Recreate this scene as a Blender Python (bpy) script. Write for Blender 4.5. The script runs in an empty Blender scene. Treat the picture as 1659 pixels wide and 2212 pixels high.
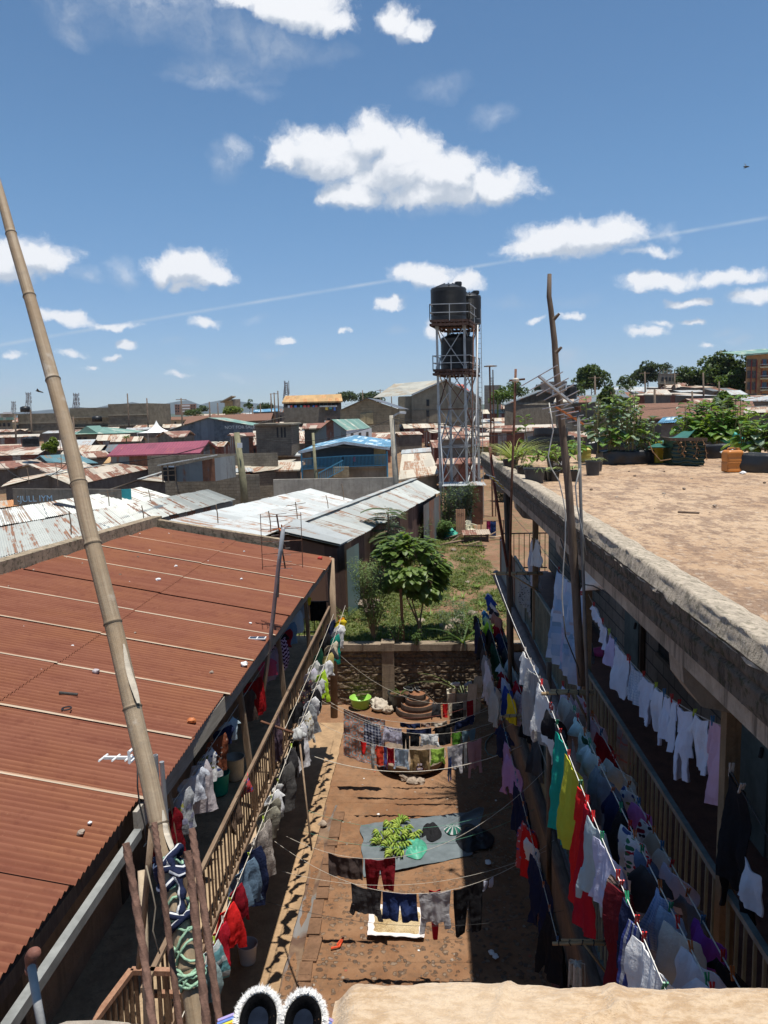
import bpy, bmesh, math, random
from mathutils import Vector as V, Matrix, noise as mn
random.seed(7)
R=math.radians; PI=math.pi; sin=math.sin; cos=math.cos
SC=bpy.context.scene
# ------------------------------------------------------------------ camera (world: +Y runs down the yard, z=0 the yard floor)
F=1661.; CX=829.5; CY=1106.; H=8.6
ROLL=.022; _cr,_sr=cos(ROLL),sin(ROLL)
def unroll(px,py): x=px-CX; y=py-CY; return x*_cr-y*_sr, x*_sr+y*_cr
_vx,_vy=unroll(915,892); PIT=math.atan(-_vy/F); YAW=math.atan(_vx/F*cos(PIT))
_cp,_sp=cos(PIT),sin(PIT); _cy,_sy=cos(YAW),sin(YAW)
FW=V((-_sy*_cp,_cy*_cp,-_sp)); _r0=V((_cy,_sy,0)); _u0=V((-_sy*_sp,_cy*_sp,_cp)); RT=_r0*_cr-_u0*_sr; UP=_u0*_cr+_r0*_sr
cam=bpy.data.cameras.new('camera'); co=bpy.data.objects.new('camera',cam); SC.collection.objects.link(co)
co.matrix_world=Matrix(((RT.x,UP.x,-FW.x,0),(RT.y,UP.y,-FW.y,0),(RT.z,UP.z,-FW.z,H),(0,0,0,1)))
cam.sensor_fit='HORIZONTAL'; cam.sensor_width=36; cam.lens=36*F/1659.; cam.clip_start=.05; cam.clip_end=40000
SC.camera=co; SC.render.resolution_x=768; SC.render.resolution_y=1024
def ray(px,py): return FW+RT*((px-CX)/F)-UP*((py-CY)/F)
def onz(px,py,z):
    d=ray(px,py); t=(z-H)/d.z; return V((d.x*t,d.y*t,z))
def ony(px,py,Y):
    d=ray(px,py); t=Y/d.y; return V((d.x*t,Y,H+d.z*t))
def onx(px,py,X):
    d=ray(px,py); t=X/d.x; return V((X,d.y*t,H+d.z*t))
def atd(px,py,dep): return V((0,0,H))+ray(px,py)*dep
def proj(p):
    q=V(p)-V((0,0,H)); z=q.dot(FW); return CX+F*q.dot(RT)/z, CY-F*q.dot(UP)/z
# ------------------------------------------------------------------ sun and sky
SUND=V((.122,-.10,1)).normalized()
sl=bpy.data.lights.new('sun','SUN'); sl.energy=4.2; sl.angle=R(.53); sl.color=(1,.955,.88)
so=bpy.data.objects.new('sun',sl); SC.collection.objects.link(so); so.rotation_euler=SUND.to_track_quat('Z','Y').to_euler(); so.location=(0,0,60)
W=bpy.data.worlds.new('World'); SC.world=W; W.use_nodes=True
wt=W.node_tree; wn=wt.nodes; wl=wt.links; wn.clear()
SKY_STR=.10
def azel(px,py):
    d=ray(px,py).normalized(); return math.atan2(d.x,d.y),math.asin(d.z)
CLOUDS=[ # centre px,py, half width, half height (photo units), density: full cumulus
(700,320,140,52,.9),(620,330,62,40,.85),(800,300,90,55,1),(870,345,110,70,1.05),(965,382,110,62,1.05),(1065,398,100,45,1),(770,415,90,36,.95),(930,425,150,32,.95),(1010,350,55,34,.75),(880,372,190,62,1.0),(720,350,110,40,.9),
(640,20,130,48,1.1),(540,5,90,30,.9),(720,55,60,26,.8),(860,40,50,36,.85),(895,68,48,20,.75),
(1245,515,140,46,1.1),(1315,502,90,40,1.05),(1165,533,90,26,.9),(1395,545,60,14,.6),
(398,575,92,42,1.1),(450,592,58,28,1.),(350,590,42,30,1.),(405,618,48,14,.7),
(70,555,95,44,1.1),(5,565,75,52,1.05),(915,597,85,28,1.0),(1000,603,60,24,.95),(842,655,38,15,.95),(945,712,28,22,.85),
(1430,603,98,24,1.),(1560,593,110,17,.9),(1495,645,48,12,.8),(1640,635,64,24,.9),(1395,608,50,24,.9),
(140,690,62,17,.9),(250,698,66,10,.8),(430,697,44,14,.8),(265,742,30,12,.9),(155,762,30,9,.7),(238,773,26,10,.8),(195,792,20,8,.7),(35,773,24,9,.7),(388,806,28,8,.7),(616,743,30,9,.8),(735,721,14,7,.7),
(1395,720,38,13,.85),(1420,702,26,8,.6),(1525,748,22,8,.8),(1230,686,24,8,.65),(1170,690,24,8,.6),(1485,693,22,7,.6)]
WISPS=[(330,15,150,60,.8),(430,55,90,55,.7),(590,108,95,38,.9),(520,80,60,50,.6),(475,160,120,34,.75),(165,30,80,60,.5),(165,78,40,30,.65),(255,580,34,30,.8),(185,590,34,16,.6),(500,322,32,28,.95),(480,350,40,38,.6),
(1437,503,28,20,.8),(1060,250,50,22,.45),(1010,446,50,18,.8),(940,455,60,14,.6),(518,813,34,10,.6),(855,714,26,9,.7),(580,770,24,9,.6),(1230,772,34,18,.75),(1565,722,28,10,.6),(1600,735,26,9,.6),(970,820,90,16,.4),(10,845,40,10,.7),(410,775,20,9,.5),(370,735,16,8,.4),(1090,650,60,14,.4),(1240,655,50,12,.35),(720,120,60,20,.4),(950,190,70,24,.35),(560,210,40,16,.3),(1120,800,60,12,.35),(560,690,30,10,.35)]
def cloud_group(CL,nm,fac):
    g=bpy.data.node_groups.new(nm,'ShaderNodeTree')
    g.interface.new_socket('UV',in_out='INPUT',socket_type='NodeSocketVector'); g.interface.new_socket('Field',in_out='OUTPUT',socket_type='NodeSocketFloat')
    N=g.nodes; Lk=g.links; gi=N.new('NodeGroupInput'); go=N.new('NodeGroupOutput'); prev=None
    for (px,py,a,b,s) in CL:
        u,v=azel(px,py); d=math.hypot(px-CX,py-CY); k=1/(F*(1+(d/F)**2)**.5)
        ra=a*k*fac; rb=b*k*fac
        m=N.new('ShaderNodeVectorMath'); m.operation='MULTIPLY_ADD'; m.inputs[1].default_value=(1/ra,1/rb,0); m.inputs[2].default_value=(-u/ra,-v/rb,0); Lk.new(gi.outputs[0],m.inputs[0])
        l=N.new('ShaderNodeVectorMath'); l.operation='LENGTH'; Lk.new(m.outputs[0],l.inputs[0])
        q=N.new('ShaderNodeMath'); q.operation='MULTIPLY_ADD'; q.inputs[1].default_value=-s; q.inputs[2].default_value=s; Lk.new(l.outputs['Value'],q.inputs[0])
        if prev is None: prev=q.outputs[0]
        else:
            x=N.new('ShaderNodeMath'); x.operation='SMOOTH_MAX'; x.inputs[2].default_value=.06; Lk.new(prev,x.inputs[0]); Lk.new(q.outputs[0],x.inputs[1]); prev=x.outputs[0]
    Lk.new(prev,go.inputs[0]); return g
def wN(t,**k):
    n=wn.new(t)
    for a,b in k.items():
        if a.startswith('i_'): n.inputs[int(a[2:])].default_value=b
        else: setattr(n,a,b)
    return n
def wM(op,a,b=None,c=None,clamp=False):
    n=wn.new('ShaderNodeMath'); n.operation=op; n.use_clamp=clamp
    for i,x in enumerate((a,b,c)):
        if x is None: continue
        if isinstance(x,(int,float)): n.inputs[i].default_value=x
        else: wl.new(x,n.inputs[i])
    return n.outputs[0]
def build_world():
    out=wN('ShaderNodeOutputWorld'); bg=wN('ShaderNodeBackground'); bg.inputs[1].default_value=SKY_STR
    sky=wN('ShaderNodeTexSky'); sky.sky_type='NISHITA'; sky.sun_disc=False; sky.sun_elevation=math.asin(SUND.z); sky.sun_rotation=math.atan2(SUND.x,SUND.y)
    sky.altitude=1700; sky.air_density=1.0; sky.dust_density=.6; sky.ozone_density=2.2
    tc=wN('ShaderNodeTexCoord'); sp=wN('ShaderNodeSeparateXYZ'); wl.new(tc.outputs['Generated'],sp.inputs[0])
    u=wM('ARCTAN2',sp.outputs[0],sp.outputs[1]); v=wM('ARCSINE',sp.outputs[2])
    cb=wN('ShaderNodeCombineXYZ'); wl.new(u,cb.inputs[0]); wl.new(v,cb.inputs[1])
    n1=wN('ShaderNodeTexNoise'); n1.inputs['Scale'].default_value=14; n1.inputs['Detail'].default_value=7; n1.inputs['Roughness'].default_value=.62; wl.new(cb.outputs[0],n1.inputs['Vector'])
    wv=wN('ShaderNodeVectorMath',operation='MULTIPLY_ADD'); wl.new(n1.outputs['Color'],wv.inputs[0]); wv.inputs[1].default_value=(.075,.045,0); wl.new(cb.outputs[0],wv.inputs[2])
    w2=wN('ShaderNodeVectorMath',operation='ADD'); wl.new(wv.outputs[0],w2.inputs[0]); w2.inputs[1].default_value=(-.0375,-.0225,0)
    g=cloud_group(CLOUDS,'cloud_field',1.16); gw=cloud_group(WISPS,'wisp_field',1.3)
    G1=wN('ShaderNodeGroup'); G1.node_tree=g; wl.new(w2.outputs[0],G1.inputs[0])
    w3=wN('ShaderNodeVectorMath',operation='ADD'); wl.new(w2.outputs[0],w3.inputs[0]); w3.inputs[1].default_value=(.006,.022,0)
    G2=wN('ShaderNodeGroup'); G2.node_tree=g; wl.new(w3.outputs[0],G2.inputs[0])
    n2=wN('ShaderNodeTexNoise'); n2.inputs['Scale'].default_value=48; n2.inputs['Detail'].default_value=8; n2.inputs['Roughness'].default_value=.66; wl.new(w2.outputs[0],n2.inputs['Vector'])
    n3=wN('ShaderNodeTexNoise'); n3.inputs['Scale'].default_value=22; n3.inputs['Detail'].default_value=5; wl.new(w2.outputs[0],n3.inputs['Vector'])
    f=wM('MULTIPLY_ADD',n2.outputs[0],.95,G1.outputs[0]); f=wM('ADD',f,-.55); f=wM('MULTIPLY_ADD',n3.outputs[0],.4,f); f=wM('ADD',f,-.20)
    mr=wN('ShaderNodeMapRange',interpolation_type='SMOOTHSTEP'); wl.new(f,mr.inputs[0]); mr.inputs[1].default_value=-.06; mr.inputs[2].default_value=.50
    GW=wN('ShaderNodeGroup'); GW.node_tree=gw; wl.new(w2.outputs[0],GW.inputs[0]); wf=wM('MULTIPLY',GW.outputs[0],wM('MULTIPLY_ADD',n2.outputs[0],2.2,-.55)); wf=wM('MULTIPLY',wM('MAXIMUM',wf,0.),.85,clamp=True); dens=wM('MAXIMUM',mr.outputs[0],wM('MINIMUM',wf,.42))
    # gradient of the field upwards: cloud tops are lit, bases sit in their own shade
    dsh=wM('SUBTRACT',G1.outputs[0],G2.outputs[0]); dsh=wM('MULTIPLY_ADD',n2.outputs[0],.75,dsh); dsh=wM('ADD',dsh,-.37); 
    sh=wN('ShaderNodeMapRange',interpolation_type='SMOOTHSTEP'); wl.new(dsh,sh.inputs[0]); sh.inputs[1].default_value=-.30; sh.inputs[2].default_value=.26
    cm=wN('ShaderNodeMix',data_type='RGBA'); wl.new(sh.outputs[0],cm.inputs['Factor']); k=1/SKY_STR
    cm.inputs['A'].default_value=(.38*k,.425*k,.49*k,1); cm.inputs['B'].default_value=(.67*k,.68*k,.70*k,1)
    # contrail: thin band rising to the right
    a0=azel(60,735); a1=azel(860,603); a2=azel(1659,470)
    ct=wN('ShaderNodeMapRange'); wl.new(u,ct.inputs[0]); ct.inputs[1].default_value=a0[0]; ct.inputs[2].default_value=a2[0]; ct.inputs[3].default_value=a0[1]; ct.inputs[4].default_value=a2[1]; ct.clamp=False
    bow=a1[1]-(a0[1]+(a2[1]-a0[1])*(a1[0]-a0[0])/(a2[0]-a0[0]))
    un=wM('DIVIDE',wM('SUBTRACT',u,(a0[0]+a2[0])/2),(a2[0]-a0[0])/2)
    cv=wM('ADD',ct.outputs[0],wM('MULTIPLY',wM('SUBTRACT',1.0,wM('MULTIPLY',un,un)),bow))
    dd=wM('ABSOLUTE',wM('SUBTRACT',v,cv)); band=wM('MULTIPLY_ADD',dd,-1/.003,1.0,clamp=True)
    band=wM('MULTIPLY',band,wM('MULTIPLY_ADD',n3.outputs[0],1.6,-.3,clamp=True)); band=wM('MULTIPLY',band,.75)
    band=wM('MULTIPLY',band,wM('LESS_THAN',wM('ABSOLUTE',un),1.3))
    hz=wN('ShaderNodeMapRange',interpolation_type='SMOOTHSTEP'); wl.new(v,hz.inputs[0]); hz.inputs[1].default_value=-.02; hz.inputs[2].default_value=.32; hz.inputs[3].default_value=1.0; hz.inputs[4].default_value=.0
    tint=wN('ShaderNodeMix',data_type='RGBA',blend_type='MULTIPLY'); wl.new(sky.outputs[0],tint.inputs['A']); tint.inputs['Factor'].default_value=1; tm=wN('ShaderNodeMix',data_type='RGBA'); wl.new(hz.outputs[0],tm.inputs['Factor']); tm.inputs['A'].default_value=(.62,.83,.89,1); tm.inputs['B'].default_value=(.55,.63,.75,1); wl.new(tm.outputs['Result'],tint.inputs['B'])
    m1=wN('ShaderNodeMix',data_type='RGBA'); wl.new(band,m1.inputs['Factor']); wl.new(tint.outputs['Result'],m1.inputs['A']); m1.inputs['B'].default_value=(.40*k,.47*k,.55*k,1)
    m2=wN('ShaderNodeMix',data_type='RGBA'); wl.new(wM('MULTIPLY',dens,.97),m2.inputs['Factor']); wl.new(m1.outputs['Result'],m2.inputs['A']); wl.new(cm.outputs['Result'],m2.inputs['B'])
    wl.new(m2.outputs['Result'],bg.inputs[0]); wl.new(bg.outputs[0],out.inputs[0])
    W.cycles.sampling_method='MANUAL'; W.cycles.sample_map_resolution=512
build_world()
SC.view_settings.view_transform='Standard'; SC.view_settings.look='None'; SC.view_settings.gamma=1; SC.view_settings.use_curve_mapping=False; SC.view_settings.exposure=.53
try: SC.render.engine='CYCLES'
except Exception: pass
SC.cycles.max_bounces=6; SC.cycles.transparent_max_bounces=12; SC.cycles.volume_bounces=0

# ------------------------------------------------------------------ materials
def mk(name):
    m=bpy.data.materials.new(name); m.use_nodes=True; t=m.node_tree; t.nodes.clear(); return m,t
class NT:
    def __init__(s,name):
        s.m,s.t=mk(name); s.o=s.n('ShaderNodeOutputMaterial'); s.p=s.n('ShaderNodeBsdfPrincipled'); s.l(s.p.outputs[0],s.o.inputs[0])
    def n(s,ty,**k):
        n=s.t.nodes.new(ty)
        for a,b in k.items(): setattr(n,a,b)
        return n
    def l(s,a,b): s.t.links.new(a,b)
    def set(s,n,key,val):
        if isinstance(val,(int,float,tuple)): n.inputs[key].default_value=val
        else: s.l(val,n.inputs[key])
    def coord(s,kind='Object',scale=(1,1,1)):
        tc=s.n('ShaderNodeTexCoord'); mp=s.n('ShaderNodeMapping'); s.l(tc.outputs[kind],mp.inputs[0]); mp.inputs['Scale'].default_value=scale; return mp.outputs[0]
    def noise(s,vec,scale,detail=4,rough=.55,color=False):
        n=s.n('ShaderNodeTexNoise'); s.l(vec,n.inputs['Vector']); n.inputs['Scale'].default_value=scale; n.inputs['Detail'].default_value=detail; n.inputs['Roughness'].default_value=rough
        return n.outputs[1] if color else n.outputs[0]
    def ramp(s,fac,a,b,lo=0.,hi=1.):
        r=s.n('ShaderNodeMapRange',interpolation_type='SMOOTHSTEP'); s.l(fac,r.inputs[0]); r.inputs[1].default_value=a; r.inputs[2].default_value=b; r.inputs[3].default_value=lo; r.inputs[4].default_value=hi; return r.outputs[0]
    def math(s,op,a,b=0,c=0):
        n=s.n('ShaderNodeMath',operation=op)
        for i,x in enumerate((a,b,c)): s.set(n,i,x)
        return n.outputs[0]
    def mix(s,f,a,b,bt='MIX'):
        n=s.n('ShaderNodeMix',data_type='RGBA',blend_type=bt)
        for k,x in (('Factor',f),('A',a),('B',b)):
            if isinstance(x,tuple): x=tuple(x)+(1,) if len(x)==3 else x
            if isinstance(x,(int,float,tuple)):
                n.inputs[k].default_value=x
            else: s.l(x,n.inputs[k])
        return n.outputs['Result']
    def bump(s,h,strength=.4,dist=.02):
        b=s.n('ShaderNodeBump'); b.inputs['Strength'].default_value=strength; b.inputs['Distance'].default_value=dist; s.l(h,b.inputs['Height']); s.l(b.outputs[0],s.p.inputs['Normal'])
    def fin(s,color,rough=.8,metal=0.,spec=.3):
        if isinstance(color,tuple): color=tuple(color)+(1,) if len(color)==3 else color
        s.set(s.p,'Base Color',color); s.set(s.p,'Roughness',rough); s.set(s.p,'Metallic',metal); s.p.inputs['Specular IOR Level'].default_value=spec; return s.m
MC={}
def cached(fn):
    def w(*a,**k):
        key=(fn.__name__,a,tuple(sorted(k.items())))
        if key not in MC: MC[key]=fn(*a,**k)
        return MC[key]
    return w
def sc(c,f): return tuple(min(1,x*f) for x in c)
@cached
def plain(name,c,rough=.7,var=.25,scale=4.,metal=0.,spec=.3,bump=.15):
    s=NT(name); v=s.coord(); f=s.noise(v,scale,6,.65); f2=s.noise(v,scale*7,3)
    a=s.mix(s.ramp(f,.3,.7),sc(c,1-var),sc(c,1+var)); a=s.mix(s.math('MULTIPLY',f2,.25),a,sc(c,1-var*1.6)); s.bump(f2,bump,.01); return s.fin(a,rough,metal,spec)
@cached
def wood(name,c,c2,rough=.85,sc_=(9,9,1.2)):
    s=NT(name); v=s.coord(scale=sc_); f=s.noise(v,3,6,.7); g=s.noise(v,14,3); w=s.coord(); q=s.noise(w,1.3,3)
    a=s.mix(s.ramp(f,.3,.72),c,c2); a=s.mix(s.ramp(q,.45,.7,0,.55),a,sc(c,.55)); s.bump(g,.5,.01); return s.fin(a,rough)
@cached
def concrete(name,c,dark=.4,moss=0.,scale=1.,rough=.92,streak=.5):
    s=NT(name); v=s.coord(); f=s.noise(v,1.6*scale,8,.7); g=s.noise(v,18*scale,5,.7); st=s.noise(s.coord(scale=(3.5,3.5,.35)),2.2*scale,5,.6)
    a=s.mix(s.ramp(f,.32,.7),sc(c,.72),sc(c,1.12)); a=s.mix(s.ramp(st,.5,.68,0,streak),a,sc(c,dark)); a=s.mix(s.ramp(g,.55,.75,0,.5),a,sc(c,.6))
    if moss: a=s.mix(s.ramp(s.noise(v,5*scale,6,.7),.5,.62,0,moss),a,(.035,.04,.015))
    s.bump(s.math('ADD',g,f),.55,.025); return s.fin(a,rough)
@cached
def blocks(name,c,c2,mortar,bw=.4,bh=.2,rough=.95,axis='x',stain=.5,bump=.7,msize=.012):
    s=NT(name); tc=s.n('ShaderNodeTexCoord'); sp=s.n('ShaderNodeSeparateXYZ'); s.l(tc.outputs['Object'],sp.inputs[0]); cb=s.n('ShaderNodeCombineXYZ')
    s.l(sp.outputs[0 if axis=='x' else 1],cb.inputs[0]); s.l(sp.outputs[2],cb.inputs[1])
    if axis=='xy': s.l(s.math('ADD',sp.outputs[0],sp.outputs[1]),cb.inputs[0])
    b=s.n('ShaderNodeTexBrick'); s.l(cb.outputs[0],b.inputs['Vector']); b.inputs['Scale'].default_value=1; b.inputs['Mortar Size'].default_value=msize; b.inputs['Mortar Smooth'].default_value=.3
    b.inputs['Brick Width'].default_value=bw; b.inputs['Row Height'].default_value=bh; b.inputs['Color1'].default_value=(*c,1); b.inputs['Color2'].default_value=(*c2,1); b.inputs['Mortar'].default_value=(*mortar,1); b.inputs['Bias'].default_value=.1
    v=s.coord(); f=s.noise(v,1.1,7,.65); g=s.noise(v,9,6,.75)
    a=s.mix(s.ramp(f,.42,.68,0,stain),b.outputs[0],sc(c,.38)); a=s.mix(s.ramp(g,.5,.7,0,.45),a,sc(c,.55))
    h=s.math('MULTIPLY_ADD',b.outputs['Fac'],-1.2,g); s.bump(h,bump,.03); return s.fin(a,rough)
@cached
def tin(name,base,rust,amt=.5,sheet=.76,row=2.3,streak=3.5,rough=.5,metal=.15,var=.2,ribs=0.,sw=.42,edge=.12):
    s=NT(name); uv=s.n('ShaderNodeUVMap'); sp=s.n('ShaderNodeSeparateXYZ'); s.l(uv.outputs[0],sp.inputs[0])
    r=s.math('FLOOR',s.math('DIVIDE',sp.outputs[1],row)); off=s.math('MULTIPLY',r,.37)
    c=s.math('FLOOR',s.math('DIVIDE',s.math('ADD',sp.outputs[0],off),sheet)); idn=s.math('MULTIPLY_ADD',r,57.3,c)
    wn_=s.n('ShaderNodeTexWhiteNoise',noise_dimensions='1D'); s.l(idn,wn_.inputs['W']); r1=wn_.outputs['Value']; sp2=s.n('ShaderNodeSeparateColor'); s.l(wn_.outputs['Color'],sp2.inputs[0]); r2=sp2.outputs[1]
    mp=s.n('ShaderNodeMapping'); s.l(uv.outputs[0],mp.inputs[0]); mp.inputs['Scale'].default_value=(streak,.45,1); n1=s.noise(mp.outputs[0],1,6,.6)
    mp2=s.n('ShaderNodeMapping'); s.l(uv.outputs[0],mp2.inputs[0]); mp2.inputs['Scale'].default_value=(1.1,1.1,1); n2=s.noise(mp2.outputs[0],1.7,7,.7)
    k=s.math('ADD',s.math('MULTIPLY',n1,.55),s.math('ADD',s.math('MULTIPLY',n2,.35),s.math('MULTIPLY',r1,sw)))
    msk=s.ramp(k,.44+sw-amt*.42,.44+edge+sw-amt*.42)
    b=s.mix(r2,sc(base,1-var),sc(base,1+var*.6)); b=s.mix(s.ramp(n2,.4,.7,0,.35),b,sc(base,.62))
    ru=s.mix(s.ramp(n2,.3,.7),sc(rust,.6),sc(rust,1.35)); a=s.mix(msk,b,ru)
    if ribs:
        w=s.math('SINE',s.math('MULTIPLY',sp.outputs[0],2*PI/ribs)); s.bump(w,.7,.02)
    s.set(s.p,'Base Color',a); s.set(s.p,'Roughness',s.ramp(msk,0,1,rough,.9)); s.set(s.p,'Metallic',s.ramp(msk,0,1,metal,0)); return s.m
@cached
def cloth(c,pat=None,c2=(.8,.8,.8),c3=(.1,.1,.1),sz=.08,trans=.24):
    s=NT('cloth'); uv=s.n('ShaderNodeUVMap'); v=s.coord(); f=s.noise(v,7,4,.6); col=tuple(min(.88,x*1.22) for x in c)+(1,)
    sp=s.n('ShaderNodeSeparateXYZ'); s.l(uv.outputs[0],sp.inputs[0]); U,Vv=sp.outputs[0],sp.outputs[1]
    def band(x,per,w,ph=0.): return s.math('LESS_THAN',s.math('FRACT',s.math('ADD',s.math('DIVIDE',x,per),ph)),w)
    a=s.mix(0,col,col)
    if pat=='check':
        a=s.mix(s.math('MULTIPLY',band(U,sz,.42),.6),a,c2); a=s.mix(s.math('MULTIPLY',band(Vv,sz,.42),.6),a,c2)
        a=s.mix(s.math('MULTIPLY',band(U,sz,.1,.3),.8),a,c3); a=s.mix(s.math('MULTIPLY',band(Vv,sz,.1,.3),.8),a,c3)
    elif pat=='stripeh': a=s.mix(band(Vv,sz,.35),a,c2)
    elif pat=='stripev': a=s.mix(band(U,sz,.4),a,c2); a=s.mix(band(U,sz*1.7,.12,.2),a,c3)
    elif pat=='floral':
        vo=s.n('ShaderNodeTexVoronoi'); s.l(uv.outputs[0],vo.inputs['Vector']); vo.inputs['Scale'].default_value=1/sz
        a=s.mix(s.math('LESS_THAN',vo.outputs['Distance'],.36),a,s.mix(s.ramp(vo.outputs['Color'],.45,.55),c2,c3))
    elif pat=='rag': a=s.mix(band(U,1.,.09),a,c2)
    elif pat=='dots':
        vo=s.n('ShaderNodeTexVoronoi'); s.l(uv.outputs[0],vo.inputs['Vector']); vo.inputs['Scale'].default_value=1/sz; vo.inputs['Randomness'].default_value=.35
        a=s.mix(s.math('LESS_THAN',vo.outputs['Distance'],.22),a,c2)
    elif pat=='rings':
        vo=s.n('ShaderNodeTexVoronoi'); s.l(uv.outputs[0],vo.inputs['Vector']); vo.inputs['Scale'].default_value=1/sz; vo.inputs['Randomness'].default_value=.15
        d=vo.outputs['Distance']; a=s.mix(s.math('MULTIPLY',s.math('GREATER_THAN',d,.30),s.math('LESS_THAN',d,.43)),a,c2); a=s.mix(s.math('GREATER_THAN',d,.58),a,c3)
    elif pat=='zigzag':
        z=s.math('PINGPONG',U,.06); a=s.mix(band(s.math('ADD',Vv,z),sz,.5),a,c2)
    elif pat=='plaidblanket':
        br=s.n('ShaderNodeTexBrick'); s.l(uv.outputs[0],br.inputs['Vector']); br.inputs['Scale'].default_value=1; br.inputs['Brick Width'].default_value=.3; br.inputs['Row Height'].default_value=.17; br.inputs['Mortar Size'].default_value=0
        br.inputs['Color1'].default_value=(.62,.70,.82,1); br.inputs['Color2'].default_value=(.28,.45,.66,1); a=br.outputs[0]
        a=s.mix(s.math('MULTIPLY',band(Vv,.85,.08,.2),.7),a,(.22,.36,.5)); a=s.mix(s.math('MULTIPLY',band(Vv,.85,.05,.4),.6),a,(.45,.36,.38)); a=s.mix(s.math('MULTIPLY',band(U,.43,.1,.1),.5),a,(.55,.45,.68))
        a=s.mix(s.math('MULTIPLY',band(U,.6,.05,.5),band(Vv,.5,.16,.3)),a,(.01,.03,.25))
    a=s.mix(s.ramp(f,.35,.75,0,.08),a,(0.0,0.0,0.0),'MIX')
    wr=s.noise(v,26,4,.6); fo=s.noise(s.coord(scale=(1,1,.3)),13,3,.5); s.bump(s.math('ADD',s.math('MULTIPLY',f,1.0),s.math('ADD',s.math('MULTIPLY',fo,1.6),s.math('MULTIPLY',wr,.5))),.6,.025)
    s.set(s.p,'Base Color',a); s.p.inputs['Roughness'].default_value=.9; s.p.inputs['Specular IOR Level'].default_value=.15
    tr=s.n('ShaderNodeBsdfTranslucent'); s.l(a,tr.inputs[0]); mx=s.n('ShaderNodeMixShader'); mx.inputs[0].default_value=trans; s.l(s.p.outputs[0],mx.inputs[1]); s.l(tr.outputs[0],mx.inputs[2]); s.l(mx.outputs[0],s.o.inputs[0]); return s.m
@cached
def leafm(c1,c2,trans=.35,rough=.5):
    s=NT('leaves'); g=s.n('ShaderNodeNewGeometry'); r=g.outputs['Random Per Island']; a=s.mix(r,c1,c2); v=s.coord(); a=s.mix(s.ramp(s.noise(v,1.2,3),.35,.7,0,.45),a,sc(c1,.6))
    s.set(s.p,'Base Color',a); s.p.inputs['Roughness'].default_value=rough; s.p.inputs['Specular IOR Level'].default_value=.4
    tr=s.n('ShaderNodeBsdfTranslucent'); s.l(s.mix(.5,a,(.30,.42,.03)),tr.inputs[0]); mx=s.n('ShaderNodeMixShader'); mx.inputs[0].default_value=trans; s.l(s.p.outputs[0],mx.inputs[1]); s.l(tr.outputs[0],mx.inputs[2]); s.l(mx.outputs[0],s.o.inputs[0]); return s.m

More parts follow.
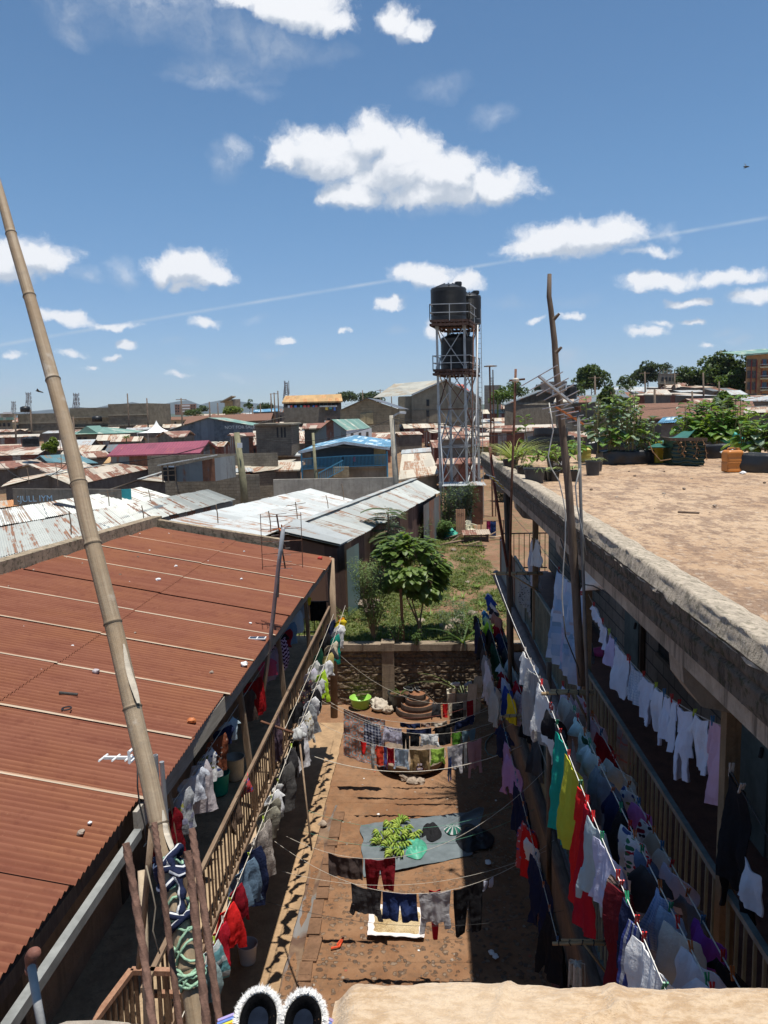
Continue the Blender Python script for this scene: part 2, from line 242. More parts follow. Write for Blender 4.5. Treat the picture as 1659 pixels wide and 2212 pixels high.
# ------------------------------------------------------------------ mesh helpers
COL=SC.collection
class MB:
    def __init__(s): s.v=[]; s.f=[]; s.uv={}; s.mi={}
    def add(s,vs,fs,uvs=None,mi=0):
        o=len(s.v); s.v+= [V(x) for x in vs]
        for i,f in enumerate(fs):
            if uvs: s.uv[len(s.f)]=[uvs[j] for j in f]
            if mi: s.mi[len(s.f)]=mi
            s.f.append([j+o for j in f])
        return s
    def quad(s,a,b,c,d,mi=0):
        a,b,c,d=map(V,(a,b,c,d)); w=(b-a).length; h=(d-a).length
        return s.add([a,b,c,d],[[0,1,2,3]],[(0,0),(w,0),(w,h),(0,h)],mi)
    def box(s,mn,mx,mi=0):
        x0,y0,z0=mn; x1,y1,z1=mx
        vs=[(x0,y0,z0),(x1,y0,z0),(x1,y1,z0),(x0,y1,z0),(x0,y0,z1),(x1,y0,z1),(x1,y1,z1),(x0,y1,z1)]
        for f in ((0,3,2,1),(4,5,6,7),(0,1,5,4),(1,2,6,5),(2,3,7,6),(3,0,4,7)): s.quad(*[vs[i] for i in f],mi=mi)
        return s
    def beam(s,a,b,w,h=None,up=(0,0,1),mi=0):
        a,b=V(a),V(b); h=h or w; d=(b-a).normalized(); u=V(up)
        if abs(d.dot(u))>.98: u=V((0,1,0))
        r=d.cross(u).normalized(); u=r.cross(d)
        p=[]
        for e in (a,b):
            for x,y in ((-1,-1),(1,-1),(1,1),(-1,1)): p.append(e+r*(x*w/2)+u*(y*h/2))
        for f in ((0,1,2,3),(7,6,5,4),(0,4,5,1),(1,5,6,2),(2,6,7,3),(3,7,4,0)): s.quad(*[p[i] for i in f],mi=mi)
        return s
    def tube(s,pts,r,n=8,mi=0,closed=True):
        pts=[V(p) for p in pts]; rs=r if isinstance(r,(list,tuple)) else [r]*len(pts); vs=[]; fs=[]; uvs=[]; u=V((0,0,1)); L=0
        for i,p in enumerate(pts):
            d=(pts[min(i+1,len(pts)-1)]-pts[max(i-1,0)]).normalized()
            if i: L+=(p-pts[i-1]).length
            if abs(d.dot(u))>.95: u=V((1,0,0)) if abs(d.x)<.9 else V((0,1,0))
            rr=d.cross(u).normalized(); u=rr.cross(d).normalized()
            for k in range(n):
                a=2*PI*k/n; vs.append(p+(rr*cos(a)+u*sin(a))*rs[i]); uvs.append((k/n,L))
        for i in range(len(pts)-1):
            for k in range(n): fs.append([i*n+k,i*n+(k+1)%n,(i+1)*n+(k+1)%n,(i+1)*n+k])
        if closed: fs.append(list(range(n))[::-1]); fs.append([(len(pts)-1)*n+k for k in range(n)])
        return s.add(vs,fs,uvs,mi)
    def lathe(s,c,prof,n=24,mi=0,sx=1,sy=1):
        c=V(c); vs=[]; fs=[]; uvs=[]
        for (r,z) in prof:
            for k in range(n): a=2*PI*k/n; vs.append(c+V((r*cos(a)*sx,r*sin(a)*sy,z))); uvs.append((k/n*6.28*max(r,.01),z))
        for i in range(len(prof)-1):
            for k in range(n): fs.append([i*n+k,i*n+(k+1)%n,(i+1)*n+(k+1)%n,(i+1)*n+k])
        return s.add(vs,fs,uvs,mi)
    def prism(s,poly,z0,z1,mi=0):
        n=len(poly); vs=[(x,y,z0) for x,y in poly]+[(x,y,z1) for x,y in poly]
        s.add(vs,[list(range(n))[::-1],[n+i for i in range(n)]],[(v[0],v[1]) for v in vs],mi)
        for i in range(n): j=(i+1)%n; s.quad(vs[i],vs[j],vs[n+j],vs[n+i],mi=mi)
        return s
    def grid(s,fn,nu,nv,uvf=None,mi=0):
        vs=[];uvs=[];fs=[]
        for i in range(nu+1):
            for j in range(nv+1):
                u,v=i/nu,j/nv; vs.append(fn(u,v)); uvs.append(uvf(u,v) if uvf else (u,v))
        for i in range(nu):
            for j in range(nv): a=i*(nv+1)+j; fs.append([a,a+nv+1,a+nv+2,a+1])
        return s.add(vs,fs,uvs,mi)
    def corr(s,p0,p1,q1,q0,lam=.1,amp=.012,nv=2,mi=0,jit=0.,thick=.004,seed=0):
        """corrugated sheet; p0-p1 lower edge, q0-q1 upper edge, ribs run from p to q"""
        p0,p1,q1,q0=map(V,(p0,p1,q1,q0)); Wd=(p1-p0).length; Ld=(q0-p0).length; n=max(6,int(Wd/lam*6)); nrm=(p1-p0).cross(q0-p0).normalized()
        if nrm.z<0: nrm=-nrm
        rnd=random.Random(seed); js=[rnd.uniform(-jit,jit) for _ in range(int(Wd/.76)+3)]
        def fn(u,v):
            a=p0.lerp(p1,u); b=q0.lerp(q1,u); k=js[int(u*Wd/.76)]
            return a.lerp(b,v)+nrm*(amp*cos(2*PI*u*Wd/lam)+k*.35)+(a-b).normalized()*(k if v<.01 else 0)
        return s.grid(fn,n,nv,lambda u,v:(u*Wd,v*Ld),mi)
    def build(s,name,mat,parent=None,smooth=False,loc=None,recalc=True):
        me=bpy.data.meshes.new(name)
        if parent is not None: o_=parent.matrix_world.translation.copy() if False else V(parent['_o'])
        elif loc is not None: o_=V(loc)
        else:
            xs=[p.x for p in s.v]; ys=[p.y for p in s.v]; zs=[p.z for p in s.v]; o_=V(((min(xs)+max(xs))/2,(min(ys)+max(ys))/2,min(zs)))
        me.from_pydata([tuple(p-o_) for p in s.v],[],s.f)
        if s.uv:
            ul=me.uv_layers.new(name='UVMap').data; li=0
            for i,f in enumerate(s.f):
                us=s.uv.get(i)
                for k in range(len(f)):
                    if us: ul[li].uv=us[k]
                    li+=1
        for m in (mat if isinstance(mat,(list,tuple)) else [mat]): me.materials.append(m)
        for i,k in s.mi.items(): me.polygons[i].material_index=k
        if smooth: me.polygons.foreach_set('use_smooth',[True]*len(me.polygons))
        if recalc and len(s.f)<4000:
            b=bmesh.new(); b.from_mesh(me); bmesh.ops.recalc_face_normals(b,faces=b.faces); b.to_mesh(me); b.free()
        me.update(); o=bpy.data.objects.new(name,me); COL.objects.link(o); o['_o']=tuple(o_)
        if parent is not None: o.parent=parent; o.location=(0,0,0)
        else: o.location=o_
        return o
def tag(o,label=None,cat=None,group=None,kind=None):
    if label: 
        w=label.split()
        o['label']=' '.join(w[:16])
    if cat: o['category']=cat
    if group: o['group']=group
    if kind: o['kind']=kind
    return o
def thing(name,label,cat,loc,group=None):
    o=bpy.data.objects.new(name,None); COL.objects.link(o); o.location=V(loc); o['_o']=tuple(V(loc)); o.empty_display_size=.2; return tag(o,label,cat,group)
def text(name,body,size,loc,rot,mat,parent=None,ext=.002,align='CENTER'):
    c=bpy.data.curves.new(name,'FONT'); c.body=body; c.size=size; c.align_x=align; c.align_y='CENTER'; c.extrude=ext
    o=bpy.data.objects.new(name,c); COL.objects.link(o); dg=bpy.context.evaluated_depsgraph_get(); me=bpy.data.meshes.new_from_object(o.evaluated_get(dg)); bpy.data.objects.remove(o)
    o=bpy.data.objects.new(name,me); COL.objects.link(o); me.materials.append(mat); o.rotation_euler=rot
    if parent is not None: o.parent=parent; o.location=V(loc)-V(parent['_o'])
    else: o.location=loc
    return o
# shared materials
M=dict(
 dirt=None,
 steel=plain('galvanised_steel',(.42,.42,.41),.45,.2,3,metal=.5), rust=plain('rusty_steel',(.16,.075,.045),.8,.4,9), darkmetal=plain('dark_metal',(.05,.045,.04),.6,.3,6),
 postwood=wood('weathered_post',(.20,.13,.08),(.33,.24,.16)), polewood=wood('dark_pole',(.10,.07,.05),(.2,.15,.11)), plank=wood('old_planks',(.09,.06,.045),(.17,.12,.085)),
 palewood=wood('pale_wood',(.42,.32,.21),(.55,.43,.3)), black=plain('black_plastic',(.018,.019,.02),.42,.2,5,spec=.5), rope=plain('rope',(.55,.5,.42),.9,.2,30), wire=plain('wire',(.03,.03,.03),.6,.2,9), white=plain('white_paint',(.72,.72,.7),.6,.1,4),
)
# ------------------------------------------------------------------ terrain and yard
def sstep(a,b,x):
    t=max(0,min(1,(x-a)/(b-a))); return t*t*(3-2*t)
def gh(x,y):
    if -9<x<13 and y<22.12: return -.25
    z=1.75+max(0,min(1,(y-45)/110))*2.6
    a=x/max(y,1.); z+=sstep(.12,.36,a)*max(0,min(9.5,(y-50)*.05))
    if y>300: z+= -min(3.,(y-300)*.004)
    return z
def ground_mat():
    s=NT('ground_soil'); v=s.coord(); f=s.noise(v,.35,8,.65); g=s.noise(v,2.6,7,.7); h=s.noise(v,20,4,.7)
    a=s.mix(s.ramp(f,.35,.65),(.20,.105,.058),(.28,.165,.10)); a=s.mix(s.ramp(g,.45,.62,0,.75),a,(.13,.12,.055)); a=s.mix(s.ramp(h,.6,.75,0,.5),a,(.42,.32,.24)); s.bump(s.math('ADD',g,h),.8,.05); return s.fin(a,.95)
def axis(lo,hi,brk,step0,grow):
    out=[]; x=brk
    st=step0
    while x<hi: out.append(x); x+=st; st*=grow
    out.append(hi); return out
xs=sorted(set([-9.001,-9,13,13.001]+[round(x,3) for x in axis(0,15000,13.5,2,1.16)]+[-round(x,3) for x in axis(0,15000,9.5,2,1.16)]+[i*1.0 for i in range(-8,13)]))
ys=sorted(set([-200,-20,-5,0,11,22.1,22.125]+[22.125+i*.5 for i in range(1,60)]+[round(y,3) for y in axis(0,20000,53,2.5,1.12)]))
mb=MB(); nx,ny=len(xs),len(ys); vs=[]
for x in xs:
    for y in ys:
        z=gh(x,y)
        if y>22.13 and y<60 and -12<x<14: z+=.16*mn.noise(V((x*.5,y*.5,0)))+.05*mn.noise(V((x*2,y*2,3)))
        vs.append((x,y,z))
mb.add(vs,[[i*ny+j,(i+1)*ny+j,(i+1)*ny+j+1,i*ny+j+1] for i in range(nx-1) for j in range(ny-1)])
tag(mb.build('ground',ground_mat(),loc=(0,0,0),recalc=False,smooth=True),kind='structure')
# yard floor: trodden red earth with embedded stones
def yard_mat():
    s=NT('yard_earth'); v=s.coord(); f=s.noise(v,.55,8,.7); g=s.noise(v,4,7,.7); h=s.noise(v,30,4,.7); vo=s.n('ShaderNodeTexVoronoi'); wv=s.n('ShaderNodeVectorMath',operation='MULTIPLY_ADD'); s.l(s.noise(v,7,4,.6,True),wv.inputs[0]); wv.inputs[1].default_value=(.14,.14,0); s.l(v,wv.inputs[2]); s.l(wv.outputs[0],vo.inputs['Vector']); vo.inputs['Scale'].default_value=10
    a=s.mix(s.ramp(f,.38,.62),(.195,.095,.045),(.27,.15,.08)); a=s.mix(s.ramp(g,.45,.7,0,.6),a,(.12,.075,.045)); 
    sp=s.n('ShaderNodeSeparateXYZ'); s.l(v,sp.inputs[0]); near=s.ramp(sp.outputs[1],11,16,1,.12)
    st=s.math('MULTIPLY',s.ramp(vo.outputs['Distance'],.28,.42,1,0),s.ramp(g,.36,.5)); st=s.math('MULTIPLY',st,near)
    sr=s.mix(s.ramp(vo.outputs['Color'],.3,.7),(.09,.07,.055),(.24,.18,.13)); a=s.mix(s.math('MULTIPLY',st,.75),a,sr)
    pale=s.ramp(s.noise(v,60,2),.70,.78); a=s.mix(s.math('MULTIPLY',pale,.5),a,(.5,.43,.36))
    s.bump(s.math('ADD',s.math('MULTIPLY',st,.9),s.math('ADD',g,s.math('MULTIPLY',h,.5))),.9,.035); return s.fin(a,.92)
mb=MB()
def yz(x,y): return .035*mn.noise(V((x*.9,y*.9,0)))+.012*mn.noise(V((x*5,y*5,1)))
mb.grid(lambda u,v:(-9+22*u,-5+27.1*v,yz(-9+22*u,-5+27.1*v)),200,240)
tag(mb.build('yard_floor',yard_mat(),loc=(0,0,0),smooth=True,recalc=False),kind='structure')
# left concrete path, drain and kerb
m_path=concrete('path_screed',(.38,.25,.14),.5,.0,1.8,streak=.3)
def wob(y,k,a=.04): return a*mn.noise(V((k,y*.9,0)))+a*.5*mn.noise(V((k,y*3.1,2)))
mb=MB(); mb.grid(lambda u,v:((-3.5)+(1.20+wob(2+18.5*v,1))*u if u>.01 else -3.5,2+18.5*v,.055+.01*mn.noise(V((u*3,v*30,0)))),8,150)
mb.grid(lambda u,v:(-2.32+wob(2+18.5*v,1),2+18.5*v,.055-u*.12),1,150)
tag(mb.build('path',m_path,loc=(0,0,0),recalc=False),kind='structure')
mb=MB(); mb.grid(lambda u,v:(-2.33+.26*u+wob(2+14*v,5,.03),2+14*v,.022-.03*sin(PI*u)),6,120)
def drain_mat():
    s=NT('drain_mud'); v=s.coord(); f=s.noise(v,3,6); w=s.ramp(s.noise(v,.8,3),.52,.6); a=s.mix(s.ramp(f,.35,.65),(.10,.055,.035),(.2,.13,.08)); a=s.mix(w,a,(.2,.19,.18)); s.set(s.p,'Base Color',a); s.set(s.p,'Roughness',s.ramp(w,0,1,.9,.12)); return s.m
tag(mb.build('drain_channel',drain_mat(),loc=(0,0,0),recalc=False),kind='structure')
mb=MB(); y=2.6; rn=random.Random(5)
while y<15.5:
    l=rn.uniform(.3,.7); x=-2.06+wob(y,5,.03); w=rn.uniform(.16,.24); mb.beam((x+w/2,y,.015+rn.uniform(0,.012)),(x+w/2+rn.uniform(-.03,.03),y+l-.03,.015+rn.uniform(0,.012)),w,.05)
    y+=l
tag(mb.build('drain_kerb',concrete('kerb_stone',(.19,.105,.06),.5,0,2)),'row of worn flat kerb stones along the open drain in the yard','kerb')
# right ground kerb (red painted plinth edge)
mb=MB(); mb.box((1.8,2,-.1),(2.0,21.8,.16)); tag(mb.build('plinth_kerb',concrete('red_plinth',(.30,.10,.07),.5,0,2)),'low red painted plinth kerb along foot of the right hand building','kerb')
# ------------------------------------------------------------------ stone retaining wall at the end of the yard
m_stone=None
def stonewall_mat():
    s=NT('rock_faced_stone'); v=s.coord(); f=s.noise(v,1.0,7,.7); g=s.noise(v,7,7,.75); 
    vo=s.n('ShaderNodeTexVoronoi'); s.l(v,vo.inputs['Vector']); vo.inputs['Scale'].default_value=5
    a=s.mix(s.ramp(f,.35,.65),(.14,.10,.068),(.25,.19,.13)); a=s.mix(s.ramp(g,.42,.62,0,.75),a,(.07,.05,.035)); s.bump(g,1,.05); return s.fin(a,.95)
t=thing('stone_wall','rock faced stone retaining wall with coping at the end of the yard','wall',(-.4,22,0))
mb=MB(); rn=random.Random(3); z=0
for r in range(7):
    h=.235; x=-3.2
    while x<3.4:
        w=rn.uniform(.9,1.5)
        def face(u,v,x=x,w=w,z=z):
            X=x+w*u; Z=z+h*v; e=min(u,1-u)*w; e2=min(v,1-v)*h; b=min(1,min(e,e2*1.5)/.035)
            return (X,22.0+.012-b*(.03+.035*mn.noise(V((X*5,Z*12,r)))+.02*mn.noise(V((X*14,Z*20,r)))),Z)
        mb.grid(face,40,9); x+=w+.006
    z+=h+.006
mb.build('masonry',stonewall_mat(),t,recalc=False)
MB().box((-3.2,22.015,-.2),(3.4,22.3,1.66)).build('core',concrete('mortar',(.2,.15,.11)),t)
mc=concrete('cast_coping',(.29,.225,.16),.5,0,2)
mb=MB(); mb.box((-3.2,21.93,1.66),(-1.36,22.3,1.86)); mb.box((-.96,21.93,1.66),(3.4,22.3,1.86)); mb.build('coping',mc,t)
mb=MB()
for k in range(7): mb.box((-1.34,21.86,k*.241),(-.98,22.0,k*.241+.235))
mb.box((-1.36,21.82,1.69),(-.96,22.3,1.93)); mb.build('pier',mc,t)
# ------------------------------------------------------------------ left building (rusty red roof)
LE=-2.58
def ZR(x): return 5.2+(-2.58-x)*.185     # roof plane
tl=thing('tenement_block','two storey tenement with rusty red corrugated roof and timber balcony, left of yard','building',(-4.475,10.74,0.903))
m_red=None
def redroof():
    s=NT('red_rust_sheet'); v=s.coord(); uv=s.n('ShaderNodeUVMap'); mp=s.n('ShaderNodeMapping'); s.l(uv.outputs[0],mp.inputs[0]); mp.inputs['Scale'].default_value=(4.5,.5,1)
    st=s.noise(mp.outputs[0],1,6,.6); f=s.noise(v,.5,7,.6); g=s.noise(v,6,6,.7); h=s.noise(v,30,3,.6)
    a=s.mix(s.ramp(st,.3,.7),(.165,.060,.038),(.23,.095,.058)); a=s.mix(s.ramp(f,.42,.7,0,.6),a,(.27,.115,.055)); a=s.mix(s.ramp(g,.5,.72,0,.5),a,(.125,.042,.028)); a=s.mix(s.ramp(h,.66,.78,0,.35),a,(.45,.25,.15))
    sp=s.n('ShaderNodeSeparateXYZ'); s.l(uv.outputs[0],sp.inputs[0]); valley_shade=s.math('MULTIPLY_ADD',s.math('COSINE',s.math('MULTIPLY',sp.outputs[0],2*PI/.082)),-.5,.5); a=s.mix(s.math('MULTIPLY',valley_shade,s.ramp(f,.3,.7,.2,.6)),a,(.10,.028,.018)); s.bump(h,.15,.01); return s.fin(a,.85,0.,.08)  # rib shading painted into the colour: valleys darkened in step with the corrugation
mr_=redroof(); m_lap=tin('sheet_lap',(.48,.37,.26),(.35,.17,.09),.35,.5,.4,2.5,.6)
laps=[18.3,16.9,15.5,14.2,12.9,11.7,10.4,9.1,7.75,6.45,5.15,3.85,2.55,1.25]
def XLf(y): return -7.16+.083*(y-12)
rn=random.Random(11)
for i in range(len(laps)-1):
    ya,yb=laps[i],laps[i+1]; XL=XLf((ya+yb)/2); dz=.006*(i%2); ex=LE+.32*max(0,(ya-6.3)/12.1)+(0 if ya>6.7 else -.05)
    xm=-4.61-.04*rn.random(); j=rn.uniform(-.02,.03)
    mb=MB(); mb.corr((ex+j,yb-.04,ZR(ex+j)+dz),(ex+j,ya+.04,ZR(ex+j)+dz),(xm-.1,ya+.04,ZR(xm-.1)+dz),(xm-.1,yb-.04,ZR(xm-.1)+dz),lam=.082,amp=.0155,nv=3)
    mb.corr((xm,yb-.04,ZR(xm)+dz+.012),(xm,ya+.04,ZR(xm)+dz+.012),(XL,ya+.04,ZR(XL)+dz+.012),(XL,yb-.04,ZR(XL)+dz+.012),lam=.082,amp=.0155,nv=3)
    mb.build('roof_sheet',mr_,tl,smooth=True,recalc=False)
    # the bare galvanised lip of each side lap
    mb=MB(); n=60
    def lip(u,v,a,b,lift): 
        x=a+(b-a)*u; wv=.012+.008*mn.noise(V((x*3,yb,0))); yy=yb-.045+v*(.032+wv); return (x,yy,ZR(x)+dz+lift+.016+.008*sin(PI*v))
    mb.grid(lambda u,v:lip(u,v,ex+j,xm,0),n,2); mb.grid(lambda u,v:lip(u,v,xm,XL,.012),n,2)
    if i not in (3,9): mb.build('sheet_lap',m_lap,tl,smooth=True,recalc=False)
m_par=concrete('mossy_parapet',(.36,.28,.19),.35,.6,2.2)
a,b=XLf(.5)-.12,XLf(18.8)-.12; mb=MB(); mb.beam((a,.5,ZR(a)-.05),(b,18.8,ZR(b)-.03),.26,.5)
mb.build('parapet',m_par,tl)
mb=MB(); mb.beam((b-.1,18.6,ZR(b)-.02),(-3.58,18.6,5.38),.2,.42); mb.build('parapet',m_par,tl)
# walls, floor, ceiling of the gallery
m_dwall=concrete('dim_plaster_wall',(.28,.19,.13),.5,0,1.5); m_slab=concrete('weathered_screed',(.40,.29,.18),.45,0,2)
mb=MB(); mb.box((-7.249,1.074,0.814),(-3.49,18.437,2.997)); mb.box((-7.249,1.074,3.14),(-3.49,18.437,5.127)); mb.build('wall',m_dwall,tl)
MB().box((-7.249,0.716,2.997),(-2.452,18.571,3.14)).build('gallery_floor',m_slab,tl)
mb=MB(); mb.box((-2.44,0.716,2.96),(-2.26,18.616,3.12)); mb.build('edge_beam',wood('pale_edge_beam',(.38,.27,.17),(.5,.38,.26),sc_=(9,1.2,9)),tl)
mb=MB(); 
for y in [x*.8+1.4 for x in range(22)]: mb.beam((-7.07,y,ZR(-7.07)-.09),(-2.67,y,ZR(-2.67)-.09),.05,.09)
mb.build('rafters',M['plank'],tl)
MB().beam((-2.70,1.074,5.06),(-2.70,6.176,5.06),.03,.12).build('fascia_board',M['plank'],tl)
mb=MB(); mb.beam((-2.595,6.265,5.056),(-2.345,18.526,5.038),.04,.22); mb.build('fascia_board',wood('grey_fascia',(.3,.27,.22),(.42,.38,.32),sc_=(9,1,9)),tl)
mb=MB(); mb.beam((-2.506,0.895,5.038),(-2.542,6.176,5.02),.065,.08); mb.build('gutter',plain('grey_gutter',(.24,.245,.23),.6,.3,3),tl)
for y in (3.2,7.2,10.1,12.7,15.5): MB().beam((-2.43,y,3.0),(-2.80+.018*y,y,5.08),.075).build('gallery_post',M['postwood'],tl)
MB().tube([(-2.327,18.169,1.171),(-2.282,18.169,3.23),(-2.3,18.213,5.154)],.09,12).build('gallery_post',wood('timber_pole',(.30,.21,.14),(.42,.31,.21)),tl,smooth=True)
for y in (2.9,5.0,7.9,10.7,13.6,16.5): MB().box((-3.52,y,3.16),(-3.47,y+.8,4.9)).build('door',wood('dark_door',(.07,.05,.04),(.12,.09,.07)),tl)
for y in (3.9,8.9,11.8,14.8): MB().box((-3.52,y,3.86),(-3.47,y+.65,4.66)).build('window',plain('shuttered_window',(.06,.06,.06),.4),tl)
mb=MB(); rn=random.Random(8)
for y in [1.5+k*.56 for k in range(31)]: mb.box((-3.5,y,.0),(-3.46,y+.02,2.95))
mb.build('wall_seams',M['darkmetal'],tl)
# railings: one thing each, rails + slats
def railing(name,label,X,y0,y1,zb,zt,step,w,mat,matr,posts=()):
    t=thing(name,label,'railing',((X),(y0+y1)/2,zb))
    mb=MB(); mb.beam((X,y0,zt),(X,y1,zt),.045,.045); mb.build('handrail',matr,t)
    mb=MB(); mb.beam((X,y0,zb+.05),(X,y1,zb+.05),.04,.04); mb.build('bottom_rail',matr,t)
    rn=random.Random(int(y0*10)); seg=max(1,int((y1-y0)/2.2)); 
    for s in range(seg):
        mb=MB(); a=y0+(y1-y0)*s/seg; b=y0+(y1-y0)*(s+1)/seg; y=a+step/2
        while y<b: mb.beam((X+rn.uniform(-.008,.008),y+rn.uniform(-.01,.01),zb+.04),(X+rn.uniform(-.008,.008),y+rn.uniform(-.012,.012),zt-.02),w,.02); y+=step
        mb.build('slats',mat,t)
    return t
m_slat=wood('brown_slats',(.17,.10,.06),(.27,.18,.11),sc_=(9,9,2)); m_hr=wood('worn_handrail',(.16,.10,.065),(.25,.18,.12),sc_=(9,1.2,9))
railing('balcony_railing','brown wooden slat railing along the balcony under red roof',-2.35,5.6,18.1,3.14,3.99,.13,.018,m_slat,m_hr)
# the landing that turns left at the near end
t=thing('landing_railing','rusty railing round the near landing of red roofed building','railing',(-2.327,5.37,3.14))
for (a,b) in (((284,2097),(400,2100)),((284,2097),(170,2250)),((309,2146),(392,2148))):
    z=3.99 if a[1]==2097 else 3.68
    MB().beam(onz(a[0],a[1],z),onz(b[0],b[1],z),.05,.045).build('rail',wood('rusty_rail',(.26,.13,.08),(.38,.22,.14)),t)
p,q=onz(284,2097,3.99),onz(170,2250,3.99); mb=MB()
for k in range(9):
    c=p.lerp(q,(k+.3)/9); mb.beam(c,c-V((0,0,.95)),.035,.02)
mb.build('slats',m_slat,t)
p,q=onz(284,2097,3.99),onz(400,2100,3.99); mb=MB()
for k in range(7):
    c=p.lerp(q,(k+.5)/7); mb.beam(c,c-V((0,0,.95)),.03,.02)
mb.build('slats',m_slat,t)
# railing at the far end of the left gallery
t=thing('end_railing','thin black metal railing at far end of left balcony','railing',(-2.775,18.258,3.14))
for z in (4.08,3.32): MB().beam((-3.45,18.26,z),(-2.33,18.26,z),.03).build('rail',M['darkmetal'],t)
mb=MB()
for k in range(9): mb.beam((-3.4+k*.13,18.26,3.19),(-3.4+k*.13,18.26,4.08),.018)
mb.build('bars',M['darkmetal'],t)
# ------------------------------------------------------------------ right building (flat earth covered roof)
tr=thing('flat_roofed_block','two storey stone block with flat concrete roof and galleries right of yard','building',(6,12,0))
def rooftop_mat():
    s=NT('roof_earth'); v=s.coord(scale=(1,1,1)); f=s.noise(v,.5,8,.65); g=s.noise(s.coord(scale=(1.5,.8,1)),2.4,8,.75); h=s.noise(v,16,5,.7)
    a=s.mix(s.ramp(f,.35,.65),(.38,.245,.145),(.49,.345,.22)); a=s.mix(s.ramp(g,.47,.57,0,.7),a,(.19,.12,.08)); a=s.mix(s.ramp(s.noise(s.coord(scale=(1.7,.8,1)),7,8,.8),.5,.6,0,.6),a,(.15,.095,.065)); a=s.mix(s.ramp(h,.53,.66,0,.55),a,(.50,.41,.32)); a=s.mix(s.ramp(s.noise(v,40,3),.62,.7,0,.6),a,(.12,.08,.06))
    sp=s.n('ShaderNodeSeparateXYZ'); s.l(v,sp.inputs[0]); far=s.ramp(sp.outputs[1],10,16); a=s.mix(s.math('MULTIPLY',far,s.ramp(f,.3,.7,.25,.9)),a,(.36,.165,.085))
    s.bump(s.math('ADD',g,s.math('MULTIPLY',h,.4)),.9,.035); return s.fin(a,.95)
mb=MB(); mb.grid(lambda u,v:(1.74+18.2*u,1+19.4*v,7.44+.02*mn.noise(V((u*30,v*30,0)))+.012*mn.noise(V((u*90,v*90,0)))),120,130)
mb.build('roof_deck',rooftop_mat(),tr,smooth=True,recalc=False)
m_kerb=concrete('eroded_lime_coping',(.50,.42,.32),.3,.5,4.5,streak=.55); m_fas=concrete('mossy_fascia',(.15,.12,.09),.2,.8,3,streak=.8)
mb=MB()
def kerb(u,v):   # eroded coping: rough top profile running the length of the roof edge
    y=.8+20.2*v; n1=mn.noise(V((y*1.7,u*3,0))); n2=mn.noise(V((y*6,u*5,1)))
    if u<.5: x=1.51+u*2*.04+.012*n2; z=7.40+u*2*.12+.012*n2
    else: w=(u-.5)*2; x=1.55+w*.24+.02*n1; z=7.52-.05*w*w+.010*n2+.012*n1
    return (x,y,z)
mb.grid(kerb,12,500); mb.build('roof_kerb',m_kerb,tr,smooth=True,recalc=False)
mb=MB()
def fas(u,v):
    y=.8+20.2*v; n=mn.noise(V((y*3,u*6,4)))*.010+mn.noise(V((y*11,u*14,4)))*.008
    z=7.42-u*.26; x=1.51+.02*u+n+(0.03 if .42<u<.5 else 0)
    return (x,y,z)
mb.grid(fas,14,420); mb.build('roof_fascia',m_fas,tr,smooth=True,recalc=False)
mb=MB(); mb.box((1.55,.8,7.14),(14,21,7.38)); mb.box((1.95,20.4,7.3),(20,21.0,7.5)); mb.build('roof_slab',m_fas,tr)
m_rb=concrete('pale_fascia_band',(.40,.33,.25),.3,.2,1.2,streak=.9)
MB().box((1.61,.8,6.98),(1.73,20.98,7.16)).build('ceiling_beam',m_rb,tr)
m_col=concrete('rust_stained_column',(.27,.18,.10),.4,0,2)
for y in (.6,5.1,9.7,14.3,18.9):
    mb=MB(); x0=1.66; pr=[(x0,6.99),(x0+.02,6.80),(x0+.14,6.64),(x0+.4,6.58),(3.4,6.58),(3.4,6.99)]
    n=len(pr); vs=[(a,y-.14,b) for a,b in pr]+[(a,y+.14,b) for a,b in pr]; mb.add(vs,[list(range(n)),[n+i for i in range(n)][::-1]]+[[i,(i+1)%n,n+(i+1)%n,n+i] for i in range(n)])
    mb.build('roof_beam',m_rb,tr)
    MB().box((2.0,y-.05,4.3),(2.1,y+.05,6.6)).build('column',m_col,tr)
    MB().box((2.0,y-.05,2.0),(2.1,y+.05,4.05)).build('column',m_col,tr)
m_sw=blocks('coursed_stone_wall',(.28,.21,.16),(.36,.27,.2),(.10,.075,.06),.5,.24,axis='y',stain=.5)
mb=MB(); mb.box((3.35,.8,4.3),(9,20.9,7.14)); mb.box((3.35,.8,-.1),(9,20.9,4.05)); mb.build('wall',m_sw,tr)
m_pur=concrete('purple_grey_beam',(.24,.17,.15),.4,0,1.5)
MB().box((1.95,.8,4.04),(3.6,21,4.18)).build('gallery_floor',m_pur,tr)
MB().box((1.95,.8,4.18),(3.35,21,4.21)).build('floor_screed',concrete('red_oxide_floor',(.20,.09,.065),.6,0,2,.6),tr)
mb=MB(); 
def bm(u,v):
    y=.8+20.2*v; n=mn.noise(V((y*2.3,0,0)))*.02; a=2*PI*u; return (1.93+.1*cos(a)+n*.5,y,4.12+.13*sin(a)+n)
mb.grid(bm,10,120); mb.build('edge_beam',m_pur,tr,smooth=True,recalc=False)
MB().box((1.97,.8,1.72),(3.35,21,1.9)).build('lower_gallery_floor',m_pur,tr)
mb=MB(); mb.grid(lambda u,v:(1.93+.1*cos(2*PI*u),.8+20.2*v,1.82+.12*sin(2*PI*u)+.02*mn.noise(V((v*40,0,0)))),10,120); mb.build('lower_edge_beam',wood('log_edge',(.13,.09,.07),(.21,.16,.12),sc_=(9,1,9)),tr,smooth=True,recalc=False)
MB().box((2.1,.8,-.1),(3.35,21,1.72)).build('plinth',m_dwall,tr)
mdf=wood('door_frame_wood',(.17,.12,.08),(.24,.17,.12))
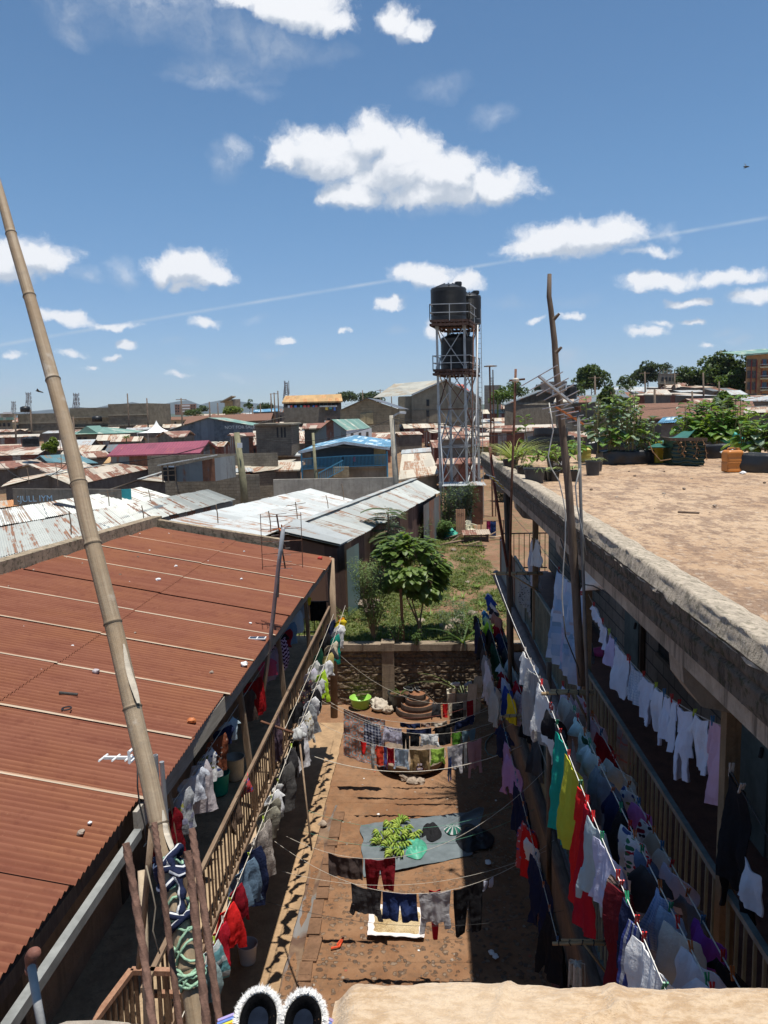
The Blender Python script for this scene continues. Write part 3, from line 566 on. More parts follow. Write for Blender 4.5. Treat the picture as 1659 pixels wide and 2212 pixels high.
for y,c in ((7.2,'g'),(11.7,'g'),(16.2,'g')):
    MB().box((3.27,y-.06,4.22),(3.33,y+.86,6.35)).build('door_frame',mdf,tr); 
    d=MB().box((3.25,y,4.22),(3.29,y+.8,6.28)).build('door',plain('grey_green_door',(.14,.16,.14),.6,.3,3),tr)
    MB().tube([(3.22,y+.1,5.2),(3.24,y+.1,5.3)],.02).build('handle',M['darkmetal'],d)
for y in (5.6,10.1,14.8): 
    w=MB().box((3.29,y,5.15),(3.34,y+.7,6.15)).build('window',plain('dark_pane',(.04,.04,.04),.15),tr); MB().box((3.26,y-.05,5.09),(3.3,y+.75,5.15)).build('sill',mdf,w)
MB().box((3.22,5.30,4.22),(3.34,5.46,6.98)).build('pale_pilaster',plain('pale_grey_paint',(.42,.46,.50),.6),tr)
m_gs=wood('grey_green_bars',(.20,.21,.16),(.30,.29,.21),sc_=(9,9,2)); m_gr=plain('grey_green_rail',(.17,.20,.19),.5,.3,5)
railing('upper_railing','grey green metal bar railing on upper gallery of flat roofed block',2.05,2.2,17.6,4.22,5.27,.14,.02,m_gs,m_gr)
railing('lower_railing','dull green bar railing on lower gallery of flat roofed block',2.05,3.2,14.0,1.92,2.95,.14,.022,m_gs,m_gr)
# corrugated screen sheets fixed on the railings
def screen(label,X,y0,y1,zb,zt,c):
    mb=MB(); mb.corr((X,y0,zb),(X,y1,zb),(X,y1,zt),(X,y0,zt),.09,.012,1); o=mb.build('tin_screen',c,recalc=False,smooth=True); tag(o,label,'sheet screen'); return o
screen('long dull green corrugated sheet screening the lower gallery railing',1.99,11.8,20.6,1.95,2.95,tin('green_grey_tin',(.15,.19,.17),(.16,.08,.05),.4))
screen('grey corrugated sheet screening far end of the upper gallery railing',2.01,15.6,20.6,4.25,5.25,tin('grey_tin_screen',(.27,.29,.27),(.2,.1,.06),.4))
t=thing('end_railing','black metal railing across far end of upper right gallery','railing',(2.7,20.8,4.2))
for z in (5.3,4.35): MB().beam((2.05,20.8,z),(3.3,20.8,z),.03).build('rail',M['darkmetal'],t)
mb=MB()
for k in range(9): mb.beam((2.12+k*.14,20.8,4.25),(2.12+k*.14,20.8,5.3),.018)
mb.build('bars',M['darkmetal'],t)
# ------------------------------------------------------------------ settlement beyond
T_white=tin('bleached_tin',(.45,.465,.43),(.22,.12,.07),.12,streak=9,sw=.2,edge=.1); T_whiter=tin('pale_zinc',(.47,.49,.475),(.26,.14,.08),.10,streak=9,sw=.15)
T_tan=tin('tan_stained_tin',(.58,.52,.41),(.27,.14,.08),.24,streak=7,sw=.25); T_rust=tin('rusty_tin',(.58,.50,.39),(.20,.09,.055),.48,streak=7,sheet=.7,edge=.07); T_rust2=tin('deep_rust_tin',(.50,.40,.30),(.21,.095,.065),.60,streak=6,edge=.08)
T_orange=tin('orange_rust_tin',(.55,.50,.40),(.46,.22,.09),.95,streak=4); T_red=tin('crimson_sheet',(.30,.07,.095),(.30,.09,.08),.05,ribs=.25); T_teal=tin('teal_sheet',(.12,.24,.26),(.2,.15,.1),.2,ribs=.2)
T_blue=tin('blue_sheet',(.13,.31,.45),(.5,.6,.65),.25,ribs=.2); T_green=tin('green_sheet',(.20,.34,.27),(.4,.42,.35),.25,ribs=.2); T_gwall=tin('grey_tin_wall',(.17,.195,.20),(.2,.09,.05),.45,row=5); T_bwall=tin('brown_tin_wall',(.17,.09,.065),(.09,.045,.035),.7,row=9,sheet=.8)
T_tealwall=tin('teal_tin_wall',(.13,.21,.21),(.12,.16,.16),.3,row=9,sheet=.9); T_brtile=plain('red_brown_tiles',(.19,.10,.065),.9,.3,6); T_ochre=tin('ochre_sheet',(.55,.34,.14),(.42,.2,.08),.3,ribs=.3); T_mix=tin('patchwork_tin_wall',(.34,.32,.29),(.19,.075,.05),.9,row=9,sheet=.8)
B_grey=blocks('grey_block_wall',(.20,.175,.135),(.25,.22,.17),(.13,.11,.09),.4,.2,axis='xy'); B_light=blocks('cream_block_wall',(.36,.30,.19),(.42,.35,.23),(.24,.2,.14),.4,.25,axis='xy'); P_grey=concrete('weathered_render',(.30,.265,.20),.55,0,.5); P_dark=concrete('sooty_wall',(.19,.165,.135),.5,0,1); P_cream=concrete('cream_render',(.50,.40,.22),.6,0,1); P_blue=plain('slate_blue_paint',(.10,.13,.17),.7,.15,1)
m_win=plain('dark_opening',(.025,.025,.028),.3,.2,2)
def wallpoly(pts,z0,ztop,mat,t,name='wall'):
    """vertical walls round a plan polygon; ztop a list of heights, one per corner"""
    mb=MB(); n=len(pts); c=[V((p[0],p[1],0)) for p in pts]
    for i in range(n):
        j=(i+1)%n; a,b=c[i],c[j]; w=(b-a).length
        mb.add([(a.x,a.y,z0),(b.x,b.y,z0),(b.x,b.y,ztop[j]),(a.x,a.y,ztop[i])],[[0,1,2,3]],[(0,0),(w,0),(w,ztop[j]-z0),(0,ztop[i]-z0)])
    mb.add([(c[i].x,c[i].y,ztop[i]) for i in range(n)],[list(range(n))])
    return mb.build(name,mat,t)
def pxroof(name,label,r0,r1,e0,e1,zr,dY,mr,mw,gable=True,cat='house',mir=1.,group=None,corr=True,lam=.12,zmin=None,ov=.25,wins=0,backroof=None):
    """house from the pixels of its ridge r0-r1 (height zr) and its near eave e0-e1, dY metres nearer"""
    fy=ony if zr>30 else onz; R0=fy(*r0,zr); R1=fy(*r1,zr)
    E0=ony(*e0,R0.y-dY); E1=ony(*e1,R1.y-dY)
    if zmin: 
        for e in (E0,E1): e.z=max(e.z,zmin)
    t=thing(name,label,cat,((R0.x+R1.x)/2,(R0.y+R1.y)/2,gh((R0.x+R1.x)/2,(R0.y+R1.y)/2)),group)
    th=V((0,0,.03)); mb=MB()
    near=R0.y<62 and corr
    def sheet(a,b,c,d,sd):
        if near: mb.corr(a,b,c,d,lam,.014,6,jit=.045,seed=sd)
        else: 
            mb.quad(a,b,c,d); mb.quad(a-th*4,b-th*4,c-th*4,d-th*4); mb.quad(a,b,b-th*4,a-th*4); mb.quad(b,c,c-th*4,b-th*4); mb.quad(d,a,a-th*4,d-th*4)
    sheet(E0,E1,R1,R0,int(r0[0]))
    B0=R0+(R0-E0)*mir; B1=R1+(R1-E1)*mir; B0.z=R0.z-(R0.z-E0.z)*mir; B1.z=R1.z-(R1.z-E1.z)*mir
    if gable: sheet(B0,B1,R1,R0,int(r1[0])+7)
    mb.build('roof',mr,t,recalc=False)
    if near and gable:
        MB().beam(R0+V((0,0,.03)),R1+V((0,0,.03)),.22,.04).build('ridge_cap',T_white,t)
    zb=gh(R0.x,R0.y)-.5; ax=(R1-R0).normalized(); cr=(E0-R0); cr.z=0; cr.normalize(); o=ov
    c0=E0+ax*o-cr*o; c1=E1-ax*o-cr*o
    if gable:
        d0=B0+ax*o+cr*o; d1=B1-ax*o+cr*o; g0=R0+ax*o; g1=R1-ax*o; k=.06
        w=wallpoly([c0,c1,g1,d1,d0,g0],zb,[c0.z-k,c1.z-k,g1.z-k,d1.z-k,d0.z-k,g0.z-k],mw,t)
    else:
        d0=R0+ax*o; d1=R1-ax*o; k=.1
        w=wallpoly([c0,c1,d1,d0],zb,[c0.z-k,c1.z-k,d1.z-k,d0.z-k],mw,t)
    for i in range(wins):
        p=c0.lerp(c1,(i+.5)/wins); n=cr; a=ax*.35
        zt=p.z-.5; f=MB(); q=[p-a+n*.03,p+a+n*.03]
        f.quad((q[0].x,q[0].y,zt-.9),(q[1].x,q[1].y,zt-.9),(q[1].x,q[1].y,zt),(q[0].x,q[0].y,zt)); f.build('window',m_win,t)
    return t
H_=lambda s:s
# the long pale roofs just beyond the yard
def polyroof(name,label,R0,R1,E0,E1,B0,B1,mr,mw,zb,cat='shed',amp=.014,under=True,ovx=.2):
    t=thing(name,label,cat,((R0+R1)/2).xy.to_3d()+V((0,0,zb)))
    mb=MB(); mb.corr(E0,E1,R1,R0,.12,amp,8,jit=.05,seed=3)
    if B0 is not None: mb.corr(B0,B1,R1,R0,.12,amp,8,jit=.05,seed=5)
    mb.build('roof',mr,t,recalc=False,smooth=True)
    if B0 is not None: MB().beam(R0+V((0,0,.035)),R1+V((0,0,.035)),.30,.012).build('ridge_cap',T_white,t)
    ax=(R1-R0).normalized(); cr=(E0-R0); cr.z=0; cr=cr.normalized(); o=ovx
    c0,c1=E0+ax*o-cr*o,E1-ax*o-cr*o
    if B0 is not None: d0,d1=B0+ax*o+cr*o,B1-ax*o+cr*o; pts=[c0,c1,R1-ax*o,d1,d0,R0+ax*o]
    else: pts=[c0,c1,R1-ax*o,R0+ax*o]
    wallpoly(pts,zb-1,[p.z-.09 for p in pts],mw,t)
    return t
z=4.95
Rb0=onz(596,1149,z); Rb1=onz(896,1035,z); Eb0=onz(735,1180,4.25); Eb1=onz(950,1063,4.25)
Bb0=Rb0+(Rb0-Eb0); Bb0.z=4.3; Bb1=Rb1+(Rb1-Eb1); Bb1.z=4.3
tb=polyroof('long_shed','long bleached tin roofed shed with one lifted sheet directly beyond the red roof',Rb0,Rb1,Eb0,Eb1,Bb0,Bb1,T_white,T_bwall,1.8)
# lifted sheet near its left end
def bil(a,b,c,d,u,v): return a.lerp(b,u).lerp(d.lerp(c,u),v)
mb=MB(); p=[bil(Eb0,Eb1,Rb1,Rb0,u,v) for u,v in ((.0,0),(.085,0),(.085,1),(-.0,1))]
mb.corr(p[0]+V((0,0,.06)),p[1]+V((0,0,.05)),p[2]+V((0,0,.22)),p[3]+V((0,0,.06)),.12,.014,4); mb.build('lifted_sheet',T_whiter,tb,smooth=True,recalc=False)
MB().quad(Eb0+V((.21,-.05,-2.6)),Eb0+V((.5,1.35,-2.6)),Eb0+V((.5,1.35,-.12)),Eb0+V((.21,-.05,-.12))).build('teal_wall_panel',T_tealwall,tb)
MB().quad(Eb1+V((-.9,-5,-2.6)),Eb1+V((.02,-.1,-2.6)),Eb1+V((.02,-.1,-.12)),Eb1+V((-.9,-5,-.12))).build('grey_wall_panel',T_gwall,tb)
Ra0=onz(340,1129,4.95); Ra1=onz(671,1055,4.95); Ea0=onz(560,1172,4.35); Ea1=onz(763,1080,4.35)
polyroof('long_shed','wide pale zinc roof with a few rust spots, between the two long white roofs',Ra0,Ra1,Ea0,Ea1,None,None,T_whiter,P_dark,1.8)
Rc0=onz(-60,1150,4.9); Rc1=onz(449,1057,4.9); Ec0=onz(-60,1218,4.2); Ec1=onz(509,1079,4.2)
polyroof('long_shed','long white tin roof with brown rust streaks behind mossy parapet on the left',Rc0,Rc1,Ec0,Ec1,None,None,tin('streaked_tin',(.43,.44,.40),(.20,.10,.06),.04,streak=6,row=6,sw=.12,edge=.06),T_gwall,1.8)
Rd0=onz(-60,1110,4.9); Rd1=onz(304,1052,4.9); Ed0=onz(-60,1146,4.3); Ed1=onz(372,1073,4.3)
polyroof('long_shed','white tin roof with missing sheet gap, behind the rust streaked long roof',Rd0,Rd1,Ed0,Ed1,None,None,T_white,P_dark,1.8)
MB().quad(*[bil(Ed0,Ed1,Rd1,Rd0,u,v)+V((0,0,.03)) for u,v in ((.46,.25),(.50,.22),(.42,.82),(.38,.80))]).build('roof_gap',m_win,None)
tag(COL.objects[-1],'dark gap where one sheet is missing from white tin roof','roof gap')
pxroof('lean_to','orange rusty tin roof strip below the wall with blue lettering',(-40,1088),(150,1062),(-40,1104),(160,1072),4.7,2.0,T_orange,P_dark,gable=False)
pxroof('lean_to','narrow pale roof strip beside the mossy parapet at left edge',(-30,1212),(165,1160),(-30,1222),(172,1168),4.5,.9,T_white,P_dark,gable=False)
# thin antenna sticks on these roofs
for i,(x,y0,y1,yy) in enumerate([(233,1058,1093,30),(308,1092,1130,26),(151,1104,1155,22),(322,1058,1082,33),(468,1090,1130,24),(582,1104,1150,24),(640,1084,1136,27),(706,1070,1098,33),(740,1045,1080,34),(122,1000,1050,42),(60,1010,1045,42),(130,940,1010,46)]):
    a=ony(x-2,y0,yy); b=ony(x+3,y1,yy); mb=MB(); mb.tube([a,a.lerp(b,.5)+V((.02,0,0)),b],.018,6)
    if i%3==0: mb.beam(a+V((-.35,0,-.15)),a+V((.35,.1,-.05)),.02); mb.beam(a+V((-.25,0,-.3)),a+V((.25,.1,-.25)),.02)
    tag(mb.build('antenna_stick',M['postwood']),'thin wooden aerial stick standing up from a tin roof','aerial','aerial sticks on the pale tin roofs')
# wall with worn blue lettering
def fwall(name,label,p0,p1,Y0,Y1,mat,th=.2,zb=None,cat='wall'):
    a=ony(*p0,Y0); b=ony(*p1,Y1); zb=zb if zb is not None else min(gh(a.x,a.y),gh(b.x,b.y))-.6; d=(b-a); d.z=0; d.normalize(); n=V((-d.y,d.x,0))*th
    mb=MB(); vs=[V((a.x,a.y,zb)),V((b.x,b.y,zb)),V((b.x,b.y,zb))+n,V((a.x,a.y,zb))+n,a,b,b+n,a+n]
    for f in ((0,1,5,4),(1,2,6,5),(2,3,7,6),(3,0,4,7),(4,5,6,7)): mb.quad(*[vs[i] for i in f])
    return tag(mb.build(name,mat),label,cat)
wl1=fwall('block_wall','dark sooty block wall with worn pale blue hand painted lettering',(27,1056),(262,1057),36,38.5,P_dark)
tx=text('painted_lettering','KJULL IYM',.42,(0,0,0),(R(90),0,R(2)),plain('worn_blue_paint',(.33,.52,.66),.8,.4,20),None); wp=ony(76,1077,36.28); tx.parent=wl1; tx.location=wp-V(wl1['_o'])+V((0,-.16,0))
MB_t=fwall('gate','bright teal sheet gate at the right end of the lettered wall',(238,1059),(283,1056),38.4,39,plain('teal_gate',(.05,.34,.36),.6,.1,2),.05)
fwall('block_wall','long grey rendered wall standing below the blue roofed house',(590,1036),(850,1031),46,47,concrete('grey_render',(.40,.37,.31),.5,0,.8))
fwall('block_wall','grey block wall behind the two storey tin shack',(318,985),(600,978),58,62,B_grey)
fwall('block_wall','dark block wall beneath the tan roofs at picture centre left',(355,1022),(560,1026),47,48,B_grey)
# gate house shacks and middle distance houses: (name,label,r0,r1,e0,e1,zr,dY,roof,wall,gable)
HS=[
('long rusty brown hall roof behind the blue grey shed',(408,899),(590,892),(396,916),(585,907),150,12,T_brtile,P_dark,1,0),
('rusty gabled house with brown and cream striped roof behind the bamboo',(150,1016),(306,993),(180,1044),(338,1009),5.1,4.5,T_rust,P_dark,1,0),
('pale tin roof sloping beside the dark gable left of the bamboo',(100,1027),(150,1014),(0,1052),(30,1034),5.0,1.5,T_tan,P_dark,1,0),
('tan and rust gable roof above the lettered wall',(105,1028),(170,1016),(150,1047),(215,1033),4.95,2.0,T_tan,P_dark,1,0),
('teal sheet roof house left of the bamboo pole',(86,984),(165,980),(104,1000),(212,1000),5.3,3.2,T_teal,P_dark,1,0),
('rust brown roof at left edge below the teal roof',(-20,998),(80,992),(-20,1012),(112,1008),5.0,3.0,T_rust2,P_dark,1,0),
('rust and white patchwork roof just left of the bamboo',(60,1002),(180,997),(100,1020),(210,1012),5.0,3.0,T_rust,P_dark,1,0),
('patchwork tin shack with red and grey wall sheets at left edge',(-20,972),(100,962),(-20,986),(88,972),5.2,2.4,T_rust,T_mix,1,0),
('white roofed shack beside the round black tank at left edge',(-20,955),(50,952),(-20,968),(62,965),5.0,3,T_whiter,P_dark,1,0),
('long house with crimson sheet roof and grey gable end',(256,960),(452,951),(231,984),(432,978),66,5,T_red,T_gwall,1,0),
('tan orange roofed house in front of the crimson roof',(236,986),(342,982),(216,1009),(327,1004),5.5,4,T_ochre,P_dark,1,0),
('rust and cream striped roof between the bamboo and crimson roof',(172,976),(228,973),(180,989),(240,985),5.4,3,T_rust,B_grey,1,0),
('two brown and cream roofs below the green hipped roof',(160,952),(205,950),(166,962),(200,962),5.2,3,T_rust,B_grey,1,0),
('rusty low roof right below the green hipped roof',(210,952),(250,954),(224,962),(262,965),5.1,3,T_rust,B_grey,1,0),
('small red rust gabled house below the white tent',(352,932),(412,930),(372,945),(402,942),95,4,T_rust2,B_grey,1,0),
('low pale roofed shack under the blue grey shed',(380,951),(450,948),(374,956),(462,952),4.9,3,T_whiter,T_gwall,1,0),
('rust topped grey tin shack left of the leaning wooden pole',(470,946),(520,944),(463,954),(530,952),5.0,3,T_rust,T_gwall,1,0),
('brick red roofed shack above the leaning wooden pole',(495,936),(545,934),(500,942),(552,941),80,3,T_rust2,T_gwall,1,0),
('tan tin roof running behind the two storey shack',(300,1036),(352,1020),(236,1057),(352,1040),4.9,2.2,T_tan,P_dark,1,0),
('wide tan streaked roof right of the two storey shack',(462,1004),(640,992),(424,1036),(600,1014),4.9,4.5,T_tan,B_grey,0,0),
('red and white patched roof behind the leaning wooden pole',(462,993),(560,991),(464,1010),(545,1004),5.0,3.0,T_rust,B_grey,1,0),
('pale tan roof left of the blue veranda',(560,1000),(655,996),(552,1018),(648,1014),4.8,2.5,T_tan,P_dark,0,0),
('small grey tin hut with pale lean roof beside the long pale shed',(470,1013),(543,1010),(474,1022),(548,1018),4.6,1.5,T_whiter,T_gwall,0,1),
('white and rust low roof under the grey two storey house',(570,978),(640,975),(566,986),(652,983),5.0,2.5,T_whiter,P_dark,1,0),
('brick red roof beside the green gabled house',(655,915),(705,913),(652,926),(700,924),85,4,T_rust2,P_dark,1,0),
('rusty patched roof on grey walls right of the concrete lamp pole',(868,981),(931,978),(861,1036),(949,1022),5.0,6.5,T_tan,P_grey,0,0),
('white tin roof above the rusty patched roof by the lamp pole',(868,972),(930,966),(866,980),(932,975),5.2,2,T_whiter,P_dark,0,0),
('rusty red and white house roof seen through the water tower',(950,934),(1030,930),(945,948),(1035,945),72,4,T_rust,P_dark,1,0),
('patchwork rust roof right of the water tower',(1060,920),(1200,916),(1050,932),(1205,930),75,4,T_rust,T_mix,1,0),
('long rust red corrugated wall and white roof beyond the tower',(925,955),(1120,950),(935,975),(1130,970),5.0,4,T_whiter,T_bwall,0,0),
('white roofed shed standing right behind tower legs',(960,1041),(1045,1040),(955,1050),(1052,1048),4.3,1.6,T_whiter,T_gwall,0,0),
('low brown roof with red patches behind the tower mid level',(945,990),(1040,988),(940,1003),(1042,1000),4.8,2.5,T_rust2,T_mix,1,0),
('brick gable house with grey roof right of the antenna pole',(1160,843),(1175,842),(1086,874),(1092,874),115,10,T_gwall,B_grey,1,0),
('long red brown tiled roof beyond the rooftop garden',(1380,872),(1625,866),(1365,905),(1640,900),72,8,T_brtile,P_dark,1,0),
('small bright blue roofed building below the tiled roof',(1432,902),(1475,900),(1420,914),(1478,912),58,4,T_blue,P_dark,1,0),
('pale roofed house with open gable under the unfinished block',(1400,842),(1440,840),(1390,852),(1452,852),125,8,T_tan,P_dark,1,0),
('dark roofed house left of the pale roofed house uphill',(1300,845),(1350,840),(1290,858),(1372,858),120,8,T_gwall,P_dark,1,0),
('low white roof strip behind the tiled roof at right edge',(1600,858),(1700,855),(1596,866),(1700,864),95,5,T_whiter,P_dark,1,0),
('rusty white streaked roofs at the far right beyond plants',(1610,880),(1700,876),(1605,892),(1700,890),60,4,T_tan,P_dark,1,0),
('grey tin roof uphill behind the thin antenna pole',(1225,858),(1290,852),(1222,870),(1290,868),100,6,T_gwall,B_grey,1,0),
('tan roofed cottage behind the dark round tree',(1200,860),(1240,858),(1196,868),(1240,867),95,5,T_tan,B_grey,1,0),
('blue and white roofs behind the rusty brown hall',(550,885),(600,882),(545,890),(606,888),190,6,T_blue,P_dark,1,0),
('white roofed low block right of orange roofed gallery house',(880,868),(940,864),(870,876),(930,873),180,5,T_whiter,P_grey,1,0),
]
for i,(lab,r0,r1,e0,e1,zr,dY,mr,mw,g,w) in enumerate(HS):
    pxroof('tin_roofed_house',lab,r0,r1,e0,e1,zr,dY,mr,mw,gable=bool(g),wins=w)
# ------------------------------------------------------------------ particular buildings
def pbox(t,name,x0,x1,yt,yb,Y,dep,mat,rot=0.,zb=None):
    """block whose front face spans pixels x0-x1 with its top at pixel yt, at distance Y"""
    a=ony(x0,yt,Y); b=ony(x1,yt,Y); z1=(a.z+b.z)/2; z0=zb if zb is not None else ony((x0+x1)/2,yb,Y).z
    d=V((cos(rot),sin(rot),0)); n=V((-sin(rot),cos(rot),0)) if rot else V(((a.x+b.x)/2/Y,1,0)); w=b.x-a.x; A=V((a.x,Y,0)); P=[A,A+d*w,A+d*w+n*dep,A+n*dep]
    mb=MB()
    for i in range(4):
        p,q=P[i],P[(i+1)%4]; mb.quad((p.x,p.y,z0),(q.x,q.y,z0),(q.x,q.y,z1),(p.x,p.y,z1))
    mb.quad(*[(p.x,p.y,z1) for p in P]); mb.quad(*[(p.x,p.y,z0) for p in P[::-1]])
    return mb.build(name,mat,t)
def T(name,label,cat,px,py,Y,group=None):
    p=ony(px,py,Y); return thing(name,label,cat,(p.x,p.y,gh(p.x,p.y)),group)
# long grey block building, left
t=T('block_building','long unplastered grey block building in three stepped masses, far left','building',190,945,160)
m=blocks('bare_block',(.19,.165,.12),(.24,.205,.15),(.15,.13,.10),.8,.5,axis='xy',stain=.45)
pbox(t,'wall',38,152,893,955,160,14,m); pbox(t,'wall',150,234,881,955,161,14,m); pbox(t,'wall',233,322,872,950,158,12,m,R(-3)); pbox(t,'side_wall',322,340,872,940,158.2,14,m,R(38))
for x0,x1,y in ((38,152,912),(38,152,932),(150,234,900),(150,234,922),(233,322,895),(233,322,917)): pbox(t,'floor_band',x0,x1,y,y+2.4,(159.85 if x0<200 else 157.8),1,P_grey,0 if x0<200 else R(-3))
pbox(t,'balcony_frame',23,40,894,897,158,3,P_grey); pbox(t,'balcony_frame',30,33,895,950,158,1,P_grey); pbox(t,'balcony_frame',24,40,914,917,158,3,P_grey)
for x in (240,300,340): pass
for x,y in ((55,884),(210,905),(222,930)): 
    p=ony(x,y+6,158); tt=MB().lathe(p,[(0,1.25),(.5,1.2),(.95,1.0),(1.0,.8),(1.0,.05),(.9,0)],16).build('water_tank',M['black'],smooth=True); tag(tt,{55:'round black water tank on top of grey block building',210:'black water tank in upper opening of the grey block building',222:'black water tank low beside the grey block building'}[x],'water tank')
# far-left apartment with green roof band
t=T('apartment_block','distant apartment block with pale green roof at the left edge','building',10,930,190)
pbox(t,'wall',-30,26,905,955,190,12,P_grey); pbox(t,'roof',-32,30,902,908,189,14,T_green)
for k in range(3):
    for j in range(2): pbox(t,'window',-4+k*10,1+k*10,914+j*14,921+j*14,189.8,.5,m_win)
t=T('apartment_block','white topped distant flats above left edge balconies','building',10,898,420); pbox(t,'wall',0,30,893,905,420,20,P_grey); pbox(t,'roof',6,26,890,894,419,10,M['white'])
# green hipped roof house
t=T('hip_roofed_house','grey walled house with pale green hipped roof and small dormer gable','house',210,950,118)
pbox(t,'wall',158,256,938,975,118,10,B_grey)
e=[ony(152,940,117),ony(266,934,117)]; zz=(e[0].z+e[1].z)/2; L0,L1=V((e[0].x,117,zz)),V((e[1].x,117,zz)); K0,K1=L0+V((0,12,0)),L1+V((0,12,0)); r0=V((ony(188,924,123).x,123,ony(205,923,123).z)); r1=V((ony(226,922,123).x,123,r0.z))
mb=MB(); mb.quad(L0,L1,r1,r0); mb.add([L0,r0,K0],[[0,1,2]],[(0,0),(3,3),(6,0)]); mb.add([L1,K1,r1],[[0,1,2]],[(0,0),(6,0),(3,3)]); mb.quad(K1,K0,r0,r1); mb.build('roof',T_green,t)
p=ony(188,937,117.6); mb=MB(); a,b,c=p+V((-1.8,0,0)),p+V((1.8,0,0)),p+V((0,0,1.2)); mb.add([a,b,c,a+V((0,4,0)),b+V((0,4,0)),c+V((0,5,0))],[[0,1,2],[0,2,5,3],[1,4,5,2]],[(0,0)]*6); mb.build('dormer',T_green,t)
for x in (168,180): pbox(t,'window',x,x+7,945,957,117.9,.2,m_win)
# white event tent
p=ony(339,934,120); t=thing('event_tent','white peaked event tent beside the grey block building','tent',(p.x,p.y,gh(p.x,p.y)))
pk=ony(337,908,120); n=24; vs=[]; fs=[]; pr=[(0.,1.),(.04,.86),(.12,.60),(.25,.36),(.45,.17),(.7,.06),(1.,0.)]
mb=MB()
for i,(r,h) in enumerate(pr):
    for k in range(n):
        a=2*PI*k/n; q=1/max(abs(cos(a)),abs(sin(a))); vs.append((p.x+2.4*r*q*cos(a),p.y+2.4*r*q*sin(a),p.z+h*(pk.z-p.z)))
for i in range(len(pr)-1):
    for k in range(n): fs.append([i*n+k,i*n+(k+1)%n,(i+1)*n+(k+1)%n,(i+1)*n+k])
mb.add(vs,fs); mb.build('canopy',plain('tent_fabric',(.75,.75,.72),.7,.04,1),t,smooth=True)
for a,b in ((-1,-1),(1,-1),(1,1),(-1,1)): MB().tube([(p.x+2.3*a,p.y+2.3*b,p.z),(p.x+2.3*a,p.y+2.3*b,gh(p.x,p.y)-.3)],.06,6).build('pole',M['white'],t)
# blue grey shed with lettering
t=T('tin_shed','wide blue grey tin shed with white sale lettering on its gable','shed',450,940,105)
A,Bq,Cq=ony(362,931,105),ony(450,903,105),ony(546,920,105); zb=gh(A.x,105)-.5
mb=MB(); mb.add([(A.x,105,zb),(Cq.x,105,zb),Cq,Bq,A],[[0,1,2,3,4]],[(A.x,0),(Cq.x,0),(Cq.x,Cq.z-zb),(Bq.x,Bq.z-zb),(A.x,A.z-zb)]); mb.build('wall',tin('slate_tin_wall',(.16,.195,.225),(.11,.14,.16),.6,row=9,sheet=.9),t)
o=V((0,9,0)); u=V((0,-.4,.08)); mb=MB(); mb.quad(A+u,Bq+u,Bq+o,A+o); mb.quad(Bq+u,Cq+u,Cq+o,Bq+o); mb.build('roof',T_green,t)
pp=ony(518,923,104.6); wq=text('painted_lettering','NOT FOR SALE',.62,pp,(R(90),0,R(0)),plain('dull_white_paint',(.42,.47,.5),.8),t)
# grey two-storey block house with dark openings
t=T('block_house','grey two storey block house with three tall dark openings','house',600,975,72)
pbox(t,'wall',552,628,918,985,72,8,B_grey,R(4)); pbox(t,'roof_slab',548,632,915.5,919,71.6,9,P_grey,R(4))
for x in (597,606,613): pbox(t,'opening',x,x+4,923,945,71.98+.25*(x-552)/76,.1,m_win,R(4))
mb=MB(); q=ony(549,918,71); mb.corr(q+V((0,0,.1)),q+V((2.2,0,.6)),q+V((2.2,4,.7)),q+V((0,4,.2)),.15,.01,1); mb.build('sheet_roof',T_whiter,t)
# green gabled house with white side wall
t=T('gabled_house','green roofed house with grey tin gable and white side wall','house',735,955,78)
ap,el,er=ony(717,907,78),ony(676,940,78),ony(748,930,78); zb=2.0
mb=MB(); mb.add([(el.x,78,zb),(er.x,78,zb),er,ap,el],[[0,1,2,3,4]],[(el.x,0),(er.x,0),(er.x,er.z),(ap.x,ap.z),(el.x,el.z)]); mb.build('gable_wall',tin('grey_teal_tin',(.25,.30,.30),(.2,.1,.07),.35,row=9),t)
rb=V((ap.x+1.9,88,ap.z)); eb=V((er.x+1.9,88,er.z)); lb=V((el.x+1.9,88,el.z)); u=V((0,-.3,.05))
MB().quad(er+u,eb,rb,ap+u).build('roof',T_green,t); MB().quad(el+u,lb,rb,ap+u).build('roof',T_green,t)
MB().quad((er.x,78,zb),(eb.x,88,zb),eb,er).build('white_wall',M['white'],t)
for k in range(3): 
    a=er.lerp(eb,.15+k*.3)+V((.03,-.02,-.35)); b=er.lerp(eb,.25+k*.3)+V((.03,-.02,-.35)); MB().quad(a-V((0,0,1.1)),b-V((0,0,1.1)),b,a).build('window',m_win,t)
# blue roofed house with veranda, railing, stair
t=T('veranda_house','dark house with bright blue roof and light blue balcony railing','house',745,1000,60)
a,b,c=ony(648,974,58),ony(745,953,58),ony(843,966,58); o=V((0,9,.2)); u=V((0,-.8,0))
mb=MB(); mb.quad(a+u,b+u,b+o,a+o); mb.quad(b+u,c+u,c+o,b+o); mb.build('roof',T_blue,t)
mb=MB(); mb.beam(a+u-V((0,0,.08)),b+u-V((0,0,.08)),.08,.2); mb.beam(b+u-V((0,0,.08)),c+u-V((0,0,.08)),.08,.2); mb.build('fascia',plain('pale_fascia',(.42,.5,.56),.6),t)
q0,q1=ony(672,980,59.5),ony(836,975,59.5); zf=ony(745,1010,58).z; MB().add([(q0.x,59.5,zf-2.4),(q1.x,59.5,zf-2.4),(q1.x,59.5,c.z-.1),(b.x,59.5,b.z-.15),(q0.x,59.5,a.z+.0)],[[0,1,2,3,4]]).build('wall',P_blue,t)
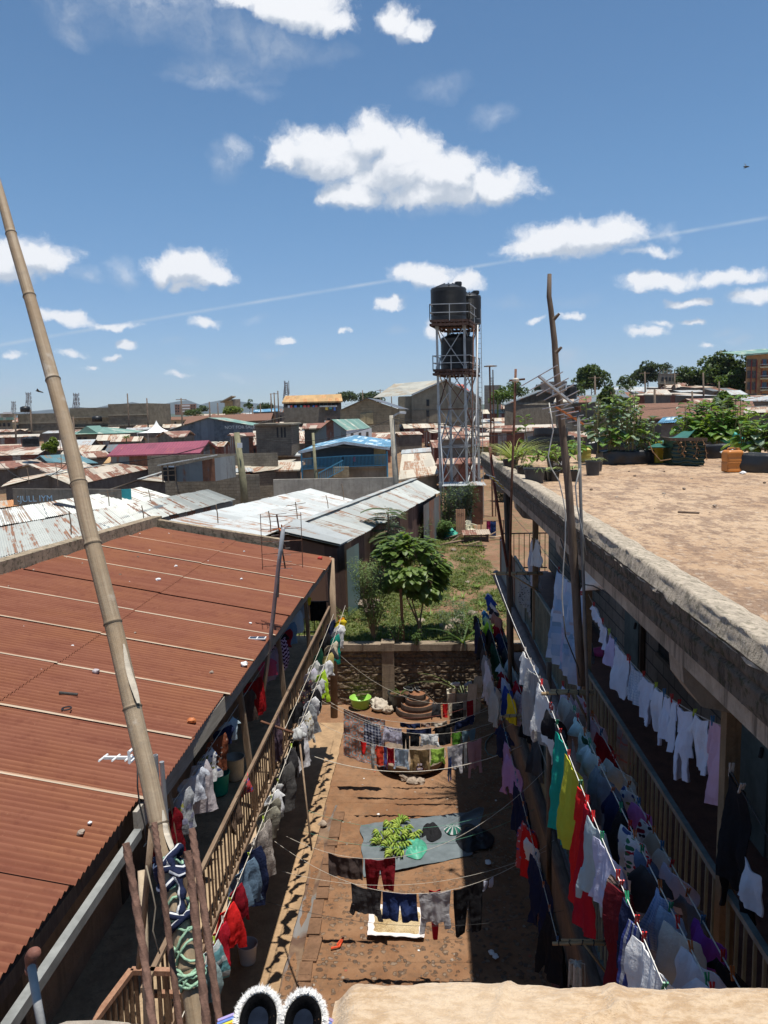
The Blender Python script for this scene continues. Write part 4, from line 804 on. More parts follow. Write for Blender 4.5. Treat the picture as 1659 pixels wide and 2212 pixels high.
pbox(t,'floor_slab',651,838,1008,1013,57.6,3,P_grey); pbox(t,'plinth_wall',651,838,1013,1035,57.9,3,P_grey); pbox(t,'block_pier',720,754,1009,1030,57.0,.7,B_light)
mbl=plain('light_blue_paint',(.10,.33,.48),.5,.1,3)
def prail(x0,y0,x1,y1,Y,h,n,nm='railing'):
    a,b=ony(x0,y0,Y),ony(x1,y1,Y); mb=MB(); mb.beam(a,b,.07,.08); mb.beam(a-V((0,0,h)),b-V((0,0,h)),.05,.06)
    for k in range(n+1): p=a.lerp(b,k/n); mb.beam(p,p-V((0,0,h)),.035,.035)
    return mb.build(nm,mbl,t)
prail(653,991,741,985,57.5,.8,30); prail(741,985,836,982,57.5,.8,32); prail(688,1022,741,994,56.6,.7,14,'stair_railing')
for x in (651,836): p=ony(x,975,57.5); MB().tube([p,V((p.x,p.y,2))],.07,6).build('veranda_post',mbl,t)
p=ony(808,990,59.3); MB().box((p.x,59.3,zf),(p.x+.9,59.45,zf+1.6)).build('door',P_cream,t)
# big weathered hall behind the tower
t=T('rendered_hall','tall weathered grey rendered hall with pale gable roof behind water tower','building',950,900,140)
L,Ap,Rr=ony(889,855,140),ony(962,822,140),ony(1040,862,140); zb=3
mm=concrete('stained_render',(.30,.255,.18),.55,0,.35,streak=.35)
mb=MB(); mb.add([(L.x,140,zb),(Rr.x,140,zb),Rr,Ap,L],[[0,1,2,3,4]]); mb.quad((L.x,140,zb),L,L+V((-1,16,0)),(L.x-1,156,zb)); mb.quad((Rr.x,140,zb),Rr,Rr+V((-1,16,0)),(Rr.x-1,156,zb)); mb.build('wall',mm,t)
o=V((-9.5,9,0)); u=V((0,-.4,.15)); mb=MB(); mb.quad(L+u,Ap+u,Ap+o,L+o+V((2,0,0))); mb.quad(Ap+u,Rr+u,Rr+V((-1,16,0)),Ap+o); mb.build('roof',tin('pale_roof',(.50,.48,.40),(.4,.33,.24),.3,ribs=.4),t)
pbox(t,'side_wing',862,890,856,950,141,10,mm,R(3))
mb=MB(); mb.beam(L+u,Ap+u,.3,.25); mb.beam(Ap+u,Rr+u,.3,.25); mb.build('verge_board',plain('pale_verge',(.4,.42,.42),.6),t)
for x,y,w,h in ((921,863,8,14),(921,887,8,13),(1006,862,5,13),(905,930,8,10),(918,930,8,10)): pbox(t,'window',x,x+w/1.3,y,y+h,139.9,.1,m_win)
for y in (884,912): pbox(t,'floor_line',889,1038,y,y+.7,139.93,.1,P_dark)
# stone gable house with cream doors
t=T('stone_gable_house','cream stone gabled house with pale sheet doors on a rough retaining wall','house',797,900,125)
L,Ap,Rr=ony(735,887,125),ony(793,861,125),ony(862,884,125); zb=4
mb=MB(); mb.add([(L.x,125,zb),(Rr.x,125,zb),Rr,Ap,L],[[0,1,2,3,4]]); mb.build('wall',blocks('cream_stone',(.33,.26,.155),(.40,.32,.2),(.2,.16,.11),.8,.4),t)
o=V((1.5,12,0)); u=V((0,-.5,.12)); mb=MB(); mb.quad(L+u,Ap+u,Ap+o,L+o); mb.quad(Ap+u,Rr+u,Rr+o,Ap+o); mb.build('roof',tin('slate_roof',(.12,.14,.17),(.15,.12,.1),.2),t)
pbox(t,'door',778,790,894,916,124.8,.1,P_cream); pbox(t,'door',791,806,892,916,124.8,.1,P_cream)
fwall('stone_wall','rough stone retaining wall under the cream gabled house',(788,919),(862,917),110,110,blocks('rough_stone',(.2,.17,.13),(.28,.24,.18),(.1,.09,.07),.7,.45,stain=.5))
# orange roofed gallery house
t=T('gallery_house','long ochre roofed house with dark upper gallery hung with washing','house',675,870,165)
a,b=ony(609,869,163),ony(740,866,163); c,d=ony(616,855,168),ony(737,851,168); mb=MB(); mb.quad(a,b,d,c); mb.quad(a-V((0,0,.3)),b-V((0,0,.3)),b,a); mb.build('roof',T_ochre,t)
pbox(t,'wall',612,737,866,900,166,6,P_dark); pbox(t,'parapet',612,737,877,900,163.6,.4,B_grey)
rn=random.Random(2)
for k in range(14): pbox(t,'wall_panel',616+k*8.4,622+k*8.4,868,878,165.5,.2,m_win)
for k in range(12):
    x=620+k*9+rn.uniform(-2,2); p=ony(x,876,163.2); c_=rn.choice([(.6,.6,.6),(.1,.2,.5),(.55,.1,.1),(.6,.45,.1),(.1,.3,.3)]); mb=MB(); mb.box((p.x,163.0,p.z-rn.uniform(.6,1.1)),(p.x+rn.uniform(.3,.6),163.05,p.z)); tag(mb.build('washing',cloth(c_)),'tiny washing item hung on the gallery of ochre roofed house','washing','washing on the far ochre roofed gallery')
t=T('block_house','low unplastered grey block house below the ochre roofed gallery','house',655,890,150); pbox(t,'wall',612,700,880,915,150,8,B_grey); pbox(t,'sheet_roof',690,728,876,879,149,5,T_whiter)
# far towers / apartments
t=T('apartment_tower','slim cream apartment tower on the horizon left of centre','building',500,880,235); pbox(t,'wall',485,503,866,900,235,8,P_cream,0); pbox(t,'side_wall',503,519,862,900,235.1,6,concrete('grey_side',(.3,.26,.2)),R(28)); mb=MB(); a,b=ony(480,869,234),ony(505,856,234); mb.beam(a,b,5,.3); mb.build('roof',P_grey,t)
t=T('apartment_block','pink and brown flats on the horizon below the hills','building',400,885,330); 
pbox(t,'wall',377,424,873,896,330,10,plain('pink_brown_wall',(.33,.20,.15),.8))
for k in range(3):
    pbox(t,'balcony',391,410,875+k*6,878+k*6,329.4,.5,M['white'])
    for x in (379,384,413,418): pbox(t,'window',x,x+2.6,875+k*6,878+k*6,329.8,.2,m_win)
# right edge apartment, orange and red
t=T('apartment_block','orange and red four storey apartment block with green roof at right edge','building',1650,850,150)
orng=concrete('orange_render',(.48,.29,.15),.7,0,.8,streak=.1); pbox(t,'wall',1613,1700,763,880,150,12,orng); a=ony(1609,767,149); b=ony(1712,758,149)
mb=MB(); mb.quad(a,b,b+V((0,12,1.4)),a+V((0,12,1.4))); mb.beam(a,b,.3,.3); mb.build('roof',T_green,t)
redp=plain('dark_red_paint',(.28,.04,.035),.6)
for x in (1624,1635.5,1647): pbox(t,'red_pier',x-1,x+1,778,850,149.7,.4,redp)
for k in range(4):
    y=776+k*25
    pbox(t,'louvre_window',1614.5,1623,y,y+16,149.8,.2,plain('grey_louvre',(.10,.095,.09),.6)); pbox(t,'louvre_window',1625.5,1634.5,y,y+16,149.8,.2,plain('grey_louvre',(.10,.095,.09),.6))
    pbox(t,'balcony',1642,1700,y+15,y+18,148.6,1.6,plain('cream_slab',(.6,.5,.3),.7)); pbox(t,'window',1646,1656,y,y+13,149.8,.2,plain('blue_glass',(.06,.10,.16),.2)); pbox(t,'window',1658,1668,y,y+13,149.8,.2,redp)
    pbox(t,'balcony_railing',1642,1700,y+10,y+11,148.5,.1,M['steel'])
# unfinished block uphill
t=T('unfinished_block','unfinished grey concrete block with columns rising above its top floor','building',1450,830,210)
pbox(t,'wall',1422,1500,806,860,210,14,concrete('raw_concrete',(.23,.20,.16),.5,0,.6))
for k in range(9): pbox(t,'column',1424+k*8,1426.5+k*8,798,808,209.9,.7,P_grey)
for k in range(8): 
    for j in range(2): pbox(t,'opening',1429+k*8,1434+k*8,815+j*17,823+j*17,209.8,.2,m_win)
pbox(t,'floor_band',1420,1502,826,829,209.3,1,P_grey); pbox(t,'green_net',1448,1490,834,842,209,.2,plain('green_net',(.05,.14,.10),.8))
t=T('unfinished_block','distant raw concrete frame left of the antenna pole','building',1070,850,260); pbox(t,'wall',1046,1082,832,900,260,14,concrete('raw_concrete2',(.20,.19,.17),.6))
t=T('flat_block','distant dark block right behind the tall wooden pole','building',1190,838,220); pbox(t,'wall',1168,1225,824,870,220,14,concrete('raw_concrete3',(.20,.17,.15),.6))
t=T('red_roofed_block','distant building with red roof peeping behind the water tower','building',960,850,200); a,b=ony(934,850,200),ony(1020,850,200); mb=MB(); mb.quad(a,b,b+V((-2,6,2.6)),a+V((2,6,2.6))); mb.build('roof',plain('red_roof',(.42,.11,.08),.7),t); pbox(t,'wall',936,1018,850,880,201,6,P_dark)
# two-storey tin shack
t=T('tin_shack','two storey grey tin shack with pale edged sloping roof','shack',425,1020,44)
a,b=ony(348,1004,43.6),ony(463,984,43.6); MB().beam(a,b,1.3,.05).build('roof',T_whiter,t)
A=[ony(380,1003,43.2),ony(463,986,43.2)]; zb=ony(420,1040,43.2).z
MB().quad((A[0].x,43.2,zb),(A[1].x,43.2,zb),A[1]-V((0,0,.1)),A[0]-V((0,0,.1))).build('wall',T_gwall,t); MB().quad((A[1].x,43.2,zb),(A[1].x+.5,46,zb),(A[1].x+.5,46,A[1].z-.1),A[1]-V((0,0,.1))).build('side_wall',tin('light_grey_tin',(.3,.33,.34),(.2,.2,.2),.2,row=9),t)
mb=MB()
for x in (350,362,378): p=ony(x,1005,43.1); mb.tube([p,V((p.x,p.y,zb))],.04,6)
for y in (1017,1028): mb.beam(ony(350,y,43.1),ony(380,y-2,43.1),.05)
mb.build('frame',M['postwood'],t); MB().box((ony(352,1010,43.8).x,43.8,zb),(A[0].x,45,A[0].z-.2)).build('inner_wall',m_win,t)
# distant hills
def hills(name,label,Y,pts,mat):
    mb=MB(); P=[ony(x,y,Y) for x,y in pts]; top=[]
    for i in range(len(P)-1):
        for k in range(6): top.append(P[i].lerp(P[i+1],k/6))
    top.append(P[-1]); n=len(top); vs=[]
    for j,(dy,f) in enumerate(((-2500,0),(-1300,.45),(-500,.8),(0,1),(900,.6))):
        for i,p in enumerate(top): vs.append((p.x,Y+dy+250*mn.noise(V((p.x*.002,j,0))),-60+(p.z+60)*f*(1+.06*mn.noise(V((p.x*.003,j*.7,3))))))
    mb.add(vs,[[j*n+i,j*n+i+1,(j+1)*n+i+1,(j+1)*n+i] for j in range(4) for i in range(n-1)]); return tag(mb.build(name,mat,loc=(0,Y,0),smooth=True),kind='structure')
hm=plain('forested_hills',(.03,.045,.04),.95,.2,.004)
hills('hills','',9000,[(-200,905),(-60,900),(40,889),(120,884),(165,880),(215,881),(250,874),(285,868),(320,876),(350,873),(400,864),(430,874),(455,868),(480,865),(520,867),(560,872),(600,876),(640,884),(700,892),(900,893),(1200,890),(1700,880)],hm)
hills('hills','',4500,[(-300,908),(0,902),(200,896),(420,893),(600,890),(800,884),(1000,876),(1150,868),(1300,862),(1450,858),(1700,850),(2000,850)],plain('wooded_ridge',(.045,.065,.03),.95,.4,.01))
# telecom masts and poles
def lattice(t,x,y0,y1,Y,w,mat):
    a,b=ony(x,y0,Y),ony(x,y1,Y); mb=MB(); n=8
    for sx,sy in ((-1,-1),(1,-1),(1,1),(-1,1)): mb.tube([b+V((sx*w,sy*w,0)),a+V((sx*w*.4,sy*w*.4,0))],w*.12,4)
    for k in range(n):
        f0,f1=k/n,(k+1)/n; w0,w1=w*(1-.6*f0),w*(1-.6*f1); p,q=b.lerp(a,f0),b.lerp(a,f1)
        for s in (-1,1): mb.beam(p+V((-s*w0,-w0,0)),q+V((s*w1,-w1,0)),w*.09); mb.beam(p+V((-s*w0,w0,0)),q+V((s*w1,w1,0)),w*.09)
    mb.build('lattice',mat,t); 
    for k in range(3):
        for an in (0,2.1,4.2): p=a-V((0,0,k*w*1.6+.3)); MB().tube([p+V((cos(an)*w,sin(an)*w,-.8)),p+V((cos(an)*w,sin(an)*w,.8))],w*.14,6).build('aerial',mat,t)
mg=plain('mast_grey',(.25,.25,.26),.6)
for lab,x,y0,y1,Y,w in (('lattice telecom mast above the far left flats',61,849,895,420,1.4),('lattice telecom mast above the stepped grey block building',164,851,885,400,1.5),('telecom mast above the ochre roofed gallery house',618,826,856,260,.9),('faint telecom mast right of water tower',1061,815,850,420,.9),('thin telecom mast at the far left horizon',29,868,892,600,1.6)):
    t=T('telecom_mast',lab,'mast',x,y1,Y); lattice(t,x,y0,y1+8,Y,w,mg)
def pole(name,label,x0,y0,x1,y1,Y,r,mat,cross=0,lamp=0,cat='pole',group=None):
    a,b=ony(x0,y0,Y),ony(x1,y1,Y); b.z=min(b.z,gh(b.x,b.y)-.2); t=thing(name,label,cat,b,group); MB().tube([b,b.lerp(a,.5)+V((r*.5,0,0)),a],[r*1.25,r*1.1,r*.85],10).build('shaft',mat,t,smooth=True)
    if cross: MB().beam(a+V((-cross,0,-.25)),a+V((cross,.1,-.25)),r*.8).build('crossarm',M['postwood'],t)
    if lamp: MB().beam(a+V((0,0,-.1)),a+V((lamp,-.3,.15)),r*.6).build('lamp_arm',M['steel'],t); MB().beam(a+V((lamp,-.3,.15)),a+V((lamp*1.6,-.4,.12)),.22,.12).build('lamp_head',M['white'],t)
    return t
cp=concrete('pale_pole',(.40,.36,.29),.7,0,2,streak=.2); gp=wood('greenish_pole',(.20,.19,.11),(.3,.28,.18))
pole('concrete_pole','pale concrete pole with small lamp left of the water tower',846,897,855,1062,44,.16,cp,0,.5)
pole('wooden_pole','thick leaning greenish wooden pole before the long pale roofs',511,934,529,1062,46,.2,gp); p=ony(518,962,45.7); tag(MB().box((p.x-.15,45.68,p.z-.15),(p.x+.15,45.72,p.z+.15)).build('notice_plate',M['white']),'small white square plate nailed on the leaning greenish pole','plate')
pole('wooden_pole','thin grey pole beside the blue veranda house',676,935,683,1050,50,.1,gp)
rn=random.Random(4)
for i,(x,y0,y1,Y,lb) in enumerate([(275,850,900,150,0),(317,860,905,150,0),(391,860,912,130,1),(452,868,912,140,0),(585,850,900,150,0),(600,844,900,150,0),(592,848,898,160,1),(783,843,875,190,0),(821,841,880,190,1),(845,842,880,200,1),(1285,812,862,110,1),(1393,803,862,140,1),(1519,805,862,120,0),(1414,840,880,90,0),(1457,806,850,160,1),(1553,824,870,130,0),(32,895,960,120,0),(66,885,950,130,0),(158,900,952,110,0),(470,870,905,170,0),(562,872,902,170,0),(545,878,905,170,0),(1495,845,880,110,0),(1436,820,862,150,0)]):
    pole('utility_pole','slim dark utility pole rising over the distant roofs',x,y0,x+1,y1,Y,.13,M['polewood'],cross=(.9 if lb else 0),group='distant utility poles')
# power lines, sagging between the poles
def wire(a,b,sag,r=.012,name='power_line',label=None,mat=None,cat='cable',group=None,n=14,parent=None):
    pts=[]
    for i in range(n+1):
        s=i/n; p=a.lerp(b,s); pts.append(p-V((0,0,4*sag*s*(1-s))))
    return tag(MB().tube(pts,r,5).build(name,mat or M['wire'],parent,smooth=True),label,cat,group)
for (x0,y0,Y0,x1,y1,Y1,sg) in [(846,900,44,1400,880,70,1.2),(846,905,44,1700,850,60,1.5),(1200,880,60,1700,830,70,1),(1225,866,60,1700,842,70,1),(1390,806,140,1000,865,150,2),(1393,804,140,1700,795,120,1),(511,938,46,846,905,44,.8),(0,985,50,511,945,46,1),(0,978,50,511,940,46,1.2),(0,1000,40,165,980,30,1.0),(511,940,46,1060,930,60,1),(846,903,44,1190,925,30,.6)]:
    wire(ony(x0,y0,Y0),ony(x1,y1,Y1),sg,.015,label='thin black overhead cable strung over the settlement roofs',group='overhead cables')
# ------------------------------------------------------------------ filler shacks packed between (real houses, seen small)
rn=random.Random(21)
keep=[(610,740,100,200),(735,1045,60,200)]
styles=[(T_rust,P_dark,'small shack with streaky brown rusty tin roof packed in the settlement'),(T_tan,T_mix,'small shack with stained tan tin roof packed in the settlement'),(T_whiter,P_dark,'small shack with bright pale tin roof packed in the settlement'),(T_rust2,T_mix,'small shack with deep red rust roof packed in the settlement'),(T_gwall,B_grey,'small shack with dull grey tin roof packed in the settlement')]
def occupied(x,y,L):
    return any(abs(x-a)<3.6+b and abs(y-c)<3.0+d for a,b,c,d in L)
occ=[]
for o in list(COL.objects):
    if o.type=='EMPTY' and o.get('category') in ('house','building','shed','shack','tent'):
        occ.append((o.location.x,5,o.location.y,4))
cnt=0; tries=0
while cnt<210 and tries<9000:
    tries+=1
    Y=46+(rn.random()**1.3)*210; px=rn.uniform(-20,1680)
    if px>560 and Y<60: continue
    if px<560 and Y<52: continue
    X=ony(px,900,Y).x
    if X>3 and Y<50: continue
    if 13<X and Y<60: pass
    if occupied(X,Y,occ): continue
    w=rn.uniform(4,8.5); d=rn.uniform(3.5,6); h=rn.uniform(2.1,2.6)+(1.2 if rn.random()<.04 else 0); rise=rn.uniform(.35,.9); rot=rn.gauss(.12,.16); g=gh(X,Y)
    if proj(V((X,Y,g+h+rise)))[1]<(905-.022*(px-829)-(10 if px>1000 else 0)) and px<1000: continue
    st=rn.choice((styles[0],styles[1],styles[1],styles[2],styles[3],styles[0],styles[1])) if rn.random()<.9 else styles[4]
    t=thing('settlement_shack',st[2],'shack',(X,Y,g),'shacks packed in the settlement'); cnt+=1; occ.append((X,w/2-1.5,Y,d/2-1))
    dx=V((cos(rot),sin(rot),0)); dy=V((-sin(rot),cos(rot),0)); c=V((X,Y,g+h))
    e0,e1=c-dx*w/2-dy*d/2,c+dx*w/2-dy*d/2; b0,b1=e0+dy*d,e1+dy*d; up=V((0,0,rise)); mb=MB()
    if rn.random()<.55:
        r0,r1=(e0+b0)/2+up,(e1+b1)/2+up; mb.quad(e0,e1,r1,r0); mb.quad(b1,b0,r0,r1); mb.build('roof',st[0],t)
        i=.2; P=[e0+dx*i+dy*i,e1-dx*i+dy*i,r1-dx*i,b1-dx*i-dy*i,b0+dx*i-dy*i,r0+dx*i]
    else:
        mb.quad(e0,e1,b1+up*.7,b0+up*.7); mb.build('roof',st[0],t); i=.2; P=[e0+dx*i+dy*i,e1-dx*i+dy*i,b1-dx*i-dy*i+up*.65,b0+dx*i-dy*i+up*.65]
    wallpoly(P,g-.6,[p.z-.07 for p in P],st[1],t)
    if Y<120:
        a=e0.lerp(e1,rn.uniform(.2,.6))+dy*.17; MB().quad((a.x,a.y,g),(a.x+dx.x*.9,a.y+dx.y*.9,g),(a.x+dx.x*.9,a.y+dx.y*.9,g+1.8),(a.x,a.y,g+1.8)).build('door',rn.choice([m_win,T_gwall,mbl,P_dark]),t)
# far filler (beyond 260 m): distant houses
for k in range(70):
    Y=rn.uniform(280,700); px=rn.uniform(-20,1680); X=ony(px,890,Y).x; g=gh(X,Y); w=rn.uniform(8,22); d=8; h=rn.uniform(3,7); t=thing('distant_house','tiny distant building low on the horizon beyond the settlement','building',(X,Y,g),'distant buildings on the horizon')
    MB().box((X-w/2,Y,g-1),(X+w/2,Y+d,g+h)).build('wall',rn.choice([P_grey,P_cream,B_grey,P_dark]),t)
    mb=MB(); mb.quad((X-w/2-.4,Y-.4,g+h),(X+w/2+.4,Y-.4,g+h),(X+w/2+.4,Y+d/2,g+h+1.6),(X-w/2-.4,Y+d/2,g+h+1.6)); mb.quad((X-w/2-.4,Y+d+.4,g+h),(X+w/2+.4,Y+d+.4,g+h),(X+w/2+.4,Y+d/2,g+h+1.6),(X-w/2-.4,Y+d/2,g+h+1.6)); mb.build('roof',rn.choice([T_rust2,T_whiter,T_gwall,T_brtile]),t)
    for j in range(int(w/4)): MB().box((X-w/2+1.5+j*4,Y-.1,g+h*.35),(X-w/2+2.6+j*4,Y-.02,g+h*.75)).build('window',m_win,t)
# ------------------------------------------------------------------ water tower
t=thing('water_tower','tall steel lattice tower with two railed tank platforms','water tower',(2.2,48.5,1.8))
LG=[V((1.0,47.1,1.7)),V((2.62,47.1,1.7)),V((3.55,49.6,1.7)),V((1.75,49.6,1.7))]; LT=[V((.86,47.1,13.8)),V((2.5,47.1,13.8)),V((3.4,49.6,13.8)),V((1.65,49.6,13.8))]
for a,b in zip(LG,LT): MB().beam(a-V((0,0,.3)),b,.14,.14).build('leg',M['steel'],t)
# inner pair of legs carrying the lower platform
for a,b in ((V((1.75,48.3,1.7)),V((1.65,48.3,11.2))),(V((3.1,48.3,1.7)),V((3.0,48.3,11.2)))): MB().beam(a-V((0,0,.3)),b,.12,.12).build('leg',M['steel'],t)
lev=[1.9,4.2,6.6,8.9,11.2,13.7]
for k in range(5):
    for (x,y) in ((0,1),(1,0)): MB().beam((1.75+1.35*x-.05*k/4,48.3,lev[k]),(1.75+1.35*y-.05*k/4,48.3,lev[k+1]),.05,.05).build('brace',M['rust' if k%2 else 'steel'],t)
def at(i,z): a,b=LG[i],LT[i]; return a.lerp(b,(z-1.7)/12.1)
for s in range(4):
    j=(s+1)%4
    for k in range(5):
        z0,z1=lev[k],lev[k+1]; mb=MB(); MB().beam(at(s,z0),at(j,z1),.06,.05).build('brace',M['steel'],t); MB().beam(at(j,z0),at(s,z1),.06,.05).build('brace',M['rust' if (s+k)%3==0 else 'steel'],t)
        MB().beam(at(s,z1-.1),at(j,z1-.1),.06,.06).build('girt',M['steel'] if k%2 else M['rust'],t)
for s in range(4):
    for k in range(1,6): p=at(s,lev[k]); MB().box(p-V((.11,.09,.16)),p+V((.11,.09,.16))).build('gusset_plate',M['steel'],t)
m_rb2=plain('rusty_platform',(.085,.05,.04),.85,.4,6)
def platform(zc,x0,x1,y0,y1,sk=.18,rail=.95):
    # sk: the deck is a slightly skewed quadrilateral, like the tower
    P=[V((x0,y0,zc)),V((x1,y0,zc)),V((x1+sk*4.,y1,zc)),V((x0+sk*4.,y1,zc))]; mb=MB(); u=V((0,0,.07))
    mb.quad(*[p+u for p in P]); mb.quad(*[p-u for p in P[::-1]])
    for i in range(4): mb.quad(P[i]-u,P[(i+1)%4]-u,P[(i+1)%4]+u,P[i]+u)
    n=9
    for k in range(n): mb.beam(P[0].lerp(P[1],(k+.5)/n)-V((0,0,.12)),P[3].lerp(P[2],(k+.5)/n)-V((0,0,.12)),.06,.1)
    for q in ((P[0],P[3]),(P[1],P[2]),(P[0],P[1]),(P[3],P[2])): mb.beam(q[0].lerp(q[1],.02)-V((0,0,.22)),q[0].lerp(q[1],.98)-V((0,0,.22)),.09,.14)
    d=mb.build('platform',m_rb2,t); mb=MB()
    for i in range(4):
        a,b=P[i],P[(i+1)%4]
        for h in (rail,rail*.5): mb.beam(a+V((0,0,h)),b+V((0,0,h)),.045,.045)
        for k in range(3): p=a.lerp(b,k/2); mb.beam(p,p+V((0,0,rail)),.05,.05)
    mb.build('guard_rail',M['steel'],d)
platform(13.95,.45,2.75,46.3,50.3,.22,.95); platform(11.1,.6,2.75,46.6,50.3,.22,.85)
mb=MB()
for dx in (0,.32): mb.beam((3.42+dx,48.9,1.7),(3.3+dx,48.9,14.9),.04,.04)
for k in range(42): mb.beam((3.42-.12*k/42,48.9,2+k*.3),(3.74-.12*k/42,48.9,2+k*.3),.022,.022)
mb.build('ladder',M['steel'],t)
for x,c in ((3.0,M['rust']),(3.25,M['white'])): MB().tube([(x-.25,47.6,1.8),(x-.05,47.6,8),(x+.1,47.7,13.8)],.035,8).build('water_pipe',c,t,smooth=True)
MB().tube([(1.25,47.0,1.8),(1.1,47.0,5),(.95,47.0,9)],.035,8).build('water_pipe',M['white'],t,smooth=True)
def tank(c,r,h,label):
    tt=thing('water_tank',label,'water tank',c); pr=[(r*.93,0),(r,.04),(r,.25)]; n=22
    for k in range(n):
        z=.27+(h*.84-.27)*k/n; dz=(h*.84-.27)/n; pr+=[(r,z),(r*.982,z+dz*.25),(r*.982,z+dz*.5),(r,z+dz*.75)]
    pr+=[(r,h*.85),(r*1.01,h*.92),(r*.985,h*.93)]; MB().lathe(c,pr,40).build('ribbed_body',M['black'],tt,smooth=False)
    d=MB().lathe(c,[(r*.985,h*.93),(r*.8,h*.985),(r*.45,h*1.05),(r*.2,h*1.075),(0,h*1.08)],40); 
    for k in range(8):
        a=2*PI*k/8; d.beam(V(c)+V((r*.95*cos(a),r*.95*sin(a),h*.955)),V(c)+V((r*.3*cos(a),r*.3*sin(a),h*1.08)),.09,.05)
    d.build('dome',M['black'],tt,smooth=False); MB().lathe(V(c)+V((r*.55,-.1,0)),[(.2,h*1.02),(.22,h*1.03),(.22,h*1.11),(.17,h*1.13),(0,h*1.13)],20).build('lid',M['black'],tt)
    return tt
tank((1.60,47.7,14.03),1.07,2.05,'large ribbed black tank at the top front of the steel tower')
tank((2.95,49.5,14.03),.74,1.8,'narrower black tank half hidden behind the top tank on tower')
tank((2.13,48.3,11.2),1.02,2.0,'ribbed black tank on the lower deck of the steel tower')
# street lamp style pipe with flat head right of the tower
t=thing('pipe_mast','twin rusty pipe mast with flat disc head beside the water tower','mast',(4.3,49.5,1.8)); MB().tube([(4.35,49.5,1.8),(4.2,49.5,11.4)],.05,8).build('pipe',M['rust'],t); MB().tube([(4.55,49.5,1.8),(4.4,49.5,11.2)],.035,8).build('pipe',M['rust'],t); MB().lathe((4.25,49.5,11.4),[(0,0),(.4,0),(.42,.05),(.1,.1),(0,.1)],16).build('disc_head',M['steel'],t)
# ------------------------------------------------------------------ washing
DOWN=V((0,0,-1))
class Line:
    def __init__(s,a,b,sag,r=.006,n=40): s.a,s.b,s.sag,s.r=V(a),V(b),sag,r; s.L=(s.b-s.a).length; s.t=(s.b-s.a).normalized(); h=s.t.copy(); h.z=0; h.normalize(); s.h=h; s.n=V((-h.y,h.x,0))
    def p(s,m): u=m/s.L; return s.a.lerp(s.b,u)-V((0,0,4*s.sag*u*(1-u)))
    def solve(s,px=None,py=None):
        best=None; k=240
        f=lambda m:(proj(s.p(m))[1]-py) if py is not None else (proj(s.p(m))[0]-px)
        pv=f(-1.0); 
        for i in range(1,k+1):
            m=-1.0+(s.L+2.0)*i/k; v=f(m)
            if pv*v<=0:
                lo,hi=m-(s.L+2.)/k,m
                for _ in range(20):
                    c=(lo+hi)/2
                    if f(lo)*f(c)<=0: hi=c
                    else: lo=c
                return (lo+hi)/2
            pv=v
        return 0 if abs(f(0))<abs(f(s.L)) else s.L
    def rope(s,label,group=None,mat=None,parent=None):
        n=30; return tag(MB().tube([s.p(s.L*i/n) for i in range(n+1)],s.r,6).build('clothesline',mat or M['rope'],parent,smooth=True),label,'clothesline',group)
